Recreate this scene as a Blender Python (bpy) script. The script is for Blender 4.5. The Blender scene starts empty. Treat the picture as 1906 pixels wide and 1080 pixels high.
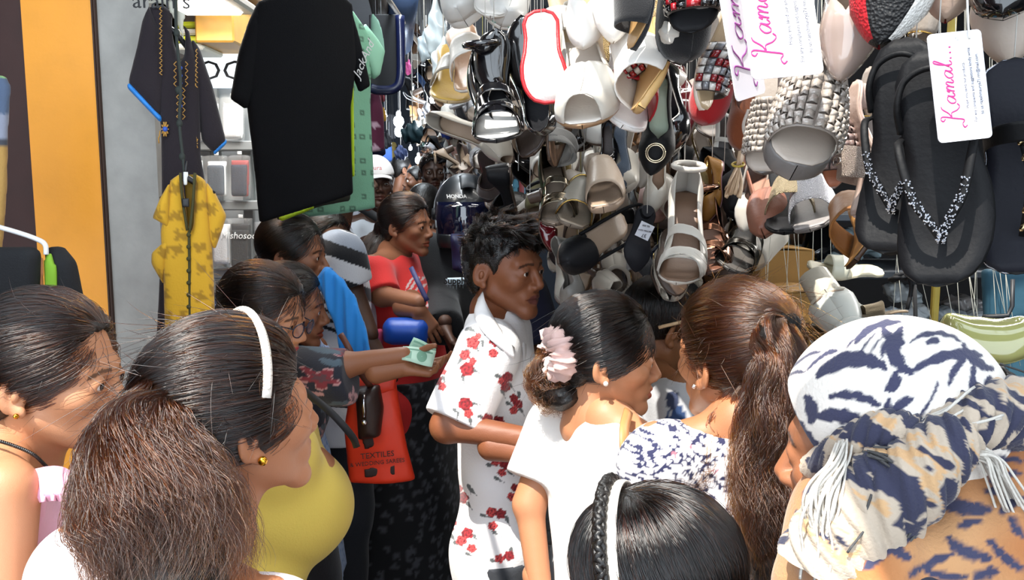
import bpy, math, random
import numpy as np
from mathutils import Vector, Matrix

# ---------------------------------------------------------------- camera, world, sun, exposure
C = bpy.context.scene.collection
scene = bpy.context.scene
FPX = 1600.0
CAM_Z = 1.75
PITCH = math.radians(7.1)
cam_d = bpy.data.cameras.new('camera'); cam = bpy.data.objects.new('camera', cam_d); C.objects.link(cam)
cam.location = (0, 0, CAM_Z); cam.rotation_euler = (math.pi/2-PITCH, 0, 0)
cam_d.sensor_width = 36; cam_d.lens = 36*FPX/1906; cam_d.clip_start = 0.05; cam_d.clip_end = 200
scene.camera = cam

world = bpy.data.worlds.new('sky'); scene.world = world; world.use_nodes = True
bgn = world.node_tree.nodes['Background']
bgn.inputs[0].default_value = (0.80, 0.90, 1.0, 1); bgn.inputs[1].default_value = 2.5
sun_d = bpy.data.lights.new('sun', 'SUN'); sun = bpy.data.objects.new('sun', sun_d); C.objects.link(sun)
sun_d.energy = 6.5; sun_d.angle = 0.009; sun_d.color = (1.0, 0.95, 0.87)
SUN_DIR = Vector((0.28, 0.42, -0.86)).normalized()
sun.rotation_euler = SUN_DIR.to_track_quat('-Z', 'Y').to_euler()
# added fill lights, unseen, that brighten the shaded stall, lane and faces
def lamp(name, loc, size, watts, colour=(1, .97, .92), rot=(0, 0, 0)):
    l = bpy.data.lights.new(name, 'AREA'); l.shape = 'RECTANGLE'; l.size, l.size_y = size; l.energy = watts; l.color = colour
    o = bpy.data.objects.new(name, l); C.objects.link(o); o.location = loc; o.rotation_euler = rot; return o
lamp('stall_tube', (1.0, 1.9, 2.93), (1.6, .12), 11)
lamp('stall_fill_b', (.7, 2.9, 2.93), (1.4, .12), 12)
lamp('face_fill', (1.50, 2.33, 2.10), (.9, .1), 13, (1, .97, .93), (math.radians(90), 0, math.radians(-69.6-180)))  # added fill for the faces turned towards the stall
lamp('lane_tube', (-.55, 3.0, 2.93), (.12, 1.2), 20, (.9, .96, 1.0))
lamp('lane_fill_b', (-.5, 4.6, 2.93), (.12, 1.2), 16, (.85, .94, 1.0))
lamp('lane_fill_c', (-.6, 7.0, 2.93), (.2, 1.6), 16, (.8, .92, 1.0))
vs = scene.view_settings
vs.view_transform = 'Standard'; vs.look = 'None'; vs.gamma = 1.0; vs.use_curve_mapping = False
vs.exposure = 0.5
scene.display_settings.display_device = 'sRGB'
scene.cycles.max_bounces = 6; scene.cycles.transparent_max_bounces = 12

# ---------------------------------------------------------------- small helpers
def P(px, py, d):
    """a point of the place: what stands at picture position (px, py), d metres deep"""
    x = (px-953)/FPX*d; v = (540-py)/FPX*d
    return np.array([x, d*math.cos(PITCH)+v*math.sin(PITCH), CAM_Z-d*math.sin(PITCH)+v*math.cos(PITCH)])

def proj(V):
    V = np.asarray(V); z = V[..., 2]-CAM_Z; y = V[..., 1]
    d = y*math.cos(PITCH)-z*math.sin(PITCH); v = y*math.sin(PITCH)+z*math.cos(PITCH)
    return 953+V[..., 0]/d*FPX, 540-v/d*FPX, d

def srgb(h, k=1.0):
    if isinstance(h, str):
        h = h.lstrip('#'); c = [int(h[i:i+2], 16)/255 for i in (0, 2, 4)]
        return tuple(k*(x/12.92 if x <= .04045 else ((x+.055)/1.055)**2.4) for x in c)
    return tuple(h[:3])

MATS = {}
def mat(name, col, rough=.6, metal=0., spec=.5, coat=0., bump=None, vary=0., vcol=False, emit=0., trans=0., alpha=1., sheen=0., sss=0., aniso=0.):
    """principled material; bump=(kind, scale, strength)"""
    if name in MATS: return MATS[name]
    m = bpy.data.materials.new(name); m.use_nodes = True; MATS[name] = m
    nt = m.node_tree; N = nt.nodes; L = nt.links; b = N['Principled BSDF']
    c = srgb(col); b.inputs['Base Color'].default_value = (*c, 1)
    b.inputs['Roughness'].default_value = rough; b.inputs['Metallic'].default_value = metal
    b.inputs['Specular IOR Level'].default_value = spec; b.inputs['Coat Weight'].default_value = coat
    b.inputs['Coat Roughness'].default_value = .05
    b.inputs['Transmission Weight'].default_value = trans; b.inputs['Alpha'].default_value = alpha
    b.inputs['Sheen Weight'].default_value = sheen
    if sss: b.inputs['Subsurface Weight'].default_value = sss; b.inputs['Subsurface Radius'].default_value = (.02, .008, .005); b.inputs['Subsurface Scale'].default_value = .3
    if emit: b.inputs['Emission Color'].default_value = (*c, 1); b.inputs['Emission Strength'].default_value = emit
    src = None
    if vcol:
        a = N.new('ShaderNodeAttribute'); a.attribute_name = 'Col'; src = a.outputs['Color']
    tc = N.new('ShaderNodeTexCoord')
    if vary:
        n = N.new('ShaderNodeTexNoise'); n.inputs['Scale'].default_value = 14; n.inputs['Detail'].default_value = 4
        L.new(tc.outputs['Object'], n.inputs['Vector'])
        r = N.new('ShaderNodeMapRange'); r.inputs[1].default_value = .3; r.inputs[2].default_value = .7; r.inputs[3].default_value = 1-vary; r.inputs[4].default_value = 1+vary
        L.new(n.outputs[0], r.inputs[0])
        mx = N.new('ShaderNodeMix'); mx.data_type = 'RGBA'; mx.blend_type = 'MULTIPLY'; mx.inputs[0].default_value = 1
        if src: L.new(src, mx.inputs[6])
        else: mx.inputs[6].default_value = (*c, 1)
        L.new(r.outputs[0], mx.inputs[7]); src = mx.outputs[2]
    if src: L.new(src, b.inputs['Base Color'])
    if bump:
        kind, sc, st = bump
        if kind == 'wave':
            n = N.new('ShaderNodeTexWave'); n.inputs['Distortion'].default_value = 4
        elif kind == 'voronoi': n = N.new('ShaderNodeTexVoronoi')
        else: n = N.new('ShaderNodeTexNoise'); n.inputs['Detail'].default_value = 5
        n.inputs['Scale'].default_value = sc; L.new(tc.outputs['Object'], n.inputs['Vector'])
        bp = N.new('ShaderNodeBump'); bp.inputs['Strength'].default_value = st; bp.inputs['Distance'].default_value = .004
        L.new(n.outputs[0], bp.inputs['Height']); L.new(bp.outputs[0], b.inputs['Normal'])
    return m

def mesh_np(name, V, F, mats=None, mi=None, col=None, smooth=True):
    """mesh from numpy: V (n,3), F (m,4) or (m,3) or list of lists"""
    me = bpy.data.meshes.new(name)
    V = np.asarray(V, np.float32)
    if isinstance(F, np.ndarray):
        k = F.shape[1]; m = len(F)
        me.vertices.add(len(V)); me.vertices.foreach_set('co', V.ravel())
        me.loops.add(m*k); me.loops.foreach_set('vertex_index', F.astype(np.int32).ravel())
        me.polygons.add(m); me.polygons.foreach_set('loop_start', np.arange(0, m*k, k, dtype=np.int32))
        me.update(calc_edges=True)
    else:
        me.from_pydata([tuple(v) for v in V], [], F)
    me.validate()
    if mats:
        for x in (mats if isinstance(mats, (list, tuple)) else [mats]): me.materials.append(x)
    if mi is not None: me.polygons.foreach_set('material_index', np.asarray(mi, np.int32))
    if col is not None:
        a = me.color_attributes.new('Col', 'FLOAT_COLOR', 'POINT')
        c = np.ones((len(V), 4), np.float32); c[:, :3] = col; a.data.foreach_set('color', c.ravel())
    if smooth and len(me.polygons): me.polygons.foreach_set('use_smooth', np.ones(len(me.polygons), bool))
    me.update()
    return me

def tag(o, label=None, cat=None, group=None, kind=None):
    if label: o['label'] = label
    if cat: o['category'] = cat
    if group: o['group'] = group
    if kind: o['kind'] = kind
    return o

def empty(name, loc=(0, 0, 0), rot=None):
    o = bpy.data.objects.new(name, None); C.objects.link(o); o.empty_display_size = .05
    o.location = loc
    if rot is not None: o.rotation_euler = rot
    return o

def obj(name, me, parent=None, loc=None, kind=None):
    o = bpy.data.objects.new(name, me); C.objects.link(o)
    if parent is not None: o.parent = parent
    if loc is not None: o.location = loc
    if kind: o['kind'] = kind
    return o

class MB:
    """collects simple shapes into one mesh"""
    def __init__(s): s.V = []; s.F = []; s.M = []; s.n = 0
    def add(s, V, F, m=0):
        V = np.asarray(V, float).reshape(-1, 3); s.V.append(V)
        for f in F: s.F.append([int(i)+s.n for i in f]); s.M.append(m)
        s.n += len(V); return s
    def box(s, c, size, R=None, m=0):
        h = np.array(size)/2; v = np.array([[x, y, z] for x in (-1, 1) for y in (-1, 1) for z in (-1, 1)])*h
        if R is not None: v = v@np.asarray(R).T
        return s.add(v+np.asarray(c), [(0, 1, 3, 2), (4, 6, 7, 5), (0, 4, 5, 1), (2, 3, 7, 6), (0, 2, 6, 4), (1, 5, 7, 3)], m)
    def bbox(s, c, size, bev=.004, R=None, m=0):
        """box with chamfered vertical and horizontal edges (rounded look)"""
        h = np.array(size)/2; b = min(bev, *(h*.9)); v = []; 
        for x in (-1, 1):
            for y in (-1, 1):
                for z in (-1, 1):
                    for k in range(3):
                        q = np.array([x, y, z])*(h-b); q[k] += (x, y, z)[k]*b; v.append(q)
        v = np.array(v)
        i = lambda x, y, z, k: ((x*2+y)*2+z)*3+k
        F = []
        for k, (a, b2) in enumerate(((1, 2), (0, 2), (0, 1))):
            for sgn in (0, 1):
                q = []
                for (u, w) in ((0, 0), (1, 0), (1, 1), (0, 1)):
                    t = [0, 0, 0]; t[k] = sgn; t[a] = u; t[b2] = w; q.append(i(*t, k))
                F.append(q)
        for a in range(3):
            o1, o2 = [k for k in range(3) if k != a]
            for u in (0, 1):
                for w in (0, 1):
                    t0 = [0, 0, 0]; t0[o1] = u; t0[o2] = w; t1 = list(t0); t1[a] = 1
                    F.append([i(*t0, o1), i(*t1, o1), i(*t1, o2), i(*t0, o2)])
        for x in (0, 1):
            for y in (0, 1):
                for z in (0, 1): F.append([i(x, y, z, k) for k in range(3)])
        if R is not None: v = v@np.asarray(R).T
        return s.add(v+np.asarray(c), F, m)
    def tube(s, pts, r, n=6, m=0, cap=True, closed=False, flat=None):
        """round (or, with flat=(normal, ratio), flattened) tube along pts; r scalar or list"""
        pts = np.asarray(pts, float); k = len(pts); r = np.broadcast_to(np.asarray(r, float), (k,))
        t = np.gradient(pts, axis=0)
        if closed: t = np.roll(pts, -1, 0)-np.roll(pts, 1, 0)
        t /= np.linalg.norm(t, axis=1)[:, None]+1e-9
        up = np.array([0, 0, 1.]) if abs(t[0][2]) < .9 else np.array([1., 0, 0])
        if flat is not None: up = np.asarray(flat[0], float)
        V = []; u = up
        for i in range(k):
            if flat is not None and np.ndim(flat[0]) > 1: u = np.asarray(flat[0][i], float)
            u = u-t[i]*np.dot(u, t[i]); u /= np.linalg.norm(u)+1e-9; w = np.cross(t[i], u)
            for j in range(n):
                a = 2*math.pi*(j+.5)/n
                V.append(pts[i]+r[i]*(math.cos(a)*w+math.sin(a)*u*(flat[1] if flat is not None else 1)))
        F = []
        for i in range(k if closed else k-1):
            i2 = (i+1) % k
            for j in range(n): F.append([i*n+j, i*n+(j+1) % n, i2*n+(j+1) % n, i2*n+j])
        if cap and not closed: F.append(list(range(n))[::-1]); F.append([(k-1)*n+j for j in range(n)])
        return s.add(V, F, m)
    def grid(s, G, m=0, cu=False, cv=False):
        """surface through a (nu, nv, 3) array of points"""
        G = np.asarray(G, float); a, b = G.shape[:2]; F = []
        for i in range(a if cu else a-1):
            for j in range(b if cv else b-1):
                F.append([i*b+j, ((i+1) % a)*b+j, ((i+1) % a)*b+(j+1) % b, i*b+(j+1) % b])
        return s.add(G.reshape(-1, 3), F, m)
    def lathe(s, prof, c=(0, 0, 0), n=16, R=None, m=0):
        G = np.array([[[r*math.cos(a), r*math.sin(a), z] for a in np.linspace(0, 2*math.pi, n, endpoint=False)] for r, z in prof])
        if R is not None: G = G@np.asarray(R).T
        return s.grid(G+np.asarray(c), m, cv=True)
    def ball(s, c, r, n=10, R=None, m=0):
        r = np.broadcast_to(r, (3,)); th = np.linspace(.02, math.pi-.02, n//2+2)
        G = np.array([[[r[0]*math.sin(t)*math.cos(a), r[1]*math.sin(t)*math.sin(a), r[2]*math.cos(t)] for a in np.linspace(0, 2*math.pi, n, endpoint=False)] for t in th])
        if R is not None: G = G@np.asarray(R).T
        return s.grid(G+np.asarray(c), m, cv=True)
    def mesh(s, name, mats, smooth=True):
        V = np.concatenate(s.V) if s.V else np.zeros((0, 3))
        return mesh_np(name, V, s.F, mats, s.M, smooth=smooth)
    def build(s, name, mats, parent=None, smooth=True, kind=None, off=None):
        if off is not None: s.V = [v-np.asarray(off) for v in s.V]
        return obj(name, s.mesh(name, mats, smooth), parent, kind=kind)

def solid(o, th, off=-1):
    m = o.modifiers.new('thickness', 'SOLIDIFY'); m.thickness = th; m.offset = off; return o
def subsurf(o, n=1):
    m = o.modifiers.new('smooth', 'SUBSURF'); m.levels = n; m.render_levels = n; return o

def rotz(a): c, s = math.cos(a), math.sin(a); return np.array([[c, -s, 0], [s, c, 0], [0, 0, 1.]])
def rotx(a): c, s = math.cos(a), math.sin(a); return np.array([[1., 0, 0], [0, c, -s], [0, s, c]])
def roty(a): c, s = math.cos(a), math.sin(a); return np.array([[c, 0, s], [0, 1., 0], [-s, 0, c]])
def yawm(deg): return rotz(-math.radians(deg))        # yaw 0 looks away from the street end, 90 looks right
def catmull(pts, n=8):
    p = np.asarray(pts, float); p = np.vstack([2*p[0]-p[1], p, 2*p[-1]-p[-2]]); out = []
    for i in range(1, len(p)-2):
        for t in np.linspace(0, 1, n, endpoint=False):
            a, b, c, d = p[i-1:i+3]
            out.append(.5*((2*b)+(-a+c)*t+(2*a-5*b+4*c-d)*t*t+(-a+3*b-3*c+d)*t**3))
    out.append(p[-2]); return np.array(out)

# ---------------------------------------------------------------- distance-field modelling of bodies, clothes and hair
class Field:
    def __init__(s, lo, hi, h):
        s.lo = np.asarray(lo, float); s.h = h
        s.n = np.maximum(np.ceil((np.asarray(hi)-s.lo)/h).astype(int)+1, 4)
        s.f = np.full(s.n, 1.0, np.float32)
        s.ax = [(s.lo[i]+h*np.arange(s.n[i])).astype(np.float32) for i in range(3)]
    def reg(s, lo, hi):
        a = np.clip(np.floor((np.asarray(lo)-s.lo)/s.h).astype(int), 0, s.n); b = np.clip(np.ceil((np.asarray(hi)-s.lo)/s.h).astype(int)+1, 0, s.n)
        if (b <= a).any(): return None
        sl = tuple(slice(x, y) for x, y in zip(a, b))
        return sl, s.ax[0][sl[0]][:, None, None], s.ax[1][sl[1]][None, :, None], s.ax[2][sl[2]][None, None, :]
    def put(s, r, d, k, mode):
        g = s.f[r]
        if mode == 'add':
            if k > 0:
                h = np.maximum(k-np.abs(g-d), 0)/k; s.f[r] = np.minimum(g, d)-h*h*k*.25
            else: s.f[r] = np.minimum(g, d)
        else:
            d = -d
            if k > 0:
                h = np.maximum(k-np.abs(g-d), 0)/k; s.f[r] = np.maximum(g, d)+h*h*k*.25
            else: s.f[r] = np.maximum(g, d)
    def cone(s, a, b, ra, rb=None, k=.01, mode='add', sq=None):
        a = np.asarray(a, float); b = np.asarray(b, float); rb = ra if rb is None else rb
        pad = max(ra, rb)+k+2*s.h+.02; q = s.reg(np.minimum(a, b)-pad, np.maximum(a, b)+pad)
        if q is None: return s
        r, X, Y, Z = q; d = b-a; L = max(d@d, 1e-12)
        t = np.clip(((X-a[0])*d[0]+(Y-a[1])*d[1]+(Z-a[2])*d[2])/L, 0, 1)
        D = np.sqrt((X-a[0]-t*d[0])**2+(Y-a[1]-t*d[1])**2+(Z-a[2]-t*d[2])**2)-(ra+(rb-ra)*t)
        s.put(r, D, k, mode); return s
    def ell(s, c, rad, R=None, k=.01, mode='add'):
        c = np.asarray(c, float); rad = np.asarray(rad, float); pad = rad.max()+k+2*s.h+.02; q = s.reg(c-pad, c+pad)
        if q is None: return s
        r, X, Y, Z = q; X = X-c[0]; Y = Y-c[1]; Z = Z-c[2]
        if R is not None:
            R = np.asarray(R); X, Y, Z = (R[0, i]*X+R[1, i]*Y+R[2, i]*Z for i in range(3))
        k0 = np.sqrt((X/rad[0])**2+(Y/rad[1])**2+(Z/rad[2])**2); k1 = np.sqrt((X/rad[0]**2)**2+(Y/rad[1]**2)**2+(Z/rad[2]**2)**2)+1e-9
        s.put(r, k0*(k0-1)/k1, k, mode); return s
    def pts(s):
        return np.stack(np.meshgrid(*s.ax, indexing='ij'), -1)
    def cut(s, g):                       # keep where g<0
        s.f = np.maximum(s.f, g.astype(np.float32)); return s
    def nets(s):
        f = s.f.copy(); f[0] = f[-1] = 1; f[:, 0] = f[:, -1] = 1; f[:, :, 0] = f[:, :, -1] = 1
        ins = f < 0; n = np.array(f.shape)-1
        cs = np.zeros(n, np.int8); sl = lambda d, m: tuple(slice(d[i], d[i]+m[i]) for i in range(3))
        cor = [(i, j, k) for i in (0, 1) for j in (0, 1) for k in (0, 1)]
        for d in cor: cs += ins[sl(d, n)]
        act = (cs > 0) & (cs < 8); I = np.argwhere(act)
        if len(I) == 0: return np.zeros((0, 3)), np.zeros((0, 4), int)
        acc = np.zeros((len(I), 3)); cnt = np.zeros(len(I))
        val = {d: f[I[:, 0]+d[0], I[:, 1]+d[1], I[:, 2]+d[2]] for d in cor}
        for d in cor:
            for ax in range(3):
                if d[ax]: continue
                e = list(d); e[ax] = 1; a = val[d]; b = val[tuple(e)]; m = (a < 0) != (b < 0)
                t = np.where(m, a/np.where(m, a-b, 1), 0)
                p = np.array(d, float)[None].repeat(len(I), 0); p[:, ax] += t
                acc += p*m[:, None]; cnt += m
        V = s.lo+(I+acc/cnt[:, None])*s.h
        ids = np.full(n, -1, np.int32); ids[act] = np.arange(len(I)); Q = []
        for ax in range(3):
            o = [i for i in range(3) if i != ax]
            a = [slice(1, n[i]) for i in range(3)]; a[ax] = slice(0, n[ax]); b = list(a); b[ax] = slice(1, n[ax]+1)
            A = ins[tuple(a)]; B = ins[tuple(b)]; E = np.argwhere(A != B)
            flip = A[tuple(E.T)]; E = E.copy(); E[:, o[0]] += 1; E[:, o[1]] += 1
            def cell(u, w):
                c = E.copy(); c[:, o[0]] -= u; c[:, o[1]] -= w; return ids[tuple(c.T)]
            q = np.stack([cell(1, 1), cell(0, 1), cell(0, 0), cell(1, 0)], 1)
            if ax == 1: flip = ~flip
            q[~flip] = q[~flip][:, ::-1]; Q.append(q)
        Q = np.concatenate(Q); return V, Q[(Q >= 0).all(1)]
# ---------------------------------------------------------------- people
UP = np.array([0, 0, 1.])
def hairmat(name, mel=.9, red=.35, rough=.28, tint=None):
    if name in MATS: return MATS[name]
    m = bpy.data.materials.new(name); m.use_nodes = True; MATS[name] = m; N = m.node_tree.nodes; N.clear()
    o = N.new('ShaderNodeOutputMaterial'); h = N.new('ShaderNodeBsdfHairPrincipled'); h.model = 'CHIANG'; h.parametrization = 'MELANIN'
    h.inputs['Melanin'].default_value = mel; h.inputs['Melanin Redness'].default_value = red
    h.inputs['Roughness'].default_value = rough*.8; h.inputs['IOR'].default_value = 1.7; h.inputs['Radial Roughness'].default_value = .35
    h.inputs['Random Color'].default_value = .25; h.inputs['Random Roughness'].default_value = .2
    if tint: h.inputs['Tint'].default_value = (*tint, 1)
    m.node_tree.links.new(h.outputs[0], o.inputs[0]); return m

def strands(name, P3, rad, m, parent, base):
    """P3 (n, k, 3) world points -> one hair-curves object"""
    n, k = P3.shape[:2]
    hc = bpy.data.hair_curves.new(name); hc.add_curves([k]*n)
    hc.attributes['position'].data.foreach_set('vector', (P3-base).astype(np.float32).ravel())
    a = hc.attributes.get('radius') or hc.attributes.new('radius', 'FLOAT', 'POINT')
    t = np.linspace(0, 1, k); r = rad*np.clip(1.25-1.0*t**3, .2, 1)
    a.data.foreach_set('value', np.tile(r, n).astype(np.float32))
    hc.materials.append(m)
    return obj(name, hc, parent, kind='stuff')

def head_prims(F, T, s, female=True, res_fine=True, nkr=1.):
    """T(q): head-frame point -> world; R its rotation"""
    R = T.R; c = lambda a, b, ra, rb, k, mode='add': F.cone(T(a), T(b), ra*s, rb*s, k*s, mode)
    e = lambda q, rad, k, mode='add', Q=None: F.ell(T(q), np.array(rad)*s, R if Q is None else R@Q, k*s, mode)
    jx = .046 if female else .050
    e((0, -.012, .036), (.073, .091, .080), .0)
    e((0, .020, -.022), (.056, .066, .078), .03)
    for x in (-1, 1):
        c((x*jx, .006, -.052), (x*.014, .072, -.093), .014, .011, .03)      # jaw
        e((x*.041, .058, -.018), (.020, .024, .020), .025)                  # cheek
        c((x*.014, .080, .021), (x*.043, .068, .022), .009, .009, .02)      # brow ridge
    jw = .013 if female else .0155
    c((-.006, .079, -.0945), (.006, .079, -.0945), jw*.95, jw*.95, .022)              # chin
    for x in (-1, 1):
        e((x*.032, .094, .001), (.018, .012, .012), .014, 'sub')             # orbit
    c((0, .084, .012), (0, .105, -.026), .0062, .0100, .012)                # nose
    for x in (-1, 1): e((x*.0115, .096, -.0325), (.0075, .011, .0070), .007)
    e((0, .062, -.046), (.028, .027, .024), .02)
    c((-.018, .077, -.060), (.018, .077, -.060), .0115, .0115, .02)           # mouth mound
    c((-.021, .0835, -.0605), (-.004, .0945, -.0550), .0032, .0055, .006); c((.021, .0835, -.0605), (.004, .0945, -.0550), .0032, .0055, .006)
    c((-.018, .083, -.0655), (0, .0925, -.0690), .0040, .0066, .006); c((.018, .083, -.0655), (0, .0925, -.0690), .0040, .0066, .006)
    if res_fine:
        for x in (-1, 1):
            c((x*.025, .0865, -.0628), (0, .1003, -.0618), .0016, .0019, .003, 'sub')
            e((x*.032, .0770, .002), (.0158, .0142, .0140), .006)            # lid ball
            e((x*.032, .0930, .0005), (.0138, .010, .0058), .002, 'sub', rotz(-x*.25)@roty(x*.12))   # opening
            e((x*.006, .1025, -.0405), (.0028, .0048, .0028), .002, 'sub')     # nostril
    for x in (-1, 1):                                                       # ears
        Q = rotz(x*.45)@rotx(-.2)
        e((x*.075, -.014, -.008), (.007, .019, .031), .006, Q=Q)
        e((x*.081, -.010, -.005), (.005, .011, .019), .004, 'sub', Q=Q)
        e((x*.076, -.005, -.034), (.006, .009, .009), .006)                 # lobe
        if res_fine: e((x*.079, -.009, -.010), (.0045, .0055, .010), .003, Q=Q)
    c((0, -.020, -.06), (0, -.032, -.15), (.044 if female else .051)*nkr, (.044 if female else .051)*nkr, .025)

def relax(V, Q, n=2, lam=.5):
    V = V.copy(); E = np.concatenate([Q[:, [i, (i+1) % 4]] for i in range(4)]); cnt = np.bincount(E[:, 0], minlength=len(V))+np.bincount(E[:, 1], minlength=len(V))
    for _ in range(n):
        acc = np.stack([np.bincount(E[:, 0], V[E[:, 1], i], len(V))+np.bincount(E[:, 1], V[E[:, 0], i], len(V)) for i in range(3)], 1)
        V += lam*(acc/np.maximum(cnt, 1)[:, None]-V)
    return V

class HeadT:
    def __init__(s, o, R, k): s.o = np.asarray(o, float); s.R = R; s.k = k
    def __call__(s, q): return s.o+s.R@(np.asarray(q, float)*s.k)
    def inv(s, W): return ((np.asarray(W)-s.o)@s.R)/s.k

HAIRC = np.array([0, -.012, .036]); HAIRR = np.array([.073, .091, .080])
def hl(z): return np.interp(z, [-.1, -.04, -.022, -.012, .006, .03, .05, .072, .088, .12], [-.035, -.024, -.004, .012, .024, .036, .055, .071, .09, .11])
def zl(y): return np.interp(y, [-.13, -.06, -.025, .0, .02], [-.072, -.070, -.032, -.012, -.02])
def hair_cap(T, s, thick=.010, h=.004, nape=0., extra=None, front=0., noise=0.):
    F = Field(T.o-.165*s-thick, T.o+.175*s+thick, h)
    F.ell(T(HAIRC), (HAIRR+thick)*s, T.R, 0)
    F.ell(T((0, -.055, -.02)), np.array((.056, .044, .056))*s, T.R, .03*s)
    q = T.inv(F.pts())
    g1 = (q[..., 1]-hl(q[..., 2])-front)*.8*s; g2 = -(q[..., 2]-zl(q[..., 1])-nape)*.8*s
    if noise:
        w = noise*np.sin(q[..., 0]*210+3*np.sin(q[..., 1]*60))*np.sin(q[..., 2]*150+2); F.f += (w*s).astype(np.float32)
    F.cut(np.maximum(g1, g2)+.003*s*np.sin(q[..., 0]*260+q[..., 2]*130))
    # leave the ears free
    for x in (-1, 1): F.ell(T((x*.082, -.002, -.012)), np.array((.03, .022, .032))*s, T.R, .004, 'sub')
    if extra: extra(F)
    return F

def swept_back(T, s, V, tie, n, k=16, lift=.0135, rng=None, jit=.0025, frm=0.0):
    """strands that lie on the skull and run from random cap points to the tie"""
    rng = rng or np.random.default_rng(3)
    q = T.inv(V[rng.integers(0, len(V), n)]); tq = np.asarray(tie, float)
    u0 = q-HAIRC; u0 /= np.linalg.norm(u0, axis=1)[:, None]; u1 = tq-HAIRC; u1 = u1/np.linalg.norm(u1)
    u1 = u1+rng.normal(0, .05, (n, 3)); u1 /= np.linalg.norm(u1, axis=1)[:, None]
    om = np.arccos(np.clip((u0*u1).sum(1), -1, .999)); t = np.linspace(frm, 1, k)
    sl = (np.sin((1-t)[None]*om[:, None])[..., None]*u0[:, None]+np.sin(t[None]*om[:, None])[..., None]*u1[:, None])/np.sin(om)[:, None, None]
    sl /= np.linalg.norm(sl, axis=2)[..., None]
    r = 1/np.linalg.norm(sl/HAIRR, axis=2)
    r0 = np.linalg.norm(q-HAIRC, axis=1)[:, None]
    base = r+lift+np.maximum(r0-(r[:, :1]+lift)+.003, 0)*(1-t[None])**1.5+rng.normal(0, 1, (n, 1))*jit
    r = np.where(t[None] < .15, r0+(base-r0)*t[None]/.15, base)
    wv = rng.normal(0, .0012, (n, 1, 3))*np.sin(t[None, :, None]*rng.uniform(3, 9, (n, 1, 1)))
    L = HAIRC+sl*r[..., None]+wv
    return T.o+(L*s)@T.R.T

def tail_strands(path, rad, n, k=None, rng=None, wave=.004, frizz=.0, freq=14., fan=1.0):
    """strands along a path (list of world points) with radius profile"""
    rng = rng or np.random.default_rng(5); path = catmull(path, 8); K = len(path); rad = np.interp(np.linspace(0, 1, K), np.linspace(0, 1, len(rad)), rad)
    t = np.gradient(path, axis=0); t /= np.linalg.norm(t, axis=1)[:, None]
    a = np.cross(t, [.3, 1, .1]); a /= np.linalg.norm(a, axis=1)[:, None]; b = np.cross(t, a)
    ang = rng.uniform(0, 2*math.pi, n); rr = np.sqrt(rng.uniform(.05, 1, n))
    s = np.linspace(0, 1, K); ph = rng.uniform(0, 6.28, (n, 2)); cl = np.floor(ang*3)+np.floor(rr*3)*20      # clumps share a wave
    phc = np.stack([np.sin(cl*12.9)*6, np.cos(cl*7.3)*6], 1)
    drift = rng.normal(0, .35, (n, 1))*s[None]
    ca = np.cos(ang[:, None]+drift)*rr[:, None]*rad[None]; sa = np.sin(ang[:, None]+drift)*rr[:, None]*rad[None]
    wa = wave*np.sin(s[None]*freq+phc[:, :1])*np.minimum(1, s*4)+frizz*np.sin(s[None]*freq*2.3+ph[:, :1])*s
    wb = wave*np.cos(s[None]*freq*.9+phc[:, 1:])*np.minimum(1, s*4)+frizz*np.cos(s[None]*freq*1.9+ph[:, 1:])*s
    Pp = path[None]+(ca+wa)[..., None]*a[None]+(sa+wb)[..., None]*b[None]
    # individual lengths
    ln = rng.uniform(.7, 1.0, n)
    idx = ln[:, None]*(K-1)*np.linspace(0, 1, K)[None]; i0 = np.clip(idx.astype(int), 0, K-2); fr = (idx-i0)[..., None]
    r_ = np.arange(n)[:, None]
    return Pp[r_, i0]*(1-fr)+Pp[r_, i0+1]*fr

def hand_prims(F, w, d, nrm, s=1., curl=.5, side=1, thumb=.6, spread=.08, kk=None):
    """wrist w, direction d along the hand, palm normal nrm (out of the palm); curl radians per joint"""
    d = np.asarray(d, float); d /= np.linalg.norm(d); nrm = np.asarray(nrm, float); nrm = nrm-d*(nrm@d); nrm /= np.linalg.norm(nrm); lat = np.cross(d, nrm)*side
    curls = kk or [curl]*4
    tips = []
    for i, (off, L, r) in enumerate(((.028, .070, .0085), (.010, .078, .0088), (-.009, .072, .0085), (-.026, .056, .0075))):
        kn = w+d*(.082-.004*abs(i-1))*s+lat*off*s
        F.cone(w+d*.012*s+lat*off*.55*s, kn, .0135*s, .0105*s, .012*s)
        a = 0; p = kn; dd = d+lat*spread*(1.2-i*.8)
        dd /= np.linalg.norm(dd)
        for j, fr in enumerate((.45, .31, .24)):
            a += curls[i]*(1, .9, .6)[j]; v = dd*math.cos(a)+nrm*math.sin(a); q = p+v*L*fr*s
            F.cone(p, q, r*(1-.1*j)*s, r*(.9-.1*j)*s, .003*s); p = q
        tips.append(p)
    tb = w+d*.022*s+lat*.022*s+nrm*.006*s; td = d*.75+lat*.75*(1-thumb*.5)+nrm*thumb; td /= np.linalg.norm(td)
    m = tb+td*.038*s; t2 = td*.8+d*.5-lat*.25*thumb; t2 /= np.linalg.norm(t2)
    F.cone(tb, m, .0135*s, .011*s, .012*s); m2 = m+t2*.030*s; F.cone(m, m2, .010*s, .0095*s, .003*s); t3 = t2-lat*.3*thumb; t3 /= np.linalg.norm(t3); F.cone(m2, m2+t3*.024*s, .0092*s, .0075*s, .003*s)
    return tips

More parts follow.
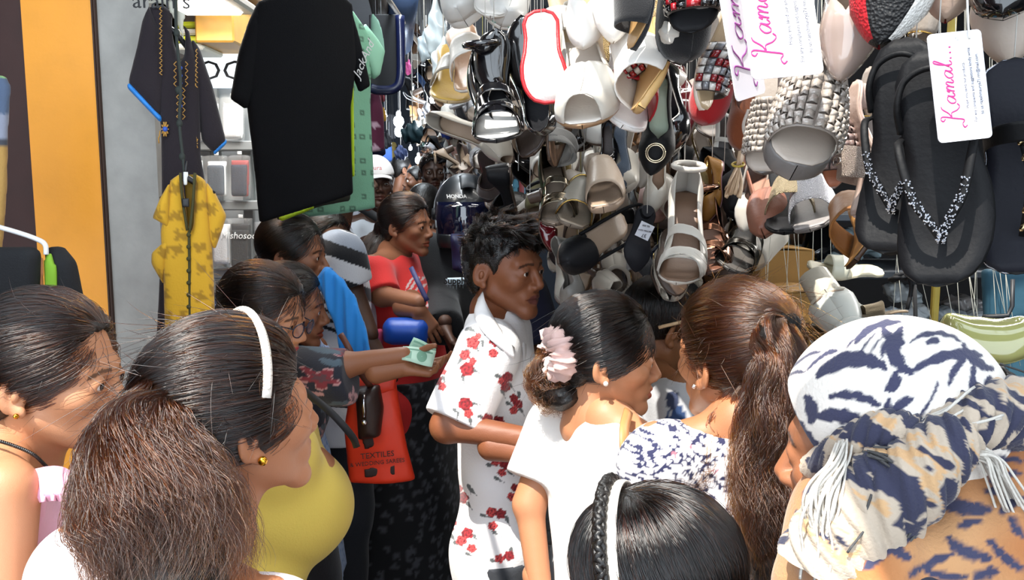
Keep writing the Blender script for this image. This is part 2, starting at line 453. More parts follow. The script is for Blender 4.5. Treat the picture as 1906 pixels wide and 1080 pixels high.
def person(label, hp, d, yaw, hyaw=None, hpitch=0., hroll=0., hs=1., build=1., female=True, skin='#8a5a3c', near=1, hair=None, top=None, bottom=None,
           arms=None, hands=None, lean=(0, 0), shw=1., group=None, feet='#1c1a19', bust=.0, S=None, torso_shift=(0, 0), belly=0., neck_drop=0., noface=False, nkr=1., brow=True, lip=None, scarfskin=False):
    """hp: picture position of the head's centre, d its depth; near 0 far .. 3 close. Returns (root, info)"""
    Hc = P(hp[0], hp[1], d); hyaw = yaw if hyaw is None else hyaw
    Rh = yawm(hyaw)@rotx(-math.radians(hpitch))@roty(math.radians(hroll)); T = HeadT(Hc, Rh, hs)
    Rb = yawm(yaw); S = S or (Hc[2]+.118*hs); k = S/1.62
    Bo = np.array([Hc[0], Hc[1], 0])-Rb@np.array([lean[0], lean[1]+.035*k, 0])+Rb@np.array([torso_shift[0], torso_shift[1], 0])
    root = empty('person', Bo); tag(root, label, 'person', group)
    def B(x, y, z):                      # body frame (z in units of stature)
        t = max(0, (z-.5)/.32); return Bo+Rb@np.array([x*k*build+lean[0]*min(t, 1), y*k*build+lean[1]*min(t, 1), 0])+UP*z*S
    def invB(W):
        q = (np.asarray(W)-Bo); z = q[..., 2]/S; t = np.clip((z-.5)/.32, 0, 1); q = q@Rb
        return np.stack([(q[..., 0]-lean[0]*t)/(k*build), (q[..., 1]-lean[1]*t)/(k*build), z], -1)
    sw = .168*shw
    A = {}
    for nm, x in (('L', -1), ('R', 1)):
        sh = B(x*sw, -.012, .822)
        e = w = None
        if arms and nm in arms:
            e, w = (np.asarray(v, float) for v in arms[nm])
        else:
            e = sh+Rb@np.array([x*.05*k, -.03*k, 0])-UP*.18*S; w = e+Rb@np.array([x*.0, .055*k, 0])-UP*.145*S
        A[nm] = (sh, e, w)
    ar = (.047, .038, .033, .024) if female else (.048, .040, .035, .025)
    ar = tuple(v*k*build**.7 for v in ar)
    def torso(F, o=0., kk=.03, hips=True):
        F.ell(B(0, -.005, .735), np.array((.146*shw, .100, .165))*k*build+o, Rb, 0)
        F.ell(B(0, .008+belly*.4, .625), np.array((.130+belly*.25, .098+belly, .15))*k*build+o, Rb, .05)
        if hips: F.ell(B(0, -.012, .52), np.array((.162, .118, .13) if female else (.150, .100, .13))*k*build+o, Rb, .05)
        for x in (-1, 1):
            F.cone(B(0, -.016, .838), B(x*sw*.9, -.014, .824), .048*k*build+o, .042*k*build+o, .04)
            if bust: F.ell(B(x*.072, .078, .715-.0*bust), np.array((.070, .060, .075))*k*build*(.7+.5*bust)+o, Rb, .035)
    def arm(F, nm, o=0., kk=.012, upto=2.):
        sh, e, w = A[nm]
        F.cone(sh, e, ar[0]+o, ar[1]+o*1.3, kk)
        if upto > 1: F.cone(e, w, ar[2]+o*1.2, ar[3]+o*1.2, kk)
    lo = np.min([B(-.26, -.2, 0), B(.26, .26, 0), B(-.26, .26, 0), B(.26, -.2, 0), *[p for a in A.values() for p in a]], 0)-.05
    hi = np.max([B(-.26, -.2, 0), B(.26, .26, 0), B(-.26, .26, 0), B(.26, -.2, 0), *[p for a in A.values() for p in a]], 0)+.05
    hi = np.maximum(hi, B(0, 0, .90)+.06)
    lo = lo-abs(np.array([*lean, 0]))*.3; hi = hi+abs(np.array([*lean, 0]))*.3
    # ---- skin: head (fine) and body in one mesh
    skc = np.array(srgb(skin)); VV = []; FF = []; CC = []
    res = (.006, .0042, .0026, .0023)[near]
    F = Field(np.minimum(Hc-.15*hs, T((0, -.034, -.16))-.07*hs), np.maximum(Hc+.15*hs, T((0, -.034, -.16))+.07*hs), res)
    head_prims(F, T, hs, female, near >= 2, nkr)
    neck = B(0, -.03, .848)
    F.cone(T((0, -.028, -.09)), neck, (.042 if female else .050)*hs*nkr, (.048 if female else .057)*k*nkr, .02)
    V, Q = F.nets()
    q = T.inv(V); cl = np.tile(skc, (len(V), 1))
    lipm = ((np.abs(q[:, 0])/.0235)**2+((q[:, 2]+.0622)/.0118)**2 < 1)*(q[:, 1] > .078)
    cl[lipm > 0] = np.array(srgb(lip)) if lip else skc*np.array([.92, .52, .50])
    if brow:
        for x in (-1, 1):
            by = .0225-.35*np.clip(np.abs(q[:, 0])-.03, 0, 1)+.10*np.clip(.03-np.abs(q[:, 0]), 0, 1)*0
            m = (np.abs(q[:, 2]-by) < .0032) & (q[:, 0]*x > .012) & (q[:, 0]*x < .050) & (q[:, 1] > .05); cl[m] *= .25
    VV.append(V); FF.append(Q); CC.append(cl); n0 = len(V)
    F = Field(np.minimum(lo, Bo+[-.3, -.3, -.0]), hi, (.016, .013, .0085, .0075)[near]); F.lo[2] = max(F.lo[2], -.02)
    torso(F, -.004)
    for nm in 'LR': arm(F, nm)
    F.cone(B(0, -.022, .825), neck+UP*.006, .045*k, (.046 if female else .055)*k*nkr, .02)
    for x in (-1, 1):
        F.cone(B(x*.085, 0, .49), B(x*.088, .012, .28), .083*k, .054*k, .03); F.cone(B(x*.088, .012, .28), B(x*.09, -.01, .05), .052*k, .036*k, .02)
        F.cone(B(x*.09, -.03, .022), B(x*.1, .12, .014), .034*k, .026*k, .015)
    V, Q = F.nets(); VV.append(V); FF.append(Q+n0); CC.append(np.tile(skc, (len(V), 1))); n0 += len(V)
    for nm, x in (('L', -1), ('R', 1)):
        sh, e, w = A[nm]; hd = (hands or {}).get(nm)
        fine = hd is not None
        dirn = np.asarray(hd['d'], float) if hd else (w-e)
        nr = np.asarray(hd['n'], float) if hd else Rb@np.array([-x, 0.2, 0])
        F = Field(w-.24*k, w+.24*k, .003 if (fine and near >= 1) else (.009 if near < 2 else .006))
        F.cone(e+(w-e)*.55, w, ar[2]*.85+ar[3]*.15, ar[3], .01)
        hand_prims(F, w, dirn, nr, (.92 if female else 1.02)*k, *( [hd.get('curl', .4)] if hd else [.35]), side=-x if True else x, thumb=(hd or {}).get('thumb', .5), kk=(hd or {}).get('kk'))
        V, Q = F.nets(); VV.append(V); FF.append(Q+n0); CC.append(np.tile(skc, (len(V), 1))); n0 += len(V)
    me = mesh_np('body', np.concatenate(VV)-Bo, np.concatenate(FF), mat('skin', '#8a5a3c', .48, spec=.4, vcol=True, bump=('noise', 600, .12), sss=.06), col=np.concatenate(CC))
    body = obj('body', me, root)
    # ---- eyes
    if near >= 1 and not noface:
        for x in (-1, 1):
            mb = MB(); n = 14; th = np.array([0.001, .16, .30, .48, .56, .9, 1.4, 2., 2.6, 3.1]); G = []
            for t in th: G.append([[math.sin(t)*math.cos(a), math.cos(t), math.sin(t)*math.sin(a)] for a in np.linspace(0, 6.2832, n, endpoint=False)])
            G = np.array(G)*.0132*hs
            eye_dir = rotz(0)
            mb.grid(G[:3], 2, cv=True); mb.grid(G[2:5], 1, cv=True); mb.grid(G[4:], 0, cv=True)
            o = mb.build('eye', [mat('eye_white', '#cfc4bb', .15), mat('iris', '#2a160c', .1), mat('pupil', '#040404', .05)], root)
            o.location = Vector(T((x*.032, .0762, .0008))-Bo); o.rotation_euler = Matrix(Rh.tolist()).to_euler()
    I = dict(root=root, T=T, B=B, Bo=Bo, A=A, S=S, k=k, Rb=Rb, invB=invB, body=body, hs=hs)
    # ---- clothes
    rngf = np.random.default_rng(int(abs(hp[0])*7+hp[1]))
    def folds(F, a):
        q = F.pts(); p = rngf.uniform(0, 6, 6); qx, qy, qz = q[..., 0], q[..., 1], q[..., 2]
        w = np.sin(21*qz+9*qx+2.2*np.sin(11*qx+p[0])+1.7*np.sin(13*qy+p[1])+p[2])*(.55+.45*np.sin(7*qz+5*qx+p[3]))+.6*np.sin(34*qx+17*qz+2*np.sin(9*qz+p[4])+p[5])*np.sin(11*qy+8*qz)
        F.f += (a*w).astype(np.float32)
    if top:
        h = top.get('h', (.014, .010, .007, .006)[near]); o = top.get('o', .012)
        F = Field(lo-.02, hi+.02, h); F2 = None
        torso(F, o); sl = top.get('sleeve', .6)
        hem = top.get('hem', .47)
        if hem < .5:
            [F.cone(B(x*.075, -.004, .52), B(x*.075, 0, max(hem-.03, .12)), top.get('hemr', .105)*k*build+o, (top.get('hemr', .105)+.004+top.get('flare', 0))*k*build+o, .05) for x in (-1, 1)]
        if top.get('fold', .004): folds(F, top.get('fold', .004))
        F.cut(np.broadcast_to((hem*S-F.ax[2])[None, None, :], F.f.shape))
        for nm in 'LR':
            if sl <= 0: continue
            sh, e, w = A[nm]; so = o+top.get('sl_o', .012); F2 = Field(np.minimum(np.minimum(sh, e), w)-.13, np.maximum(np.maximum(sh, e), w)+.13, h)
            if sl <= 1:
                en = sh+(e-sh)*sl; F2.cone(sh, en+(e-sh)*.2, ar[0]+so*1.0, ar[0]+(ar[1]-ar[0])*sl+so*1.15, .01)
                dirv = (e-sh)/np.linalg.norm(e-sh)
            else:
                en = e+(w-e)*(sl-1); F2.cone(sh, e, ar[0]+so, ar[1]+so, .01); F2.cone(e, en+(w-e)*.3, ar[2]+so, ar[3]+so*.9, .02); dirv = (w-e)/np.linalg.norm(w-e)
            if top.get('fold', .004): folds(F2, top.get('fold', .004)*.8)
            q = F2.pts(); F2.cut((q-en)@dirv)
            if sl > 1: pass
            # merge into torso field by resampling region
            r = F.reg(F2.lo, F2.lo+F2.h*(F2.n-1))
            if r is not None:
                sl3, X, Y, Z = r; ii = [np.clip(np.rint((a.ravel()-F2.lo[i])/F2.h).astype(int), 0, F2.n[i]-1) for i, a in enumerate((X, Y, Z))]
                F2b = Field.__new__(Field); g = None
                # trilinear
                fx = [np.clip((a.ravel()-F2.lo[i])/F2.h, 0, F2.n[i]-1.001) for i, a in enumerate((X, Y, Z))]; i0 = [f.astype(int) for f in fx]; fr = [f-i for f, i in zip(fx, i0)]
                g = 0
                for dx in (0, 1):
                    for dy in (0, 1):
                        for dz in (0, 1):
                            wgt = ((fr[0] if dx else 1-fr[0])[:, None, None]*(fr[1] if dy else 1-fr[1])[None, :, None]*(fr[2] if dz else 1-fr[2])[None, None, :])
                            g = g+wgt*F2.f[np.ix_(i0[0]+dx, i0[1]+dy, i0[2]+dz)]
                F.put(sl3, g.astype(np.float32), .035, 'add')
        nk = top.get('neck', (.075, .09, .03))            # width, depth forward, drop
        F.ell(B(0, -.028+nk[1]*.5, .908-nk[2]), (nk[0]*k, (.050+nk[1]*.5)*k, (.055+nk[2])*k), Rb, .004, 'sub')
        if sl <= 0:
            for x in (-1, 1): F.ell(A['L' if x < 0 else 'R'][0]+Rb@np.array([x*.06*k, 0, 0]), (.085*k, .10*k, .12*k), Rb, .01, 'sub')
        if top.get('extra'): top['extra'](F, I)
        V, Q = F.nets(); V = relax(V, Q, 3); paint = top.get('paint')
        cl = np.tile(np.array(srgb(top['c'])), (len(V), 1))
        if paint: cl = paint(V, invB(V), cl, I)
        mt = top.get('mat') or mat('cloth', '#ffffff', .85, vcol=True, bump=('noise', 220, .25), sheen=.15)
        I['top'] = obj(top.get('name', 'shirt'), mesh_np('shirt', V-Bo, Q, mt, col=cl), root); I['topV'] = V
    if bottom:
        F = Field(lo-.06, np.array([hi[0]+.06, hi[1]+.06, .60*S]), (.018, .016, .012, .012)[near]); F.lo[2] = max(F.lo[2], 0)
        ob = .014; z1 = bottom.get('to', .06)
        F.ell(B(0, -.012, .52), np.array((.160, .116, .13))*k*build+ob*.5, Rb, 0)
        if bottom.get('skirt'):
            F.cone(B(0, 0, .5), B(0, .01, z1), .16*k*build, (.16+bottom['skirt'])*k*build, .05); folds(F, .008)
        else:
            for x in (-1, 1): F.cone(B(x*.085, 0, .49), B(x*.088, .012, .28), .088*k*build+ob, .06*k+ob, .03); F.cone(B(x*.088, .012, .28), B(x*.09, -.01, z1), .06*k+ob, .05*k+ob, .02)
            folds(F, .005)
        F.cut(np.broadcast_to(np.maximum(z1*S-F.ax[2], F.ax[2]-(top.get('hem', .47)+.05 if top and top.get('hem', .47) < .5 else .585)*S)[None, None, :], F.f.shape))
        V, Q = F.nets(); cl = np.tile(np.array(srgb(bottom['c'])), (len(V), 1))
        if bottom.get('paint'): cl = bottom['paint'](V, invB(V), cl, I)
        obj('skirt' if bottom.get('skirt') else 'trousers', mesh_np('skirt', V-Bo, Q, bottom.get('mat') or mat('cloth', '#ffffff', .85, vcol=True, bump=('noise', 220, .25), sheen=.15), col=cl), root)
    for x in (-1, 1):                     # sandals
        mb = MB(); c0 = B(x*.09, -.05, 0); c1 = B(x*.105, .15, 0); pts = [c0+(c1-c0)*t+UP*.008 for t in np.linspace(0, 1, 7)]
        mb.tube(pts, np.array([.02, .033, .034, .034, .042, .044, .026])*k, 10, flat=(UP, .25))
        a = B(x*.1, .06, 0); s_ = Rb@np.array([.05*k, 0, 0]); mb.tube([a-s_*.85+UP*.012, a-s_*.6+UP*.045, a+UP*.056, a+s_*.6+UP*.045, a+s_*.85+UP*.012], .012, 6, flat=(UP, .3))
        mb.build('sandal', mat('sandal_'+feet, feet, .6), root, off=Bo)
    # ---- hair
    if hair: do_hair(I, hair, near)
    return root, I

def do_hair(I, hair, near):
    T, s, root, Bo = I['T'], I['hs'], I['root'], I['Bo']; kind = hair['kind']; c = hair.get('c', '#0d0a09')
    hm = mat('hair_'+c, c, .42, spec=.5, bump=('noise', 120, .5)); rng = np.random.default_rng(hair.get('seed', 1))
    if kind == 'bald':
        F = hair_cap(T, s, .0025, .005, front=-.105); V, Q = F.nets()
    else:
        F = hair_cap(T, s, hair.get('thick', .010), (.007, .006, .005, .004)[near], hair.get('nape', 0.), front=hair.get('front', 0.), noise=hair.get('noise', 0.))
        V, Q = F.nets(); V = relax(V, Q, 1)
    cap = obj('hair', mesh_np('hair', V-Bo, Q, hm), root); I['capV'] = V
    tie = hair.get('tie')
    if kind == 'tied':
        tw = T(tie); path = [tw]+[np.asarray(p, float) for p in hair['path']]; rad = hair['rad']
        F = Field(np.min(path, 0)-max(rad)*1.2, np.max(path, 0)+max(rad)*1.2, (.012, .009, .008, .007)[near]); pc = catmull(path, 4); rr = np.interp(np.linspace(0, 1, len(pc)), np.linspace(0, 1, len(rad)), rad)*hair.get('core', .75)
        for i in range(len(pc)-1): F.cone(pc[i], pc[i+1], rr[i], rr[i+1], .01)
        q = F.pts(); F.f += (.004*np.sin(q[..., 0]*160+8*np.sin(q[..., 2]*40))*np.sin(q[..., 1]*140+q[..., 2]*30)).astype(np.float32)
        V2, Q2 = F.nets(); obj('ponytail', mesh_np('ponytail', V2-Bo, Q2, hm), root)
        mb = MB(); d_ = pc[2]-pc[0]; d_ /= np.linalg.norm(d_); a_ = np.cross(d_, [.2, .4, 1]); a_ /= np.linalg.norm(a_); b_ = np.cross(d_, a_)
        R0 = hair.get('tie_r', .016)
        for j in range(hair.get('tie_n', 3)):
            cc = tw+d_*(j*.007+.004); mb.tube([cc+R0*(math.cos(t)*a_+math.sin(t)*b_) for t in np.linspace(0, 6.283, 16, endpoint=False)], .0055, 6, closed=True)
        mb.build('hair_tie', mat('hair_tie_'+hair.get('tie_c', '#141416'), hair.get('tie_c', '#141416'), .8, bump=('noise', 400, .3)), root, off=Bo)
    if kind == 'bun':
        F = Field(T(tie)-.08, T(tie)+.08, .007); F.ell(T(tie), np.array(hair.get('br', (.045, .035, .045)))*s, T.R, 0); q = F.pts(); F.f += (.004*np.sin(q[..., 0]*150+q[..., 2]*90)*np.sin(q[..., 1]*120+q[..., 2]*70)).astype(np.float32)
        V2, Q2 = F.nets(); obj('hair_bun', mesh_np('hair_bun', V2-Bo, Q2, hm), root)
    if kind == 'long':
        F = Field(T((0, 0, 0))-.33, T((0, 0, 0))+.2, .008); 
        for p in hair['locks']: 
            pc = catmull([T(x[:3]) for x in p], 4); rr = np.interp(np.linspace(0, 1, len(pc)), np.linspace(0, 1, len(p)), [x[3] for x in p])*s
            for i in range(len(pc)-1): F.cone(pc[i], pc[i+1], rr[i], rr[i+1], .02)
        q = F.pts(); F.f += (.004*np.sin(q[..., 0]*150+q[..., 1]*100)*np.sin(q[..., 2]*20+q[..., 1]*70)).astype(np.float32)
        V2, Q2 = F.nets(); obj('loose_hair', mesh_np('loose_hair', V2-Bo, Q2, hm), root)
    n = hair.get('n', 0)
    if n:
        sm = hair.get('mat') or hairmat('black_strands')
        if kind in ('tied', 'bun', 'long'):
            tq = tie if tie is not None else (0, -.1, -.06)
            PP = swept_back(T, s, V, tq, n, rng=rng, jit=hair.get('jit', .0022), lift=hair.get('thick', .010)+.003)
            strands('hair_strands', PP, hair.get('sr', .00035), sm, root, Bo)
            if hair.get('tail_n'):
                TS = tail_strands(path, hair['rad'], hair['tail_n'], rng=rng, wave=hair.get('wave', .004), frizz=hair.get('frizz', 0), freq=hair.get('freq', 14))
                strands('tail_strands', TS, hair.get('sr', .00035), hair.get('tail_mat') or sm, root, Bo)
            if hair.get('fly'):
                Ro = T.inv(V[rng.integers(0, len(V), hair['fly'])]); u = Ro-HAIRC; u /= np.linalg.norm(u, axis=1)[:, None]
                dr = np.asarray(tq)-Ro; dr /= np.linalg.norm(dr, axis=1)[:, None]; t = np.linspace(0, 1, 9)[None, :, None]; Ln = rng.uniform(.03, .09, (len(Ro), 1, 1))
                L = Ro[:, None]+Ln*(t*(.45*u+dr*.8+rng.normal(0, .35, u.shape))[:, None]+t*t*(rng.normal(0, .5, u.shape)+[0, 0, -.3])[:, None]*.6)
                strands('loose_strands', T.o+(L*s)@T.R.T, .00028, sm, root, Bo)
        if kind == 'short':
            sel = rng.integers(0, len(V), n); q = T.inv(V[sel]); u = q-HAIRC; u /= np.linalg.norm(u, axis=1)[:, None]
            keep = q[:, 2] > hair.get('zmin', -.2); q, u = q[keep], u[keep]
            topn = np.clip((q[:, 2]-.03)/.06, 0, 1)[:, None]
            cl = np.floor(q/.016); hsh = np.sin(cl@np.array([12.9898, 78.233, 37.719]))*43758.5; ph = np.stack([np.sin(hsh*1.3), np.cos(hsh*2.1), np.sin(hsh*3.7)], 1)
            fwd = np.array(hair.get('flow', (0, .8, .1))); Ln = (hair.get('len', .045)*(.12+.88*topn)*rng.uniform(.7, 1.15, (len(q), 1)))[:, None]; t = np.linspace(0, 1, 8)[None, :, None]
            d1 = (u*(.35+.25*topn)+fwd*.55*topn+ph*.28)[:, None]; d2 = (fwd*.7*topn-u*.25+np.array([0, 0, -.45])+ph*.35+rng.normal(0, .1, u.shape))[:, None]
            L = q[:, None]+Ln*(t*d1+t*t*d2*.8); strands('hair_strands', T.o+(L*s)@T.R.T, hair.get('sr', .0005), sm, root, Bo)
# ---------------------------------------------------------------- cloth slabs: an outline on a plane, given thickness and folds
def poly_sdf(U, W, poly):
    poly = np.asarray(poly, float); d = np.full(U.shape, 1e9); s = np.ones(U.shape)
    n = len(poly); j = n-1
    for i in range(n):
        a = poly[i]; b = poly[j]; e = b-a; wx = U-a[0]; wy = W-a[1]; t = np.clip((wx*e[0]+wy*e[1])/(e@e+1e-12), 0, 1)
        d = np.minimum(d, (wx-e[0]*t)**2+(wy-e[1]*t)**2)
        c1 = W >= a[1]; c2 = W < b[1]; c3 = e[0]*wy > e[1]*wx
        s = np.where((c1 & c2 & c3) | (~c1 & ~c2 & ~c3), -s, s); j = i
    return s*np.sqrt(d)

class Plane:
    """upright plane through P(px,py,d); yaw turns its face (0 = facing the street end, + = its right edge comes nearer)"""
    def __init__(s, px, py, d, yaw=0, tilt=0):
        s.o = P(px, py, d); a = math.radians(yaw); s.u = np.array([math.cos(a), -math.sin(a), 0]); s.n = np.array([-math.sin(a), -math.cos(a), 0]); s.v = UP.copy()
        if tilt: R = np.array(Matrix.Rotation(math.radians(tilt), 3, Vector(s.u))); s.n = R@s.n; s.v = R@s.v
    def uv(s, px, py):
        c = np.array([0, 0, CAM_Z]); r = P(px, py, 1.)-c; t = ((s.o-c)@s.n)/(r@s.n); q = c+r*t-s.o; return np.array([q@s.u, q@s.v])
    def at(s, u, v, n=0): return s.o+s.u*u+s.v*v+s.n*n
    def px(s, px, py, n=0): u, v = s.uv(px, py); return s.at(u, v, n)
    def R(s): return np.stack([s.u, s.n, s.v], 1)

def slab(name, pl, pts, th, m, parent=None, h=.007, r=None, fold=.0, ff=(22, 7), n0=0., col=None, paint=None, holes=(), seed=0, uvpts=False, billow=0., base=None, kind=None):
    """pts: picture positions of the outline, on the plane"""
    poly = np.array([p if uvpts else pl.uv(*p) for p in pts]); r = r or th*.9
    lo = poly.min(0); hi = poly.max(0); T = th+fold*2+abs(billow)+h*2
    F = Field((lo[0]-2*h, n0-T, lo[1]-2*h), (hi[0]+2*h, n0+T, hi[1]+2*h), h)
    U, W = np.meshgrid(F.ax[0], F.ax[2], indexing='ij'); d = poly_sdf(U, W, poly)
    for hl_ in holes: d = np.maximum(d, -poly_sdf(U, W, np.array([p if uvpts else pl.uv(*p) for p in hl_])))
    rs = np.random.default_rng(seed); p = rs.uniform(0, 6, 4)
    f = fold*(np.sin(ff[0]*U+ff[1]*.4*np.sin(3*W+p[0])+1.3*np.sin(ff[1]*W+p[1]))*.7+.5*np.sin(ff[1]*2.3*W+ff[0]*.6*U+p[2]))+billow*np.cos((U-(lo[0]+hi[0])/2)*math.pi/(hi[0]-lo[0]+1e-6))
    N = F.ax[1][None, :, None]-n0-f[:, None, :]
    a = np.maximum(d[:, None, :]+r, 0); b = np.maximum(np.abs(N)-th+r, 0)
    F.f = (np.sqrt(a*a+b*b)-r+np.minimum(np.maximum(d[:, None, :]+r, np.abs(N)-th+r), 0)).astype(np.float32)
    V, Q = F.nets(); V = relax(V, Q, 1); Wd = pl.o+V@pl.R().T
    c = None
    if paint is not None or col is not None:
        c = np.tile(np.array(srgb(col or '#ffffff')), (len(V), 1))
        if paint is not None: c = paint(V, Wd, c)
    return obj(name, mesh_np(name, Wd-(base if base is not None else 0), Q, m, col=c), parent, kind=kind)

def text3(name, s, pos, u, v, size, m, parent=None, base=None, ext=.0006, align='CENTER', shear=0., bold=0., sx=1.):
    cu = bpy.data.curves.new(name, 'FONT'); cu.body = s; cu.size = size; cu.extrude = ext; cu.align_x = align; cu.align_y = 'CENTER'; cu.shear = shear; cu.offset = bold; cu.resolution_u = 2
    tmp = bpy.data.objects.new(name, cu); C.objects.link(tmp); bpy.context.view_layer.update()
    me = bpy.data.meshes.new_from_object(tmp.evaluated_get(bpy.context.evaluated_depsgraph_get())); bpy.data.objects.remove(tmp); bpy.data.curves.remove(cu)
    me.materials.clear(); me.materials.append(m); o = bpy.data.objects.new(name, me); C.objects.link(o); o['kind'] = 'stuff'
    u = np.asarray(u, float)/np.linalg.norm(u); v = np.asarray(v, float); v = v-u*(u@v); v /= np.linalg.norm(v); w = np.cross(u, v)
    M = Matrix(np.block([[np.stack([u*sx, v, w], 1), (np.asarray(pos)-(base if base is not None else 0))[:, None]], [np.zeros((1, 3)), np.ones((1, 1))]]).tolist())
    if parent is not None: o.parent = parent
    o.matrix_basis = M; return o

# ---------------------------------------------------------------- the setting
cloth_v = mat('cloth', '#ffffff', .85, vcol=True, bump=('noise', 220, .25), sheen=.15)
concrete = mat('dark_stone', '#4a4644', .75, bump=('noise', 60, .5), vary=.25)
fl = obj('floor', MB().box((0, 6, -.03), (9, 18, .04)).mesh('floor', mat('joint', '#1d1b1a', .9), False)); tag(fl, kind='structure')
pav = MB().bbox((0, 0, 0), (.212, .142, .05), .008).mesh('paver', [concrete], False)
pv2 = pav.copy(); pv2.materials[0] = mat('dark_stone_b', '#59524e', .7, bump=('noise', 60, .5), vary=.25)
pv3 = pav.copy(); pv3.materials[0] = mat('dark_stone_c', '#3a3635', .7, bump=('noise', 60, .5), vary=.25)
rnd = random.Random(4)
for j in range(20):
    for i in range(12):
        x = -1.5+i*.22+(j % 2)*.11; y = 2.6+j*.15
        o = obj('paver', rnd.choice([pav, pv2, pv3]), fl); o.location = (x, y, -.026+rnd.uniform(-.003, .003)); o.rotation_euler = (rnd.uniform(-.012, .012), rnd.uniform(-.012, .012), rnd.uniform(-.02, .02))

def structure(name, bm, m, smooth=False): return tag(bm.build(name, m, smooth=smooth), kind='structure')
roofm = mat('tarp', '#20242c', .8, bump=('noise', 8, .4))
structure('ceiling', MB().box((.9, 6.1, 3.0), (3.6, 9.9, .05)).box((-1.75, 5.8, 3.0), (1.7, 10.6, .05)).box((1.16, -.5, 3.02), (2.68, 1.4, .03)).box((1.3, .31, 3.02), (2.44, .26, .03)), roofm)  # near right slabs added out of view to shade headscarf and tag
structure('wall_right', MB().box((2.65, 3.4, 1.5), (.1, 9, 3)), mat('stall_dark', '#17181b', .9))
structure('wall_left', MB().box((-2.45, 3.4, 1.5), (.1, 9, 3)), mat('brown_board', '#3a1c16', .5, vary=.12, bump=('noise', 40, .1)))
structure('wall_back', MB().box((0, 11, 1.5), (5, .1, 3)), mat('lane_dark', '#141a24', .9))
# rear of the shoe stall: a black sheet and shelving
structure('trim_1', MB().box((1.55, 3.75, 1.5), (2.4, .06, 3.0)), mat('stall_sheet', '#0d0d10', .95, bump=('noise', 12, .3)))
# left boards and column
d0 = 1.95
def zrect(mb, px0, px1, d, dep, z0=0, z1=3.0, m=0):
    a = P(px0, 300, d); b = P(px1, 300, d); return mb.box(((a[0]+b[0])/2, a[1]+dep/2, (z0+z1)/2), (b[0]-a[0], dep, z1-z0), m=m)
structure('trim_2', zrect(MB(), -420, 63, 1.97, .06), mat('brown_board', '#3a1c16', .5))
ob = structure('trim_3', zrect(MB(), 58, 189, 1.95, .06), mat('orange_board', '#ffa934', .45, vary=.04, bump=('noise', 90, .08)))
structure('trim_4', zrect(zrect(MB(), 185.5, 188.5, 1.943, .02), 190, 193, 1.945, .03), mat('edge_dark', '#3b2112', .6))
col = structure('wall_column', zrect(MB(), 193, 292, 1.955, .14), mat('grey_plaster', '#a5a29c', .7, vary=.14, bump=('noise', 30, .3)))
pl = Plane(220, 80, 1.95)
sheet = slab('yellow_sheet', pl, [(196, -60), (330, -60), (330, 168), (200, 168)], .002, mat('ochre_paint', '#b59a4a', .6, vary=.1), None, h=.008, n0=.0)
tag(sheet, 'ochre yellow sheet stuck to the top of the grey column', 'sheet')

# ---- the left shop: back board, shelves, lit sign, packets
shop_w = structure('wall_shop', MB().box((-1.52, P(400, 300, 3.25)[1], 1.5), (1.66, .04, 3.0)), mat('white_board', '#c9ccce', .5))
sh = empty('display_rack', P(430, 520, 3.2)*[1, 1, 0]); tag(sh, 'grey slatted rack with rails holding sock packets in the left shop', 'rack')
rx = P(430, 300, 3.2)
for py, zz in ((272, 0), (382, 0), (508, 0)):
    q = P(430, py, 3.15); MB().bbox((q[0]-.1, q[1], q[2]), (.8, .09, .035), .004).build('shelf_rail', mat('rail_grey', '#8d9092', .4), sh, False, off=np.array(sh.location))
q = P(430, 560, 3.05); MB().bbox((q[0]-.1, q[1], q[2]-.1), (.75, .3, .22), .01).build('counter', mat('blue_counter', '#33415c', .4, vary=.2), sh, False, off=np.array(sh.location))
for px in (352, 404, 462):
    q = P(px, 300, 3.2); MB().bbox((q[0], q[1]-.01, 1.2), (.035, .03, 2.0), .003).build('upright', mat('rail_grey', '#8d9092', .4), sh, False, off=np.array(sh.location))
# lit sign
pl = Plane(410, 130, 3.13)
sg = empty('lit_sign', pl.o); tag(sg, 'white backlit sign with dark letters above the sock packets', 'sign')
slab('sign_face', pl, [(352, 99), (470, 99), (470, 165), (352, 165)], .012, mat('lit_white', '#dfe8f0', .5, emit=.9), sg, h=.008, base=pl.o)
slab('sign_frame', pl, [(350, 92), (472, 92), (472, 99), (350, 99)], .016, mat('edge_black', '#16181c', .5), sg, h=.006, base=pl.o)
text3('lettering', 'JOC', pl.px(405, 134, .016), pl.u, pl.v, .098, mat('sign_ink', '#20242c', .6), sg, pl.o, sx=1.15)
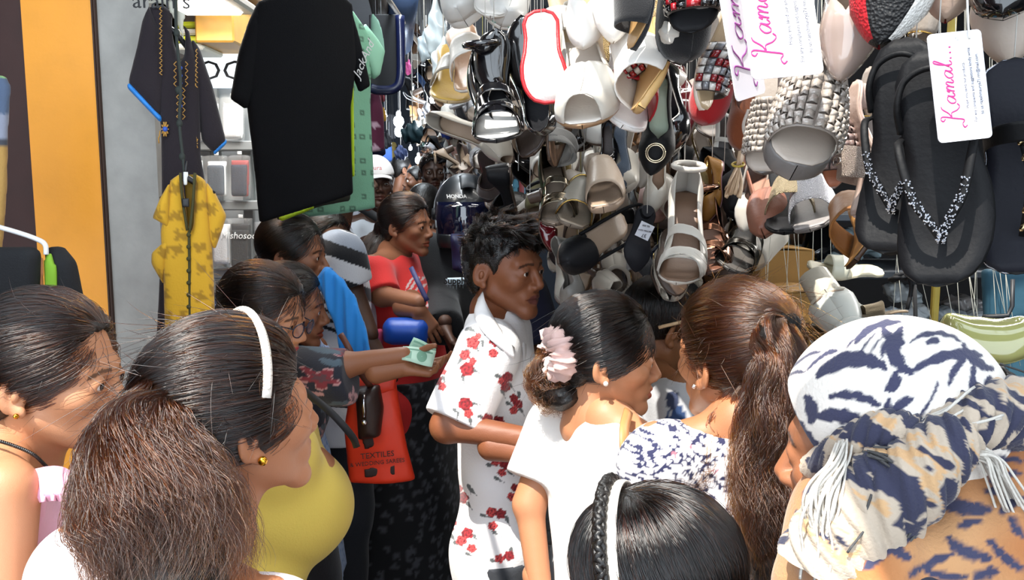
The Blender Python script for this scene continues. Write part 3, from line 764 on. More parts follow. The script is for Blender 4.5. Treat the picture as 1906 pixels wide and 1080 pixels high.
# packets
packet_film = mat('clear_film', '#ffffff', .08, trans=.0, alpha=.1, spec=.8)
def packet(label, px, py, w, h_, colr, card='#e8e8ea', text=None, band=None, d=3.08, tcol='#ffffff', blob=None):
    pl = Plane(px, py, d, 6); r = empty('sock_packet', pl.o); tag(r, label, 'packet', 'sock packets on the left shop rack')
    x0, x1, y0, y1 = px-w/2, px+w/2, py-h_/2, py+h_/2
    slab('card', pl, [(x0+4, y0+10), (x1-4, y0+10), (x1-4, y1-4), (x0+4, y1-4)], .006, mat('card_'+card, card, .6), r, h=.007, base=pl.o, n0=-.006)
    slab('sock', pl, [(x0+6, y0+h_*.22), (x1-6, y0+h_*.22), (x1-6, y1-6), (x0+6, y1-6)], .009, mat('sock_'+colr, colr, .85, bump=('noise', 200, .4)), r, h=.007, base=pl.o, n0=.006, fold=.001)
    f = slab('film', pl, [(x0, y0), (x1, y0), (x1, y1), (x0, y1)], .018, packet_film, r, h=.009, base=pl.o, fold=.0015, n0=.003)
    slab('hang_tab', pl, [(px-6, y0-9), (px+6, y0-9), (px+6, y0+2), (px-6, y0+2)], .002, mat('tab_white', '#e6e6e6', .4), r, h=.004, base=pl.o)
    if blob: slab('picture', pl, blob_pts(px, y0+h_*.3, w*.28, h_*.14), .002, mat('blob_'+blob, blob, .6), r, h=.005, base=pl.o, n0=.017)
    if band: slab('band', pl, [(x0+6, y1-h_*.34), (x1-6, y1-h_*.34), (x1-6, y1-h_*.22), (x0+6, y1-h_*.22)], .002, mat('band_'+band, band, .6), r, h=.005, base=pl.o, n0=.016)
    if text: text3('lettering', text, pl.px(px, y0+h_*.33, .024), pl.u, pl.v, .034, mat('ink_'+tcol, tcol, .6), r, pl.o, shear=.2)
def blob_pts(cx, cy, rx, ry): return [(cx+rx*(1+.2*math.sin(3*a))*math.cos(a), cy+ry*math.sin(a)) for a in np.linspace(0, 6.28, 14, endpoint=False)]
packet('white sock packet with red picture beside the black shirt', 433, 222, 46, 84, '#d9d9dc', blob='#c03a3a')
packet('white sock packet with faint picture behind the dark kurta sleeve', 388, 222, 44, 84, '#cfd0d4', blob='#b56a6a')
packet('grey sock packet with pale card on the middle rail', 403, 330, 44, 82, '#39424f')
packet('navy sock packet with red and white card on the middle rail', 446, 330, 42, 84, '#171c33', card='#9a3030')
packet('white and red sock packet beside the yellow shirt', 412, 452, 40, 92, '#d5d5d8', band='#c23a30')
packet('black sock packet with orange band on the lowest rail', 448, 455, 46, 98, '#131316', card='#15151a', text='Mishosoc', band='#d8802a')
packet('white sock packet with orange badge under the black shirt', 492, 450, 36, 76, '#dcdcdc', blob='#e09a50')
packet('grey sock packet half hidden by the dark kurta hem', 362, 330, 38, 84, '#596270')
# warm cabinet and downlight at the shop's top
q = P(425, 45, 3.0); cb = empty('wall_cabinet', q); tag(cb, 'yellow wooden cabinet end above the lit sign', 'cabinet')
MB().bbox((0, 0, 0), (.13, .3, .17), .006).build('cabinet_body', mat('yellow_wood', '#b88a3c', .5, vary=.15), cb, False)
MB().bbox((-.08, 0, .1), (.36, .34, .03), .005).build('cabinet_top', mat('brown_wood', '#7a5526', .5, vary=.15), cb, False)
q = P(365, 70, 3.0); bk = empty('folded_stack', q); tag(bk, 'stack of folded yellow and white packets on the cabinet shelf', 'stack')
for i, c in enumerate(('#d8d8d0', '#c8cf30', '#d8d8d0', '#b8c428')): MB().bbox((0, 0, -.045+i*.024), (.12, .2, .02), .006).build('packet', mat('pk'+c, c, .5), bk, False)
q = P(380, 4, 2.7); dl = empty('ceiling_light', q); tag(dl, 'square recessed lamp in the left shop ceiling', 'lamp')
MB().bbox((0, 0, 0), (.26, .26, .03), .008).build('lamp_frame', mat('lamp_frame', '#8a8580', .4), dl, False)
MB().bbox((0, 0, -.014), (.19, .19, .02), .01).build('diffuser', mat('lamp_glow', '#fff6e6', .4, emit=9), dl, False)
al = bpy.data.lights.new('shop_lamp', 'AREA'); al.energy = 5; al.size = .3; al.color = (1, .95, .88); ao = bpy.data.objects.new('shop_lamp', al); C.objects.link(ao); ao.location = q+[0, -.1, -.06]
al2 = bpy.data.lights.new('shop_lamp_b', 'AREA'); al2.energy = 5; al2.size = .4; al2.color = (1, .97, .93); ao2 = bpy.data.objects.new('shop_lamp_b', al2); C.objects.link(ao2); ao2.location = P(470, -160, 2.6)

# ---- garments at the left
def garment(name, label, cat='shirt', at=None, group=None): r = empty(name, at); tag(r, label, cat, group); return r
# black T-shirt in front of green ones
pt = Plane(560, 200, 2.45, -38)
tb = garment('t_shirt', 'large black T-shirt hanging in front of the green printed one', at=pt.o)
blk = mat('black_jersey', '#06070b', .92, bump=('noise', 350, .3), spec=.2)
slab('shirt_body', pt, [(478, 4), (505, -8), (540, -14), (600, -14), (632, -8), (655, 8), (662, 120), (650, 200), (656, 362), (620, 372), (560, 388), (520, 402), (482, 416), (470, 300), (458, 190), (462, 60)], .016, blk, tb, fold=.006, ff=(16, 5), base=pt.o, seed=2, billow=.03)
slab('sleeve', pt, [(480, 0), (462, 40), (445, 95), (428, 184), (458, 205), (470, 170), (480, 90)], .02, blk, tb, fold=.005, base=pt.o, seed=3, n0=.005)
slab('sleeve', pt, [(650, 0), (668, 60), (680, 105), (692, 160), (672, 172), (660, 140), (646, 80)], .02, blk, tb, fold=.005, base=pt.o, seed=4, n0=-.01)
text3('sleeve_print', 'JackAnd', pt.px(671, 112, .02), pt.px(680, 92)-pt.px(662, 134), pt.px(660, 110)-pt.px(674, 120), .036, mat('print_white', '#b9b9b9', .7), tb, pt.o, shear=.3)
pg = Plane(640, 220, 2.75, -38)
gcol = '#6fa387'
def gpaint(V, W, c):
    u, v = V[:, 0]*26, V[:, 2]*26; a, b = np.floor(u), np.floor(v); hsh = np.abs(np.sin(a*12.98+b*78.2)*437.5) % 1
    fu, fv = np.abs(u-a-.5-(hsh-.5)*.3), np.abs(v-b-.5); m = (hsh > .45) & (np.maximum(fu, fv) < .25) & (np.maximum(fu, fv) > .12); c[m] *= .35; return c
tg = garment('t_shirt', 'mint green printed T-shirt hanging behind the black one', at=pg.o)
slab('shirt_body', pg, [(600, -10), (655, 20), (690, 70), (690, 200), (697, 388), (640, 398), (560, 405), (540, 250), (560, 20)], .012, cloth_v, tg, h=.0055, fold=.004, base=pg.o, col=gcol, paint=gpaint, seed=5)
slab('sleeve', pg, [(676, 40), (700, 70), (715, 95), (706, 140), (694, 150), (680, 110)], .016, mat('mint_plain', '#7fb096', .85), tg, base=pg.o, seed=6, fold=.003)
pn = Plane(580, 380, 2.6, -38)
tn = garment('t_shirt', 'black T-shirt with neon yellow hem strip under the green one', at=pn.o)
slab('shirt_body', pn, [(500, 60), (640, 60), (652, 374), (600, 384), (515, 412), (498, 330)], .012, mat('olive_jersey', '#2a2c22', .9), tn, base=pn.o, seed=7, fold=.004)
slab('hem_strip', pn, [(514, 404), (578, 378), (582, 388), (520, 412)], .016, mat('neon', '#b5d420', .7, vary=.1), tn, base=pn.o, h=.005, n0=.012)
slab('edge_strip', pn, [(651, 130), (657, 130), (659, 330), (653, 330)], .014, mat('neon', '#b5d420', .7), tn, base=pn.o, h=.005)
# kurta
pk = Plane(330, 300, 1.86, -18)
kb = mat('kurta_cloth', '#1b1219', .9, bump=('noise', 300, .3), sheen=.1)
ku = garment('kurta', 'dark plum kurta with blue cuffs hanging on the grey column', 'kurta', pk.o)
slab('kurta_body', pk, [(275, 12), (306, 10), (330, 30), (352, 58), (372, 140), (374, 290), (386, 360), (392, 640), (290, 640), (302, 420), (300, 240), (284, 120)], .02, kb, ku, fold=.006, ff=(14, 4), base=pk.o, seed=8, holes=[[(319, 20), (345, 60), (343, 105), (334, 118), (322, 70)]])
slab('sleeve', pk, [(278, 12), (266, 40), (256, 90), (239, 156), (302, 228), (308, 150), (300, 60)], .022, kb, ku, base=pk.o, seed=9, fold=.004, n0=.012)
slab('sleeve', pk, [(352, 60), (372, 90), (396, 160), (421, 262), (398, 286), (375, 262), (362, 160)], .022, kb, ku, base=pk.o, seed=10, fold=.004, n0=-.012)
blu = mat('blue_cuff', '#2f86d8', .7)
slab('cuff', pk, [(239, 154), (246, 158), (304, 220), (301, 231), (237, 164)], .026, blu, ku, base=pk.o, h=.005, n0=.012)
slab('cuff', pk, [(421, 257), (423, 266), (398, 290), (395, 281)], .026, blu, ku, base=pk.o, h=.005, n0=-.012)
gold = mat('gold_thread', '#b98a3c', .5, bump=('noise', 300, .6)); bth = mat('blue_thread', '#2c56b8', .6)
mb = MB(); 
def emb(px, py, n=.03): return pk.px(px, py, n)
for j in range(9):
    yy = 118+j*12; w = 8 if j < 4 else 3
    for sx in (-1, 1):
        mb.tube([emb(338+sx*w, yy), emb(338+sx*(w+5), yy+5), emb(338+sx*w, yy+10)], .0012, 4)
for k in range(14): mb.tube([emb(302+k*.15, 18+k*9), emb(299, 22+k*9), emb(304, 26+k*9)], .0012, 4)
for k in range(8): mb.tube([emb(368-k*.4, 95+k*9), emb(365, 99+k*9), emb(369, 103+k*9)], .0012, 4)
for k in range(10):
    a = k*.628; mb.tube([emb(309+3*math.cos(a), 242+4*math.sin(a)), emb(309+7*math.cos(a), 242+14*math.sin(a))], .0018, 4)
mb.tube([emb(300, 245), emb(299, 255), emb(297, 258), emb(298, 268)], .0015, 4)
for k in range(8): a = k*.785; mb.tube([emb(366+1*math.cos(a), 268+4*math.sin(a), .02), emb(366+3*math.cos(a), 268+12*math.sin(a), .02)], .0016, 4)
mb.build('gold_embroidery', gold, ku, off=pk.o, kind='stuff')
mb = MB()
for j in range(6): mb.ball(emb(338, 130+j*14, .031), .004, 6)
mb.ball(emb(309, 242, .03), .006, 6); mb.build('blue_embroidery', bth, ku, off=pk.o, kind='stuff')
hgm = mat('hanger_black', '#16161a', .35)
hg = MB(); hg.tube([pk.px(300, 40, 0), pk.px(326, 60, .0), pk.px(352, 92, 0)], .006); hg.tube([pk.px(328, 60), pk.px(328, 20), pk.px(326, -40)], .0035)
o = hg.build('coat_hanger', hgm, None); tag(o, 'black plastic hanger inside the dark plum kurta neck', 'hanger')
# rope with knots
rope = MB(); rp = [P(327, -60, 1.80), P(328, 60, 1.79), P(336, 150, 1.785), P(334, 230, 1.78), P(340, 290, 1.775), P(346, 345, 1.77)]
rope.tube(catmull(rp, 5), .0035, 6)
for p in (P(329, 62, 1.79), P(332, 168, 1.785), P(334, 230, 1.78), P(339, 292, 1.775)): rope.ball(p, (.007, .007, .009), 8)
o = rope.build('rope', mat('rope_grey', '#2a302c', .8)); tag(o, 'dark knotted rope hanging down over the dark plum kurta', 'rope')
# white plastic sheet above the kurta with handwriting
ps = Plane(318, 20, 1.80, -5); wt = empty('price_card', ps.o); tag(wt, 'clear white plastic sheet with handwriting above the kurta', 'card')
slab('sheet', ps, [(272, -50), (344, -50), (346, 20), (342, 78), (326, 40), (306, 8), (272, 8)], .0025, mat('milky_film', '#d5d3c4', .3, alpha=.6), wt, base=ps.o, h=.006, fold=.002)
text3('handwriting', 'arain s', ps.px(302, 4, .006), ps.u, ps.v, .045, mat('pen', '#101014', .6), wt, ps.o)
# yellow shirt
py_ = Plane(352, 450, 1.74, -12)
def ypaint(V, W, c):
    u, v = V[:, 0]*30, V[:, 2]*24; a, b = np.floor(u), np.floor(v); hs = np.abs(np.sin(a*12.98+b*78.2)*437.5) % 1; hs2 = np.abs(np.sin(a*3.7+b*51.2)*917.5) % 1
    d = np.hypot(u-a-.5-(hs-.5)*.5, (v-b-.5-(hs2-.5)*.5)*1.3); an = np.arctan2(v-b-.5, u-a-.5); m = d < .33+.14*np.sin(5*an+hs*6); m &= hs > .25; c[m] *= np.array([.55, .52, .5]); return c
ys = garment('kurti', 'mustard yellow leaf print top hanging under the dark kurta', 'kurti', py_.o)
yc = '#c99a1c'
slab('shirt_body', py_, [(318, 335), (338, 322), (352, 330), (366, 322), (384, 338), (392, 420), (398, 520), (402, 640), (308, 640), (306, 520), (300, 430)], .02, cloth_v, ys, h=.005, fold=.006, ff=(24, 8), base=py_.o, col=yc, paint=ypaint, seed=11, holes=[[(338, 322), (366, 322), (360, 420), (356, 432), (350, 420)]])
slab('sleeve', py_, [(320, 334), (300, 370), (286, 405), (312, 420), (318, 440), (284, 470), (283, 490), (306, 530), (318, 460)], .018, cloth_v, ys, h=.005, fold=.005, base=py_.o, col=yc, paint=ypaint, seed=12, n0=.008)
slab('sleeve', py_, [(380, 334), (400, 360), (421, 402), (412, 430), (398, 470), (386, 440)], .02, cloth_v, ys, h=.005, fold=.005, base=py_.o, col=yc, paint=ypaint, seed=13, n0=-.006)
mb = MB()
for p in [[(339, 322), (343, 370), (352, 428)], [(366, 322), (362, 380), (356, 432)], [(355, 430), (356, 500), (357, 600)]]: mb.tube(catmull([py_.px(*q, .024) for q in p], 5), .003, 5)
for j in range(9): mb.ball(py_.px(355, 436+j*22, .026), .005, 6)
mb.build('piping', mat('olive_piping', '#3d3a16', .8), ys, off=py_.o)
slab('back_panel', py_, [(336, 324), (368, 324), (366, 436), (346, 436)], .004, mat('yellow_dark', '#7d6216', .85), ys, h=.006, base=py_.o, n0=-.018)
o = MB().tube([py_.px(300, 372, -.004), py_.px(340, 334, -.004), py_.px(346, 330, -.004), py_.px(398, 362, -.004)], .006).tube([py_.px(346, 332), py_.px(346, 300)], .003).build('coat_hanger', hgm); tag(o, 'black plastic hanger inside the mustard yellow top', 'hanger')
for pxy, lab in (((350, 335), 'small white price tag at the mustard top neck'), ((352, 372), 'small black label hanging in the mustard top neckline')):
    o = slab('price_tag', py_, [(pxy[0]-6, pxy[1]-16), (pxy[0]+5, pxy[1]-16), (pxy[0]+5, pxy[1]+12), (pxy[0]-6, pxy[1]+12)] if 'white' in lab else [(341, 368), (358, 366), (358, 386), (341, 388)], .003, mat('tag_white' if 'white' in lab else 'tag_black', '#dcdcd8' if 'white' in lab else '#18181a', .5), None, h=.004, n0=.03); tag(o, lab, 'tag')
# far-left: black trousers on a white wire hanger, printed cloth edge
pb = Plane(60, 500, 1.45, 8)
tr = garment('folded_trousers', 'black trousers folded over a white wire hanger at far left', 'trousers', pb.o)
slab('trouser_fold', pb, [(-60, 460), (70, 458), (82, 470), (74, 640), (-60, 640)], .02, mat('black_twill', '#111216', .85, bump=('noise', 400, .3)), tr, base=pb.o, fold=.003, n0=.012)
slab('trouser_back', pb, [(66, 462), (92, 460), (118, 490), (132, 560), (128, 640), (84, 640)], .022, mat('black_twill', '#111216', .85), tr, base=pb.o, fold=.003, n0=-.03)
slab('green_cloth', pb, [(78, 474), (92, 470), (104, 500), (102, 640), (82, 640)], .006, mat('lime_cloth', '#7fae2a', .8), tr, base=pb.o, fold=.003, n0=-.006)
slab('orange_cloth', pb, [(72, 480), (82, 476), (84, 640), (70, 640)], .006, mat('peach_cloth', '#b9774a', .8), tr, base=pb.o, fold=.003, n0=.0)
o = MB().tube(catmull([pb.px(-40, 412, .0), pb.px(30, 432, 0), pb.px(70, 446, 0), pb.px(84, 456, 0), pb.px(86, 474, 0)], 6), .0042, 8).build('wire_hanger', mat('white_plastic', '#e2e2e2', .35)); tag(o, 'white wire hanger carrying black trousers at far left', 'hanger')
pc = Plane(0, 300, 1.7, 0)
def cpaint(V, W, c):
    v = V[:, 2]; c[:] = srgb('#b08a4a'); c[v > .03] = srgb('#8a8fa0'); c[v > .09] = srgb('#50607a'); c[v > .16] = srgb('#8fc07a'); c[v > .18] = srgb('#2a3038'); c[np.abs(v-.035) < .005] *= .2; return c
o = slab('printed_cloth', pc, [(-60, 135), (8, 140), (18, 160), (14, 250), (12, 340), (2, 470), (-60, 470)], .012, cloth_v, None, fold=.004, col='#888888', paint=cpaint); tag(o, 'printed blue and tan cloth hanging at the left edge', 'cloth')

# invented glowing tube fixture, added to go with the face fill light
def fill_tube(label, c, ln, ax):
    t = empty('fill_tube', c); tag(t, label, 'lamp'); a = np.asarray(ax, float)*ln/2
    MB().tube([-a, a], .013, 10).build('tube', mat('fill_tube_glow', '#f4f8ff', .3, emit=6.), t); MB().tube([-a*1.03+UP*.022, a*1.03+UP*.022], .016, 6).build('fitting', mat('fitting_white', '#c9c9c9', .5), t)
    MB().tube([UP*.03, UP*(2.975-c[2])], .004, 5).build('wire', mat('edge_black', '#16181c', .5), t)
fill_tube('added fill tube inside the stall among the hanging shoes', np.array([1.55, 2.35, 2.12]), .9, (.35, .94, 0))
# ---------------------------------------------------------------- prints
def rings(px, py, V, I, marks):
    pass
def cellhash(a, b, k): return np.abs(np.sin(a*12.9898+b*78.233+k*37.719)*43758.5453) % 1
def voro(U, W, sc):
    """nearest feature: distance, hash"""
    u, v = U*sc, W*sc; a0, b0 = np.floor(u), np.floor(v); best = np.full(u.shape, 9.); hh = np.zeros(u.shape); an = np.zeros(u.shape)
    for i in (-1, 0, 1):
        for j in (-1, 0, 1):
            a, b = a0+i, b0+j; cx = a+cellhash(a, b, 1); cy = b+cellhash(a, b, 2); d = np.hypot(u-cx, v-cy); m = d < best
            best = np.where(m, d, best); hh = np.where(m, cellhash(a, b, 3), hh); an = np.where(m, np.arctan2(v-cy, u-cx), an)
    return best, hh, an
ROSES = [(894,590,6,0),(906,605,10,1),(880,638,11,1),(890,626,6,0),(922,635,10,2),(918,658,8,1),(865,661,9,1),(869,688,12,2),(880,672,7,1),(814,708,8,2),(824,692,6,1),(823,720,7,1),(935,710,7,1),(945,702,9,2),(941,721,8,2),(956,741,7,2),(964,752,8,2),(956,764,7,1),(866,752,12,2),(872,770,8,1),(908,780,9,2),(928,785,10,2),(911,801,7,1),(842,876,9,2),(847,895,6,1),(855,910,6,1),(861,927,10,2),(923,860,7,1),(941,863,10,2),(934,880,7,1),(953,925,8,1),(915,954,9,1),(932,957,9,2),(917,979,8,1),(834,960,6,2),(836,985,8,2),(845,974,5,1),(870,993,10,2),(859,1006,9,1),(878,1021,8,1),(930,1040,8,1),(947,1035,9,2),(958,908,7,2),(812,800,8,1),(822,812,7,2),(898,545,7,1),(905,700,0,0)]
LEAVES = [(880,615,.4),(872,612,-.5),(888,650,.9),(905,618,2),(930,648,.8),(856,672,2.2),(884,690,.5),(862,705,1.4),(826,706,1.2),(812,690,.3),(950,718,.9),(936,730,1.2),(928,700,.1),(970,764,1),(948,752,.4),(852,772,1.6),(848,765,.8),(884,752,.2),(876,785,1.4),(940,800,1),(922,800,.5),(896,776,.2),(834,866,1),(850,912,1.4),(873,908,1.3),(879,914,.8),(872,940,.9),(848,936,.4),(950,880,.8),(926,892,.5),(912,866,.1),(922,992,.6),(944,968,1.2),(900,960,.3),(828,974,1.5),(842,1000,.9),(884,1000,1),(872,1032,.4),(850,1012,.5),(918,1044,.3),(952,1026,1.4),(898,640,1.5),(872,655,.7),(966,735,1.4),(910,790,2.4)]
def rosepaint(V, uvb, c, I):
    x, y, d = proj(V); k = 1.0
    for lx, ly, an in LEAVES:
        dx, dy = x-lx, y-ly; a = dx*math.cos(an)+dy*math.sin(an); b = -dx*math.sin(an)+dy*math.cos(an); m = (a/7.5)**2+(b/(3.2-.25*np.clip(a, -4, 4)))**2 < 1
        c[m] = srgb('#5c5f60')
        m2 = (np.abs(b) < .6) & (np.abs(a-8) < 6); c[m2] = srgb('#77777a')
    dk, md, lt = (np.array(srgb(h)) for h in ('#5a0f18', '#a8232c', '#d2504e'))
    for rx, ry, r, t in ROSES:
        if r == 0: continue
        dx, dy = x-rx, y-ry; rr = np.hypot(dx, dy*1.05); an = np.arctan2(dy, dx); R = r*1.12*(1+.10*np.cos(5*an+rx)); m = rr < R
        sw = np.sin(rr/r*9.5+an*2+rx)+.5*np.sin(an*3-rr/r*5+ry)
        base = (lt, lt*.55+md*.45, md*.6+dk*.4)[t]; col = np.where((sw > .35)[:, None], base*1.15, base*.72); col = np.where((sw < -.7)[:, None], dk, col)
        c[m] = col[m]
    return c
def mk(mask_col):
    return mask_col
def floral_nb(V, uvb, c, I):             # white dress, navy leaf print
    U = V[:, 0]*.9+V[:, 1]*.4; d, h, an = voro(U, V[:, 2], 105); m = d < .40+.16*np.cos(an*3+h*6); m &= h < .78
    c[:] = srgb('#e9e7ea'); c[m] = srgb('#23264a'); pk = m & (h > .74); c[pk] = srgb('#b06a78'); return c
def darkfloral(V, uvb, c, I):
    U = V[:, 0]*.7+V[:, 1]*.7; d, h, an = voro(U, V[:, 2], 15); R = .33+.13*np.cos(5*an+h*9)
    c[:] = srgb('#1b1e2b'); m = (d < R) & (h > .45); c[m] = srgb('#b98a8a'); m = (d < R*.9) & (h > .8); c[m] = srgb('#7d2a35'); m = (d < R*.4) & (h > .45); c[m] = srgb('#5a3a42')
    d, h, an = voro(U+.3, V[:, 2]+.2, 26); m = (d < .3+.15*np.cos(2*an)) & (h > .65); c[m] = srgb('#4a5a66'); return c
def skirtfloral(V, uvb, c, I):
    U = V[:, 0]*.7+V[:, 1]*.7; d, h, an = voro(U, V[:, 2], 30); c[:] = srgb('#121216'); m = (d < .3+.14*np.cos(4*an+h*9)) & (h > .3); c[m] = srgb('#4a4a50'); return c
def bluecheck(V, uvb, c, I):
    d, h, an = voro(V[:, 0]*.7+V[:, 1]*.7, V[:, 2], 80); c[:] = srgb('#a9c0e4'); c[d < .3] = srgb('#6f8fc8'); return c
def stripes(V, uvb, c, I):
    z = V[:, 2]; y = proj(V)[1]
    c[:] = srgb('#d9dadc'); t = (z*36) % 1
    c[t < .45] = srgb('#14151a')
    band = (uvb[:, 0] > .13)
    return c
def sleeve_stripes(V, uvb, c, I):
    x, y, d = proj(V); c[:] = srgb('#dcdcde'); w = y-.35*(x-640)
    blk = np.zeros(len(V), bool)
    for a, b in ((396, 404), (411, 419), (426, 434), (443, 449), (478, 506), (540, 565), (590, 598), (606, 613), (622, 629), (638, 645)): blk |= (w > a-20) & (w < b-20)
    c[(w > 430) & (w < 459)] = srgb('#8b93a0'); c[blk] = srgb('#15161b'); return c
def redlogo(V, uvb, c, I):
    x, y, d = proj(V); m1 = np.abs(np.hypot(x-790, (y-548)*.9)-30) < 6; m2 = np.abs(np.hypot(x-792, y-550)-19) < 3; wave = np.sin(x*.6+y*.4) > -.2
    c[(m1 | m2) & wave & (y > 515)] = srgb('#d9c2c0'); m3 = (np.abs(x-793) < 5-.3*np.abs(y-508)) & (np.abs(y-508) < 9); c[m3] = srgb('#d9b6b6'); return c
def yellowlace(V, uvb, c, I):
    x, y, d = proj(V); s = y-(668+.62*(x-565)); m = s < 8
    u, w = x/6, y/6; dd = np.hypot(u-np.round(u), w-np.round(w)); hole = m & (dd < .22); c[hole] *= .72; e = np.abs(s-8-5*np.abs(np.sin(x*.18))) < 1.6; c[e & (y < 790)] *= .8; return c
def greyflower(V, uvb, c, I):
    x, y, d = proj(V); m = (((x-1262)/24)**2+((y-792)/34)**2 < 1+.3*np.sin(x*.25)+.2*np.sin(y*.2)); c[m] = srgb('#26406a'); m = (((x-1252)/12)**2+((y-745)/18)**2 < 1); c[m] = srgb('#2c3550'); return c
def lav(V, uvb, c, I):
    d, h, an = voro(V[:, 0], V[:, 2], 40); m = (V[:, 2] > I['B'](0, 0, .82)[2]) & (d < .4); c[m] = srgb('#c08a3a'); return c

def band_on_head(I, root, name, tilt, thick, m, wid=.008, x0=0., lift=.016, arc=(8, 172), braid=False, woven=False):
    """hair band over the skull in a plane through the ears"""
    T = I['T']; s = I['hs']; pts = []; nr = []
    for a in np.radians(np.linspace(*arc, 40)):
        u = np.array([math.cos(a), math.sin(a)*math.sin(tilt), math.sin(a)*math.cos(tilt)]); r = 1/np.linalg.norm(u/HAIRR); q = HAIRC+[0, x0, 0]+u*(r+lift); pts.append(T(q)); nr.append(T.R@u)
    mb = MB(); mb.tube(pts, wid, 8, flat=(nr, thick/wid)); o = mb.build(name, m, root, off=I['Bo']); return np.array(pts), np.array(nr)

def stud(I, root, x, m, r=.005, z=-.036, y=-.004, dx=.086):
    T = I['T']; mb = MB(); c = T((x*dx, y, z)); mb.ball(c, r, 10); mb.ball(c+T.R@np.array([x*.003, 0, 0]), r*.6, 8); mb.build('earring', m, root, off=I['Bo'])
gold_m = mat('gold', '#d8a032', .25, metal=1.); silver_m = mat('silver', '#d9dadd', .2, metal=1.)
HB = hairmat('black_strands', .88, .5, .24); HBr = hairmat('brown_strands', .70, .7, .26); HW = hairmat('wispy_brown', .66, .75, .3); HB2 = hairmat('jet_strands', .98, .2, .22)
skin_s = '#a06a48'

# boy in rose shirt
root, I = person('young man in white shirt printed with red roses, dark tousled hair', (938, 500), 2.07, 96, hyaw=124, hpitch=4, female=False, near=3, skin='#7d4b31', shw=.85, build=.92, torso_shift=(0, .028), nkr=.84, lip='#5a2e28',
    arms=dict(R=(P(832, 818, 1.90), P(985, 842, 1.86)), L=(P(960, 800, 2.2), P(1040, 850, 2.1))), hair=dict(kind='short', n=17000, len=.040, flow=(-.1, .5, .05), c='#0c0a09', mat=HB2, seed=3),
    top=dict(c='#e9e6e6', sleeve=.82, sl_o=.010, hem=.405, flare=.0, hemr=.082, o=.018, neck=(.058, .08, .004), paint=rosepaint, h=.0032, fold=.0035, name='rose_shirt'), bottom=dict(c='#33363c'))
Bo = I['Bo']
# open collar: two lapels and a front placket
mb = MB(); cl_in = catmull([P(899, 542, 2.03), P(905, 566, 1.96), P(926, 604, 1.92), P(957, 648, 1.915)], 6); cl_out = catmull([P(890, 556, 2.03), P(884, 588, 1.93), P(906, 626, 1.89), P(957, 668, 1.90)], 6)
G = np.array([[a+(b-a)*t+np.array([0, -.012*math.sin(math.pi*t), 0]) for t in np.linspace(0, 1, 6)] for a, b in zip(cl_in, cl_out)])
mb.grid(G); o = mb.build('collar', mat('shirt_white', '#e9e6e6', .85, bump=('noise', 220, .25)), root, off=Bo); solid(o, .003, 0)
mb = MB(); a = catmull([P(962, 574, 2.13), P(969, 610, 2.08), P(974, 660, 2.03), P(976, 740, 2.0)], 6); b = catmull([P(968, 572, 2.14), P(976, 612, 2.10), P(979, 662, 2.05), P(979, 740, 2.02)], 6)
mb.grid(np.array([[x+(y-x)*t for t in (0, .5, 1)] for x, y in zip(a, b)])); o = mb.build('collar', mat('shirt_white', '#e9e6e6', .85, bump=('noise', 220, .25)), root, off=Bo); solid(o, .003, 0)

# white T-shirt woman
wc = hp = (1134, 664)
path = [P(1050, 668, 1.72), P(1028, 695, 1.72), P(1030, 728, 1.72), P(1056, 738, 1.70)]
root, I = person('woman in plain white T-shirt looking sideways, pink scrunchie in her hair', (1128, 664), 1.72, 55, hyaw=91, hpitch=6, near=3, skin='#b87f5c', torso_shift=(.03, .035), S=1.485, bust=.4, belly=.02, build=1.04, shw=1.0,
    arms=dict(L=(P(985, 965, 1.80), P(1010, 1160, 1.75)), R=(P(1240, 980, 1.45), P(1290, 1110, 1.6))),
    hair=dict(kind='tied', tie=(.0, -.108, -.022), path=path, rad=[.014, .042, .048, .03], n=9000, tail_n=1400, wave=.01, frizz=.006, freq=24, mat=HB2, tail_mat=HW, tie_n=0, thick=.011, front=-.010, fly=120),
    top=dict(c='#ece9e4', sleeve=.62, o=.016, sl_o=.022, hem=.44, neck=(.060, .07, -.004), fold=.003, h=.006, name='t_shirt'), bottom=dict(c='#3a3c44'))
Bo = I['Bo']
# scrunchie: gathered ring
T = I['T']; sc = P(1040, 658, 1.69); ax = T.R@np.array([.25, -1, -.1]); ax /= np.linalg.norm(ax); e1 = np.cross(ax, UP); e1 /= np.linalg.norm(e1); e2 = np.cross(ax, e1)
G = []
for i in range(72):
    a = i/72*2*math.pi; ra = .034+.003*math.sin(5*a); rw = .021+.0045*math.sin(23*a)+.003*math.sin(31*a+1); row = []
    for j in range(14):
        b = j/14*2*math.pi; rr = rw*(1+.22*math.sin(3*b+9*a)); row.append(sc+(e1*math.cos(a)+e2*math.sin(a))*(ra+rr*math.cos(b))+ax*rr*1.15*math.sin(b))
    G.append(row)
MB().grid(G, cu=True, cv=True).build('scrunchie', mat('pink_satin', '#e2bdb4', .42, sheen=.3), root, off=Bo)
stud(I, root, 1, mat('pearl', '#e9e2da', .15, coat=.5), .0052)
# tan bag strap over right shoulder
tanm = mat('tan_leather', '#c08552', .5)
mb = MB(); pts = catmull([P(1170, 765, 1.62), P(1162, 800, 1.535), P(1164, 850, 1.515), P(1178, 885, 1.52), P(1200, 960, 1.55)], 6); mb.tube(pts, .011, 6, flat=(np.array([0, -1, .2]), .3))
o = mb.build('bag_strap', tanm, None); tag(o, 'tan bag strap over the shoulder of the plain white T-shirt', 'strap')

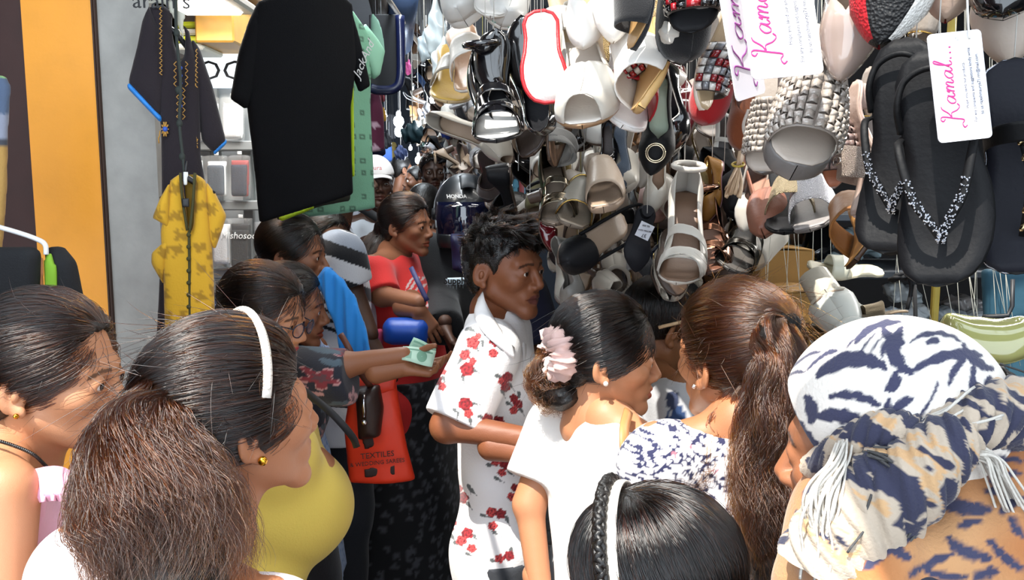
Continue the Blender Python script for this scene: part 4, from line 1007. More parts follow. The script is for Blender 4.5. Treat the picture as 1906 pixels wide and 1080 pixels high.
# brown ponytail woman, floral dress
path = [P(1434, 608, 1.35), P(1452, 668, 1.31), P(1440, 760, 1.31), P(1424, 860, 1.31), P(1428, 960, 1.30), P(1442, 1090, 1.30)]
root, I = person('woman with brown high ponytail in white and navy floral dress', (1366, 668), 1.46, -6, hyaw=-28, hpitch=2, near=3, skin='#a8714e', hs=1.03, bust=.3, build=.9, shw=.86, torso_shift=(-.02, -.02),
    arms=dict(R=(P(1430, 1090, 1.45), P(1400, 1250, 1.6)), L=(P(1215, 1010, 1.48), P(1230, 1180, 1.6))),
    hair=dict(kind='tied', tie=(.022, -.104, .062), path=path, rad=[.014, .026, .040, .048, .05, .04], n=12000, tail_n=5200, wave=.008, frizz=.010, freq=16, mat=HBr, tail_mat=HBr, tie_n=5, tie_r=.018, tie_c='#121214', thick=.014, fly=700, sr=.0003, seed=5),
    top=dict(c='#e9e7ea', sleeve=.55, o=.014, hem=.2, flare=.08, neck=(.085, .08, .03), paint=floral_nb, h=.0038, fold=.004, name='floral_dress'), bottom=None)
stud(I, root, -1, silver_m, .004)
T = I['T']; rng = np.random.default_rng(9)
side = tail_strands([T((-.045, -.075, -.02)), T((-.062, -.06, -.07)), T((-.08, -.05, -.12)), T((-.14, -.04, -.165)), T((-.20, -.04, -.19))], [.012, .022, .03, .03, .02], 900, rng=rng, wave=.008, frizz=.012, freq=14)
strands('side_wisps', side, .0003, HW, root, I['Bo'])
n = 900; A_ = T(np.zeros(3)); st = np.stack([rng.uniform(1300, 1470, n), rng.uniform(850, 905, n)], 1)
side2 = tail_strands([T((0, -.1, .0)), T((-.01, -.115, -.08)), T((-.015, -.12, -.16)), T((-.02, -.125, -.25))], [.03, .06, .07, .06], 1100, rng=rng, wave=.01, frizz=.016, freq=18); strands('nape_wisps', side2, .0003, HW, root, I['Bo'])

# dark-haired woman with a top knot bending over the stall
root, I = person('woman with top knot bending over the stall in pale grey top', (1236, 612), 2.12, 70, hyaw=72, hpitch=30, near=2, skin='#875838', lean=(0, .12), bust=.2,
    hair=dict(kind='bun', tie=(-.01, -.06, .130), br=(.052, .04, .036), n=4000, mat=HB2, fly=250),
    top=dict(c='#b6b7ba', sleeve=.8, paint=greyflower, neck=(.07, .09, .02)), bottom=dict(c='#2a2a30'))
o = MB().tube(catmull([P(1226, 610, 1.93), P(1250, 604, 1.92), P(1276, 598, 1.92)], 4), .004, 6).build('hair_stick', mat('pale_wood', '#cfae86', .5), root, off=I['Bo'])

# woman with head band and bushy ponytail (front left)
path = [P(296, 742, 1.03), P(272, 790, .995), P(276, 870, .965), P(305, 980, .95), P(322, 1120, .93)]
root, I = person('woman with white beaded hairband and bushy ponytail in white top', (438, 776), 1.10, 30, hyaw=50, hpitch=-2, near=3, S=1.50, skin='#ae7453', hs=1.0, bust=.3, build=1.1, torso_shift=(-.02, -.05),
    hair=dict(kind='tied', tie=(-.035, -.112, .032), path=path, rad=[.010, .024, .062, .090, .09], n=14000, tail_n=10000, wave=.010, frizz=.009, freq=11, core=.62, tie_n=4, tie_r=.017, tie_c='#26292c', thick=.015, fly=900, sr=.00032, mat=HB, tail_mat=hairmat('dull_brown_strands', .74, .7, .3), seed=8),
    top=dict(c='#e6dde0', sleeve=.9, o=.014, hem=.45, neck=(.062, .08, .008), fold=.003, h=.006, name='white_top', mat=mat('towelling', '#ffffff', .95, vcol=True, bump=('noise', 160, .8))), bottom=dict(c='#3a3c44'))
Bo = I['Bo']
pts, nr = band_on_head(I, root, 'hair_band', .22, .0025, mat('band_white', '#e6dfd4', .4), .0062, x0=.014, lift=.020, arc=(4, 176))
mb = MB()
for i in range(2, 38):
    for k in (-.5, .5): mb.ball(pts[i]+(pts[i+1]-pts[i])*k*.5+nr[i]*.003, .0032, 6)
mb.build('beads', mat('bead_white', '#efe8dc', .2, coat=.4), root, off=Bo, kind='stuff')
stud(I, root, 1, gold_m, .006)
T = I['T']; rng = np.random.default_rng(21)
w = tail_strands([T((.02, -.095, -.03)), T((.03, -.10, -.10)), T((.06, -.09, -.165)), T((.11, -.07, -.19))], [.02, .035, .035, .02], 1300, rng=rng, wave=.01, frizz=.012, freq=15); strands('nape_wisps', w, .0003, HW, root, Bo)

# pink top woman (far left)
path = [P(-40, 700, 1.42), P(-70, 760, 1.42), P(-60, 860, 1.4)]
root, I = person('woman in pink sleeveless frilled top at far left, hair tied back', (98, 702), 1.30, 62, hyaw=90, hpitch=5, near=3, skin='#b9825f', hs=1.03, bust=.3, torso_shift=(-.03, -.02), build=.98, shw=.92,
    hair=dict(kind='tied', tie=(0, -.108, -.005), path=path, rad=[.016, .035, .04], n=10000, tail_n=900, mat=hairmat('dark_brown_strands', .84, .55, .28), tie_n=2, thick=.010, front=-.008, fly=300, wave=.008, frizz=.006),
    top=dict(c='#e3b2c6', sleeve=0, o=.012, hem=.45, neck=(.10, .10, .055), h=.006, name='pink_top'), bottom=dict(c='#55423f'))
Bo = I['Bo']; stud(I, root, 1, gold_m, .004)
# frill along the armhole
fr = catmull([P(-30, 920, 1.28), P(20, 905, 1.235), P(70, 888, 1.205), P(112, 884, 1.20), P(140, 900, 1.215), P(152, 935, 1.24)], 16); mb = MB(); G = []
for i, p in enumerate(fr):
    w_ = .010*math.sin(i*.9); G.append([p+np.array([0, 0, .012]), p+np.array([.004, -.012, .002+w_*.4]), p+np.array([.006+w_*.3, -.020+w_*.5, -.016]), p+np.array([.008+w_*.4, -.022-w_*.8, -.030+w_*.3])])
mb.grid(G); o = mb.build('frill', mat('pink_frill', '#e3a9c0', .8), root, off=Bo); solid(o, .0015, 0)
mb = MB(); nk = catmull([P(-25, 815, 1.21), P(20, 828, 1.20), P(60, 845, 1.20), P(86, 868, 1.22)], 12)
for i, p in enumerate(nk): mb.ball(p, .0028, 6)
mb.build('bead_necklace', mat('black_bead', '#15100e', .3), root, off=Bo, kind='stuff'); 

# yellow top woman with spectacles
root, I = person('woman with dark spectacles in a yellow lace neck top', (492, 588), 2.06, 78, hyaw=101, hpitch=14, near=3, skin='#b07a59', lip='#a3383c', bust=1.2, belly=.09, arms=dict(R=(P(525, 850, 2.0), P(500, 1000, 2.02))), build=1.08, torso_shift=(.035, -.02), shw=.95,
    hair=dict(kind='tied', tie=(0, -.108, -.01), path=[P(428, 600, 2.14), P(420, 650, 2.15), P(424, 740, 2.12)], rad=[.014, .03, .03], n=6000, tail_n=600, mat=HB, fly=300, thick=.011),
    top=dict(c='#e3c95c', sleeve=1.8, sl_o=.014, o=.014, hem=.45, neck=(.062, .06, .0), paint=yellowlace, h=.0055, fold=.003, name='yellow_top'), bottom=dict(c='#2c2f3c'))
Bo = I['Bo']; T = I['T']; mb = MB()
for x in (-1, 1):
    cpt = np.array([x*.032, .108, -.002]); ring = [T(cpt+[.024*math.cos(a)*(1 if abs(math.cos(a)) < .9 else .97), -.006*abs(math.cos(a)) if x*math.cos(a) > 0 else 0, .017*math.sin(a)]) for a in np.linspace(0, 6.283, 24, endpoint=False)]
    mb.tube(ring, .0016, 6, closed=True); mb.tube([T((x*.056, .102, .004)), T((x*.072, .06, .006)), T((x*.079, .0, .006)), T((x*.078, -.02, -.008))], .0016, 6)
mb.tube([T((-.009, .109, .002)), T((0, .112, .004)), T((.009, .109, .002))], .0015, 6)
sp = empty('spectacles', T((0, .108, 0))); tag(sp, 'dark framed spectacles worn by the yellow top woman', 'spectacles'); so = np.array(sp.location)
mb.build('frame', mat('frame_navy', '#161a2e', .25), sp, off=so)
for x in (-1, 1):
    mb = MB(); mb.lathe([(0, .0003), (.0225, 0)], n=20); mb.V = [T(np.array([x*.032, .107, -.002])+np.stack([v[:, 0], v[:, 2], v[:, 1]*.72], 1)[i]) for v in mb.V for i in range(len(v))]; mb.V = [np.array(mb.V)]; mb.build('lens', mat('lens', '#8fa0c0', .03, alpha=.22, coat=1.), sp, off=so)
mb = MB(); mb.tube(catmull([P(560, 722, 1.98), P(585, 742, 1.91), P(620, 772, 1.85), P(655, 812, 1.86), P(664, 832, 1.95)], 6), .009, 6, flat=(np.array([0, -1, .3]), .3)); o = mb.build('bag_strap', mat('black_webbing', '#17171a', .7), None); tag(o, 'black bag strap across the yellow lace neck top', 'strap')

# dark floral woman handing over banknotes
root, I = person('woman in dark floral blouse holding out green banknotes', (540, 572), 2.42, 84, hyaw=86, hpitch=8, near=2, skin='#8c5a3e', lean=(0, .03), bust=.3, build=1.05,
    arms=dict(R=(P(640, 702, 2.18), P(752, 684, 2.16))), hands=dict(R=dict(d=(1, .0, -.02), n=(0, -.5, .85), curl=.35, thumb=.95, kk=[.25, .45, .55, .6])),
    hair=dict(kind='tied', tie=(0, -.108, -.02), path=[P(455, 560, 2.44), P(440, 600, 2.45)], rad=[.016, .03], n=1500, tail_n=300),
    top=dict(c='#1b1e2b', sleeve=1.12, sl_o=.018, o=.016, paint=darkfloral, neck=(.07, .1, .02), name='floral_blouse', h=.0052), bottom=dict(c='#1a1a20', skirt=.06))
def note(label, pts, d, nrm, m):
    r_ = MB(); q = [P(x, y, dd) for (x, y), dd in zip(pts, d)]; G = []
    for i in range(8):
        t = i/7; G.append([(q[0]*(1-t)+q[1]*t)*(1-s_)+(q[3]*(1-t)+q[2]*t)*s_+np.array([0, -.004*math.sin(t*3.1), .003*math.sin(t*4+s_)]) for s_ in np.linspace(0, 1, 5)])
    r_.grid(G); o = r_.build('banknote', m, None); solid(o, .0008, 0)
    def on(t, s_): a = (q[0]*(1-t)+q[1]*t)*(1-s_)+(q[3]*(1-t)+q[2]*t)*s_+np.array([0, -.004*math.sin(t*3.1)-.0012, .003*math.sin(t*4+s_)]); return a
    MB().grid([[on(.62+.16*math.cos(a)*r, .5+.34*math.sin(a)*r) for a in np.linspace(0, 6.283, 18)] for r in (.05, 1)]).build('portrait_oval', mat('note_ink', '#6f9a82', .7), o)
    MB().grid([[on(t, s_) for s_ in (.12, .22)] for t in np.linspace(.08, .92, 8)]).build('print_band', mat('note_ink', '#6f9a82', .7), o); MB().grid([[on(t, s_) for s_ in (.3, .8)] for t in np.linspace(.1, .3, 4)]).build('print_panel', mat('note_ink_b', '#86ad96', .7), o)
    tag(o, label, 'banknote', 'banknotes held out'); return o
def notemat(n, c1):
    m = mat(n, c1, .7, vary=.12); nt = m.node_tree; return m
note('green banknote standing upright at the back of the held money', [(770, 628), (812, 648), (806, 682), (752, 664)], (2.2, 2.2, 2.18, 2.18), None, notemat('note_a', '#9fc3ab'))
note('pale green banknote spread lowest over the fingers', [(750, 645), (812, 652), (804, 681), (748, 672)], (2.16, 2.17, 2.13, 2.13), None, notemat('note_b', '#b4d2bd'))
# orange bag and brown bag on her arm
pb = Plane(690, 800, 2.35, -8); ob_ = empty('shopping_bag', pb.o); tag(ob_, 'orange red plastic shopping bag with dark print behind the yellow top', 'bag')
slab('bag_body', pb, [(655, 705), (690, 690), (735, 690), (742, 740), (758, 830), (774, 893), (720, 896), (650, 898), (640, 800)], .02, mat('orange_plastic', '#e0391c', .45, bump=('noise', 25, .4)), ob_, fold=.007, ff=(24, 9), base=pb.o, billow=.02)
slab('bag_flap', pb, [(690, 700), (725, 672), (740, 690), (735, 720), (705, 730)], .014, mat('orange_plastic', '#e0391c', .45), ob_, fold=.006, base=pb.o, n0=.03)
dpm = mat('dark_print', '#2a1512', .6)
slab('print_block', pb, [(672, 800), (725, 786), (730, 815), (678, 832)], .003, dpm, ob_, base=pb.o, n0=.034, h=.005, fold=.004); slab('print_block', pb, [(676, 866), (735, 855), (738, 878), (680, 884)], .003, dpm, ob_, base=pb.o, n0=.034, h=.005, fold=.004)
for i, (tx, ty, ss) in enumerate((('TEXTILES', 838, .022), ('& WEDDING SAREES', 852, .016))): text3('print', tx, pb.px(703, ty, .045), pb.px(720, ty-3)-pb.px(690, ty), UP, ss, dpm, ob_, pb.o)
pb = Plane(700, 770, 2.3, 0); hb = empty('handbag', pb.o); tag(hb, 'dark brown handbag with silver zip pull hanging by the orange bag', 'bag')
slab('bag_body', pb, [(662, 720), (706, 716), (714, 760), (708, 812), (668, 818)], .05, mat('dark_brown_leather', '#2c1a15', .5, bump=('noise', 60, .3)), hb, base=pb.o)
mb = MB(); mb.tube([pb.px(684, 725, .055), pb.px(684, 745, .06), pb.px(685, 765, .06)], .004, 6); mb.ball(pb.px(685, 775, .06), .008, 8); mb.build('zip_pull', silver_m, hb, off=pb.o)
mb = MB(); mb.tube(catmull([P(634, 622, 2.22), P(650, 650, 2.2), P(668, 690, 2.22), P(690, 720, 2.28)], 5), .009, 6, flat=(np.array([0, -1, .3]), .35)); mb.build('strap', mat('brown_strap', '#5a2f20', .5), hb, off=pb.o)

# blue dupatta woman
root, I = person('woman with bright blue scarf over a pale blue dress', (546, 474), 2.62, 84, hyaw=94, hpitch=6, near=2, skin='#84563d', bust=.3,
    hair=dict(kind='tied', tie=(0, -.105, -.03), path=[P(485, 500, 2.66), P(478, 560, 2.66)], rad=[.02, .04], n=2500, tail_n=400, mat=HB2),
    top=dict(c='#a9c0e4', sleeve=1, paint=bluecheck, hem=.3, flare=.05, neck=(.07, .09, .02), name='dress'), bottom=dict(c='#20242e'))
Bo = I['Bo']; ps = Plane(640, 590, 2.42, 10); sc_ = empty('scarf', ps.o); tag(sc_, 'bright sky blue scarf draped over the pale blue dress', 'scarf')
slab('drape', ps, [(600, 505), (612, 498), (640, 520), (662, 556), (684, 620), (698, 690), (640, 700), (628, 620), (606, 560), (588, 528)], .012, mat('sky_blue_cloth', '#1f86d6', .75, sheen=.2), sc_, fold=.006, ff=(210, 7), base=ps.o, seed=4, h=.006)
slab('neck_fold', ps, [(584, 520), (602, 497), (616, 500), (604, 530)], .03, mat('sky_blue_cloth', '#1f86d6', .75), sc_, fold=.006, ff=(60, 3), base=ps.o, seed=5, h=.006, n0=-.02)

# woman behind her
root, I = person('woman with short dark hair peering from behind the blue scarf woman', (606, 452), 2.98, 128, hyaw=128, hpitch=4, near=2, skin='#5b3c2c',
    hair=dict(kind='tied', tie=(0, -.105, -.02), path=[P(560, 470, 3.05), P(552, 520, 3.05)], rad=[.02, .035], n=1200, tail_n=200), top=dict(c='#c9ccd6', sleeve=.6), bottom=dict(c='#22242c'))
# striped shirt man
root, I = person('man in black and white striped T-shirt under the hanging green shirt', (642, 332), 3.0, 70, hyaw=80, female=False, near=1, skin='#4a3022', arms=dict(R=(P(650, 540, 2.86), P(690, 640, 2.8))), S=1.84,
    hair=dict(kind='short', n=0), top=dict(c='#dddddd', sleeve=.85, sl_o=.02, paint=sleeve_stripes, h=.0048, name='striped_t_shirt'), bottom=dict(c='#23252c'))
# white cap man
root, I = person('man in white cap and pale T-shirt with black cross strap', (700, 343), 4.1, 158, hyaw=160, female=False, near=2, skin='#4a2f22', S=1.83, hair=dict(kind='short', n=0, thick=.006),
    top=dict(c='#cdd5de', sleeve=.7, h=.009, neck=(.066, .08, .015)), bottom=dict(c='#2a3040'))
T = I['T']; hat = empty('cap', T((0, 0, .08))); tag(hat, 'white baseball cap worn in the crowd beside the green shirt', 'cap'); ho = np.array(hat.location)
mb = MB(); F = Field(T((0, 0, 0))-.2, T((0, 0, 0))+.25, .006); F.ell(T(HAIRC), HAIRR*1+np.array([.017, .017, .024]), T.R, 0); q = T.inv(F.pts()); F.cut((.045-q[..., 2])); V, Q = F.nets(); obj('crown', mesh_np('crown', V-ho, Q, mat('cap_white', '#e8e4e2', .8)), hat)
G = [[T((x*.07*(1-.25*t), .06+.09*t-.04*(x*x)*(1-.3*t), .052-.012*x*x-.02*t)) for x in np.linspace(-1, 1, 9)] for t in np.linspace(0, 1, 5)]; o = MB().grid(G).build('peak', mat('cap_white', '#e8e4e2', .8), hat, off=ho); solid(o, .004, 0)
text3('lettering', 'aura', T((.02, .112, .075)), T.R@np.array([-1, .2, 0]), T.R@np.array([0, -.3, 1]), .03, mat('cap_red', '#b83a30', .6), hat, ho)
mb = MB(); mb.tube(catmull([P(668, 385, 4.0), P(690, 398, 3.93), P(715, 415, 3.9), P(740, 440, 3.9)], 5), .022, 6, flat=(np.array([0, -1, .2]), .3)); o = mb.build('bag_strap', mat('black_webbing', '#17171a', .7), None); tag(o, 'black cross strap on the white cap man', 'strap')
# red T-shirt woman
root, I = person('woman in bright red printed T-shirt with a blue bag', (757, 420), 3.32, 108, hyaw=112, hpitch=4, near=2, skin='#8a5a40', bust=.7, belly=.03, build=1.1, S=1.71,
    arms=dict(R=(P(712, 566, 3.12), P(780, 578, 3.0))), hands=dict(R=dict(d=(.5, 0, -.86), n=(-.3, .9, 0), curl=.3)),
    hair=dict(kind='tied', tie=(0, -.105, .0), path=[P(712, 440, 3.4), P(690, 490, 3.38), P(684, 560, 3.36)], rad=[.03, .06, .04], n=2500, tail_n=900, mat=HB),
    top=dict(c='#d62a28', sleeve=.72, sl_o=.016, paint=redlogo, h=.0052, name='red_t_shirt', neck=(.066, .09, .012)), bottom=dict(c='#121216', skirt=.08, paint=skirtfloral, to=.05))
pb = Plane(757, 617, 3.02, 0); bb = empty('handbag', pb.o); tag(bb, 'glossy blue sling bag held by the red T-shirt woman', 'bag')
slab('bag_body', pb, [(722, 592), (790, 590), (800, 605), (796, 640), (730, 642), (714, 635), (712, 605)], .06, mat('blue_leather', '#1f4fb0', .4, bump=('noise', 50, .2)), bb, base=pb.o, h=.009, fold=.002)
slab('pink_charm', pb, [(696, 615), (712, 610), (714, 640), (698, 640)], .03, mat('pink_fluff', '#c2476a', .95), bb, base=pb.o, h=.008)
mb = MB(); mb.tube(catmull([P(765, 498, 3.06), P(778, 525, 3.0), P(795, 560, 2.98)], 4), .010, 6, flat=(np.array([0, -1, .2]), .3)); mb.build('strap', mat('navy_strap', '#2a2c5c', .6), bb, off=pb.o)
# helmet rider
root, I = person('person in black hooded top and black visor helmet', (866, 398), 3.5, 176, hyaw=172, female=False, near=2, skin='#50362a', S=1.76, noface=True, arms=dict(R=(P(812, 560, 3.45), P(828, 612, 3.2)), L=(P(930, 560, 3.5), P(930, 640, 3.3))), hands=dict(R=dict(d=(.35, -.5, -.6), n=(.8, .2, .2), curl=.3)),
    top=dict(c='#101114', sleeve=1.98, sl_o=.02, o=.03, name='hooded_top', h=.009), bottom=dict(c='#1c2030'))
T = I['T']; he = empty('helmet', T((0, 0, .0))); tag(he, 'matt black motorcycle helmet with dark reflective visor', 'helmet'); ho = np.array(he.location)
F = Field(T((0, 0, 0))-.24, T((0, 0, 0))+.24, .006); F.ell(T((0, -.005, .015)), (.128, .150, .150), T.R, 0); F.cone(T((-.05, .06, -.10)), T((.05, .06, -.10)), .07, .07, .05)
q = T.inv(F.pts()); F.cut(-(q[..., 2]+.135)); F.f = np.maximum(F.f, -np.maximum(np.maximum(-(q[..., 1]-.045), np.abs(q[..., 2]+.018)-.058), np.abs(q[..., 0])-.118)).astype(np.float32); V, Q = F.nets(); obj('shell', mesh_np('shell', relax(V, Q, 2)-ho, Q, mat('helmet_black', '#15181c', .38, coat=.2)), he)
G = [[T((.137*math.sin(a)*(1-.06*abs(t)), -.005+.156*math.cos(a)*(1-.05*abs(t)), -.022-.072*t)) for a in np.radians(np.linspace(-66, 66, 21))] for t in np.linspace(-1, 1.15, 8)]; o = MB().grid(G).build('visor', mat('visor', '#0a0d22', .06, spec=1., coat=1.), he, off=ho); solid(o, .004, 0)
for x in (-1, 1): MB().lathe([(.0, .012), (.022, .010), (.026, 0)], c=T((x*.125, .01, .0)), R=T.R@roty(x*math.pi/2), n=14).build('visor_pivot', mat('edge_black', '#16181c', .5), he, off=ho)
G = [[T((x*.03, .06+.085*t, .150-.05*t*t+.008*(1-x*x))) for x in np.linspace(-1, 1, 7)] for t in np.linspace(0, 1, 5)]; o = MB().grid(G).build('vent', mat('helmet_vent', '#22262b', .5), he, off=ho); solid(o, .006, 0)
text3('lettering', 'HONDA', T((.045, .142, .072)), T.R@np.array([-1, -.25, 0]), T.R@np.array([0, -.55, 1]), .022, mat('print_white', '#b9b9b9', .7), he, ho, bold=.0008)
lp = P(862, 523, 3.32); 
pq = Plane(847, 523, 3.275, 0)
sup = empty('chest_print', pq.o)
sup.parent = root; sup.location = Vector(pq.o-I['Bo'])
slab('print_ground', pq, [(828, 517), (867, 515), (867, 530), (828, 532)], .004, mat('print_pale', '#cfe0ea', .7), sup, base=pq.o, h=.005)
for i, x in enumerate((831, 836, 842, 848, 854, 860)): slab('drip', pq, [(x, 528), (x+2.4, 528), (x+2, 536+(i*37 % 7)), (x+.6, 536+(i*37 % 7))], .004, mat('print_pale', '#cfe0ea', .7), sup, base=pq.o, h=.004, r=.002)
text3('lettering', 'Supply', pq.px(847.5, 523, .006), pq.u, pq.v, .034, mat('print_ink', '#0c0d10', .7), sup, pq.o, bold=.0012)
# navy scarf at the rider's neck
ps = Plane(862, 470, 3.36, 0); o = slab('neck_scarf', ps, [(838, 435), (888, 435), (886, 480), (892, 500), (868, 512), (842, 502), (840, 470)], .05, mat('navy_star_cloth', '#10153a', .6, bump=('noise', 30, .8)), None, fold=.012, ff=(40, 30)); tag(o, 'navy printed scarf wrapped under the black helmet', 'scarf')
# bald man in navy
root, I = person('bald man in navy T-shirt behind the rose shirt young man', (962, 425), 2.82, 84, hyaw=60, hpitch=10, female=False, near=2, skin='#6a442e', S=1.72, noface=True, shw=1.05, build=1.08, torso_shift=(.0, .03),
    arms=dict(R=(P(1000, 655, 2.62), P(985, 720, 2.5))), hair=dict(kind='bald', c='#0d0a09'), top=dict(c='#161a38', sleeve=.9, sl_o=.02, o=.018, name='navy_t_shirt'), bottom=dict(c='#22242c'))

# head scarf woman (front right)
def scarfpaint(V, c=None):
    x, y, d = proj(V); z = np.ones(len(V))
    c = np.tile(np.array(srgb('#e9e0d4')), (len(V), 1)); return c
STR = [ (1640,940,1700,905,-8,10),(1720,1060,1800,1075,6,9),(1860,960,1906,925,-8,12),(1780,985,1830,970,-4,7),(1650,1000,1700,1040,8,10),(1840,870,1880,935,8,8), (1480,950,1500,1060,-8,12),(1520,890,1500,960,6,10),(1545,930,1530,1010,4,12),(1580,1000,1560,1070,6,12),(1700,960,1780,930,-8,9),(1900,880,1840,900,4,6),(1760,1000,1850,1040,10,12),  # navy strokes of the scarf print: (x0,y0,x1,y1,bend,half width) in picture measure
 (1590,640,1680,600,-14,7),(1500,690,1560,650,-5,5),(1455,700,1530,652,-6,3.5),(1680,606,1700,700,26,15),(1640,602,1685,640,10,9),(1668,690,1650,730,-6,12),(1700,690,1830,662,-14,10),(1690,640,1790,636,-18,5),(1790,640,1850,690,8,9),(1722,640,1748,634,-2,7),(1800,664,1765,720,6,6),(1518,702,1652,684,-24,16),(1542,738,1640,756,-10,9),(1500,735,1510,790,-6,12),(1520,775,1610,790,-8,14),(1462,760,1530,845,6,14),(1440,800,1480,850,6,9),(1430,740,1480,770,0,8),(1440,715,1500,690,-4,4),(1600,665,1635,618,-4,2.5),(1618,668,1640,628,-4,2.5),(1640,666,1655,630,-3,4),(1655,740,1665,790,6,9),(1660,770,1700,740,-4,9),(1700,790,1745,710,6,4.5),(1730,770,1748,764,0,6),(1780,745,1810,770,6,10),(1812,680,1824,760,6,8),(1840,700,1850,745,2,12),(1575,650,1590,632,0,3),(1600,668,1572,664,0,3),
 (1500,850,1440,826,2,8),(1560,830,1600,850,4,8),(1760,810,1800,835,8,9),(1790,870,1906,858,-8,7),(1700,900,1850,950,14,15),(1830,915,1906,930,-6,8),(1750,950,1752,955,0,7),(1610,1060,1700,1000,-6,10),(1840,1000,1906,1060,8,9),(1690,1075,1780,1030,-6,8),(1500,920,1540,990,-8,12),(1480,1000,1520,1075,-10,14),(1550,890,1600,960,6,9),(1560,980,1620,930,4,8),(1810,1075,1860,1060,0,10),(1880,960,1906,1000,4,9),(1850,800,1906,830,4,20),(1720,860,1700,930,8,6)]
def stroke_paint(V, base, navy='#353651', sand=None):
    x, y, d = proj(V); c = np.tile(np.array(srgb(base)), (len(V), 1))
    if sand is not None:
        m = np.clip(.5+.6*np.sin(x*.018+1.2*np.sin(y*.02))*np.sin(y*.016+1), 0, 1)[:, None]; c = c*(1-m)+np.array(srgb(sand))*m
    for x0, y0, x1, y1, bend, w in STR:
        p0 = np.array([x0, y0]); p1 = np.array([x1, y1]); L = np.hypot(*(p1-p0))+1e-6; e = (p1-p0)/L; nrm = np.array([-e[1], e[0]])
        a = ((x-x0)*e[0]+(y-y0)*e[1])/L; b = (x-x0)*nrm[0]+(y-y0)*nrm[1]-bend*4*a*(1-a)+1.6*np.sin(x*.21+y*.17); q = w*np.sqrt(np.clip(4*a*(1-a), 0, 1))**.7; k_ = np.clip((q-np.abs(b))/2.2+.5, 0, 1)*((a > 0) & (a < 1)); c = c*(1-k_[:, None])+np.array(srgb(navy))*k_[:, None]
    return c
hc = (1640, 838); dS = .98
root, I = person('woman wrapped in a white and navy animal print headscarf', hc, dS, -40, hyaw=-58, hpitch=8, near=2, skin='#9c6546', hs=1.08, noface=True, torso_shift=(.06, -.04), build=1.05, S=1.60,
    top=dict(c='#222433', sleeve=1.7, o=.015, name='dark_top'), bottom=dict(c='#22242c', skirt=.05))
T = I['T']; hs_ = empty('headscarf', T((0, 0, .05))); tag(hs_, 'white, navy and sand animal print headscarf knotted behind', 'headscarf'); ho = np.array(hs_.location)
scm = mat('scarf_cotton', '#ffffff', .9, vcol=True, bump=('noise', 260, .35), sheen=.2)
F = Field(T((0, 0, 0))-.22, T((0, 0, 0))+.24, .0027); F.ell(T((0, -.016, .046)), np.array((.100, .112, .098))*1.06, T.R, 0); F.ell(T((0, -.05, -.01)), (.085, .075, .08), T.R, .04)
q = T.inv(F.pts()); F.f += (.0022*np.sin(q[..., 1]*70+q[..., 2]*55+2*np.sin(q[..., 0]*30))*np.clip((.08-q[..., 2])*12, 0, 1)).astype(np.float32)
F.cut(np.maximum(q[..., 1]-np.interp(q[..., 2], [-.1, -.02, .03, .08, .12], [.0, .030, .055, .085, .13]), -(q[..., 2]+.062+.25*q[..., 1]))); V, Q = F.nets(); V = relax(V, Q, 2)
obj('head_wrap', mesh_np('head_wrap', V-ho, Q, scm, col=stroke_paint(V, '#e9e1d8')), hs_)
# shoulder drape
F = Field(np.array(P(1700, 1000, .95))-[.36, .30, .45], np.array(P(1700, 1000, .95))+[.40, .36, .26], .0042)
F.ell(P(1815, 1140, .98), (.19, .19, .22), None, 0); F.cone(P(1575, 960, .95), P(1650, 860, .96), .05, .045, .05); F.cone(P(1530, 1120, .95), P(1575, 960, .94), .055, .05, .05); F.cone(P(1600, 1080, .86), P(1760, 1060, .88), .05, .07, .05); F.cone(P(1700, 850, .96), P(1930, 900, 1.0), .07, .09, .06)
q = F.pts(); F.f += (.006*np.sin(q[..., 0]*55+q[..., 2]*38+2*np.sin(q[..., 2]*24+1))*(.6+.4*np.sin(q[..., 0]*21))+.003*np.sin(q[..., 0]*120-q[..., 2]*60)).astype(np.float32); V, Q = F.nets(); V = relax(V, Q, 2)
obj('shoulder_drape', mesh_np('shoulder_drape', V-ho, Q, scm, col=stroke_paint(V, '#b98a5e', sand='#a5683a')), hs_)  # tan base, darker than the wrap's, paints in the drape's shade
# twisted ends meeting at the knot
def rope_cloth(name, pts, rad, tw=26, seed=0, base='#b3a391'):
    pts = catmull(pts, 26); K = len(pts); rad = np.interp(np.linspace(0, 1, K), np.linspace(0, 1, len(rad)), rad); t = np.gradient(pts, axis=0); t /= np.linalg.norm(t, axis=1)[:, None]
    a = np.cross(t, [.1, 1, .2]); a /= np.linalg.norm(a, axis=1)[:, None]; b = np.cross(t, a); G = []
    for i in range(K):
        G.append([pts[i]+rad[i]*(1+.16*abs(math.sin(2.5*(th+i*tw/K/2.5)+seed))+.09*abs(math.sin(6.5*(th+i*tw/K/3.5)+seed*2)))*(math.cos(th)*a[i]+math.sin(th)*b[i]) for th in np.linspace(0, 6.2832, 72, endpoint=False)])
    mb = MB(); mb.grid(G, cv=True); V = np.concatenate(mb.V); d, h, an = voro(V[:, 0]+V[:, 1]+.006*np.sin(V[:, 2]*160), V[:, 2]*.55+V[:, 0]*.4, 44); c = np.tile(np.array(srgb(base)), (len(V), 1)); m = (d < .46+.16*np.cos(an*2+h*6)) & (h > .25); c[m] = srgb('#2c2d44'); m = (d > .6) & (h > .6); c[m] = srgb('#c09a70')
    return obj(name, mesh_np(name, V-ho, mb.F, scm, col=c), hs_)
rope_cloth('twist', [P(1508, 872, .955), P(1580, 836, .90), P(1650, 806, .875), P(1716, 812, .865)], [.012, .019, .021, .018])
rope_cloth('twist', [P(1716, 822, .86), P(1790, 790, .865), P(1850, 770, .88), P(1950, 772, .92)], [.016, .026, .03, .036], seed=1)
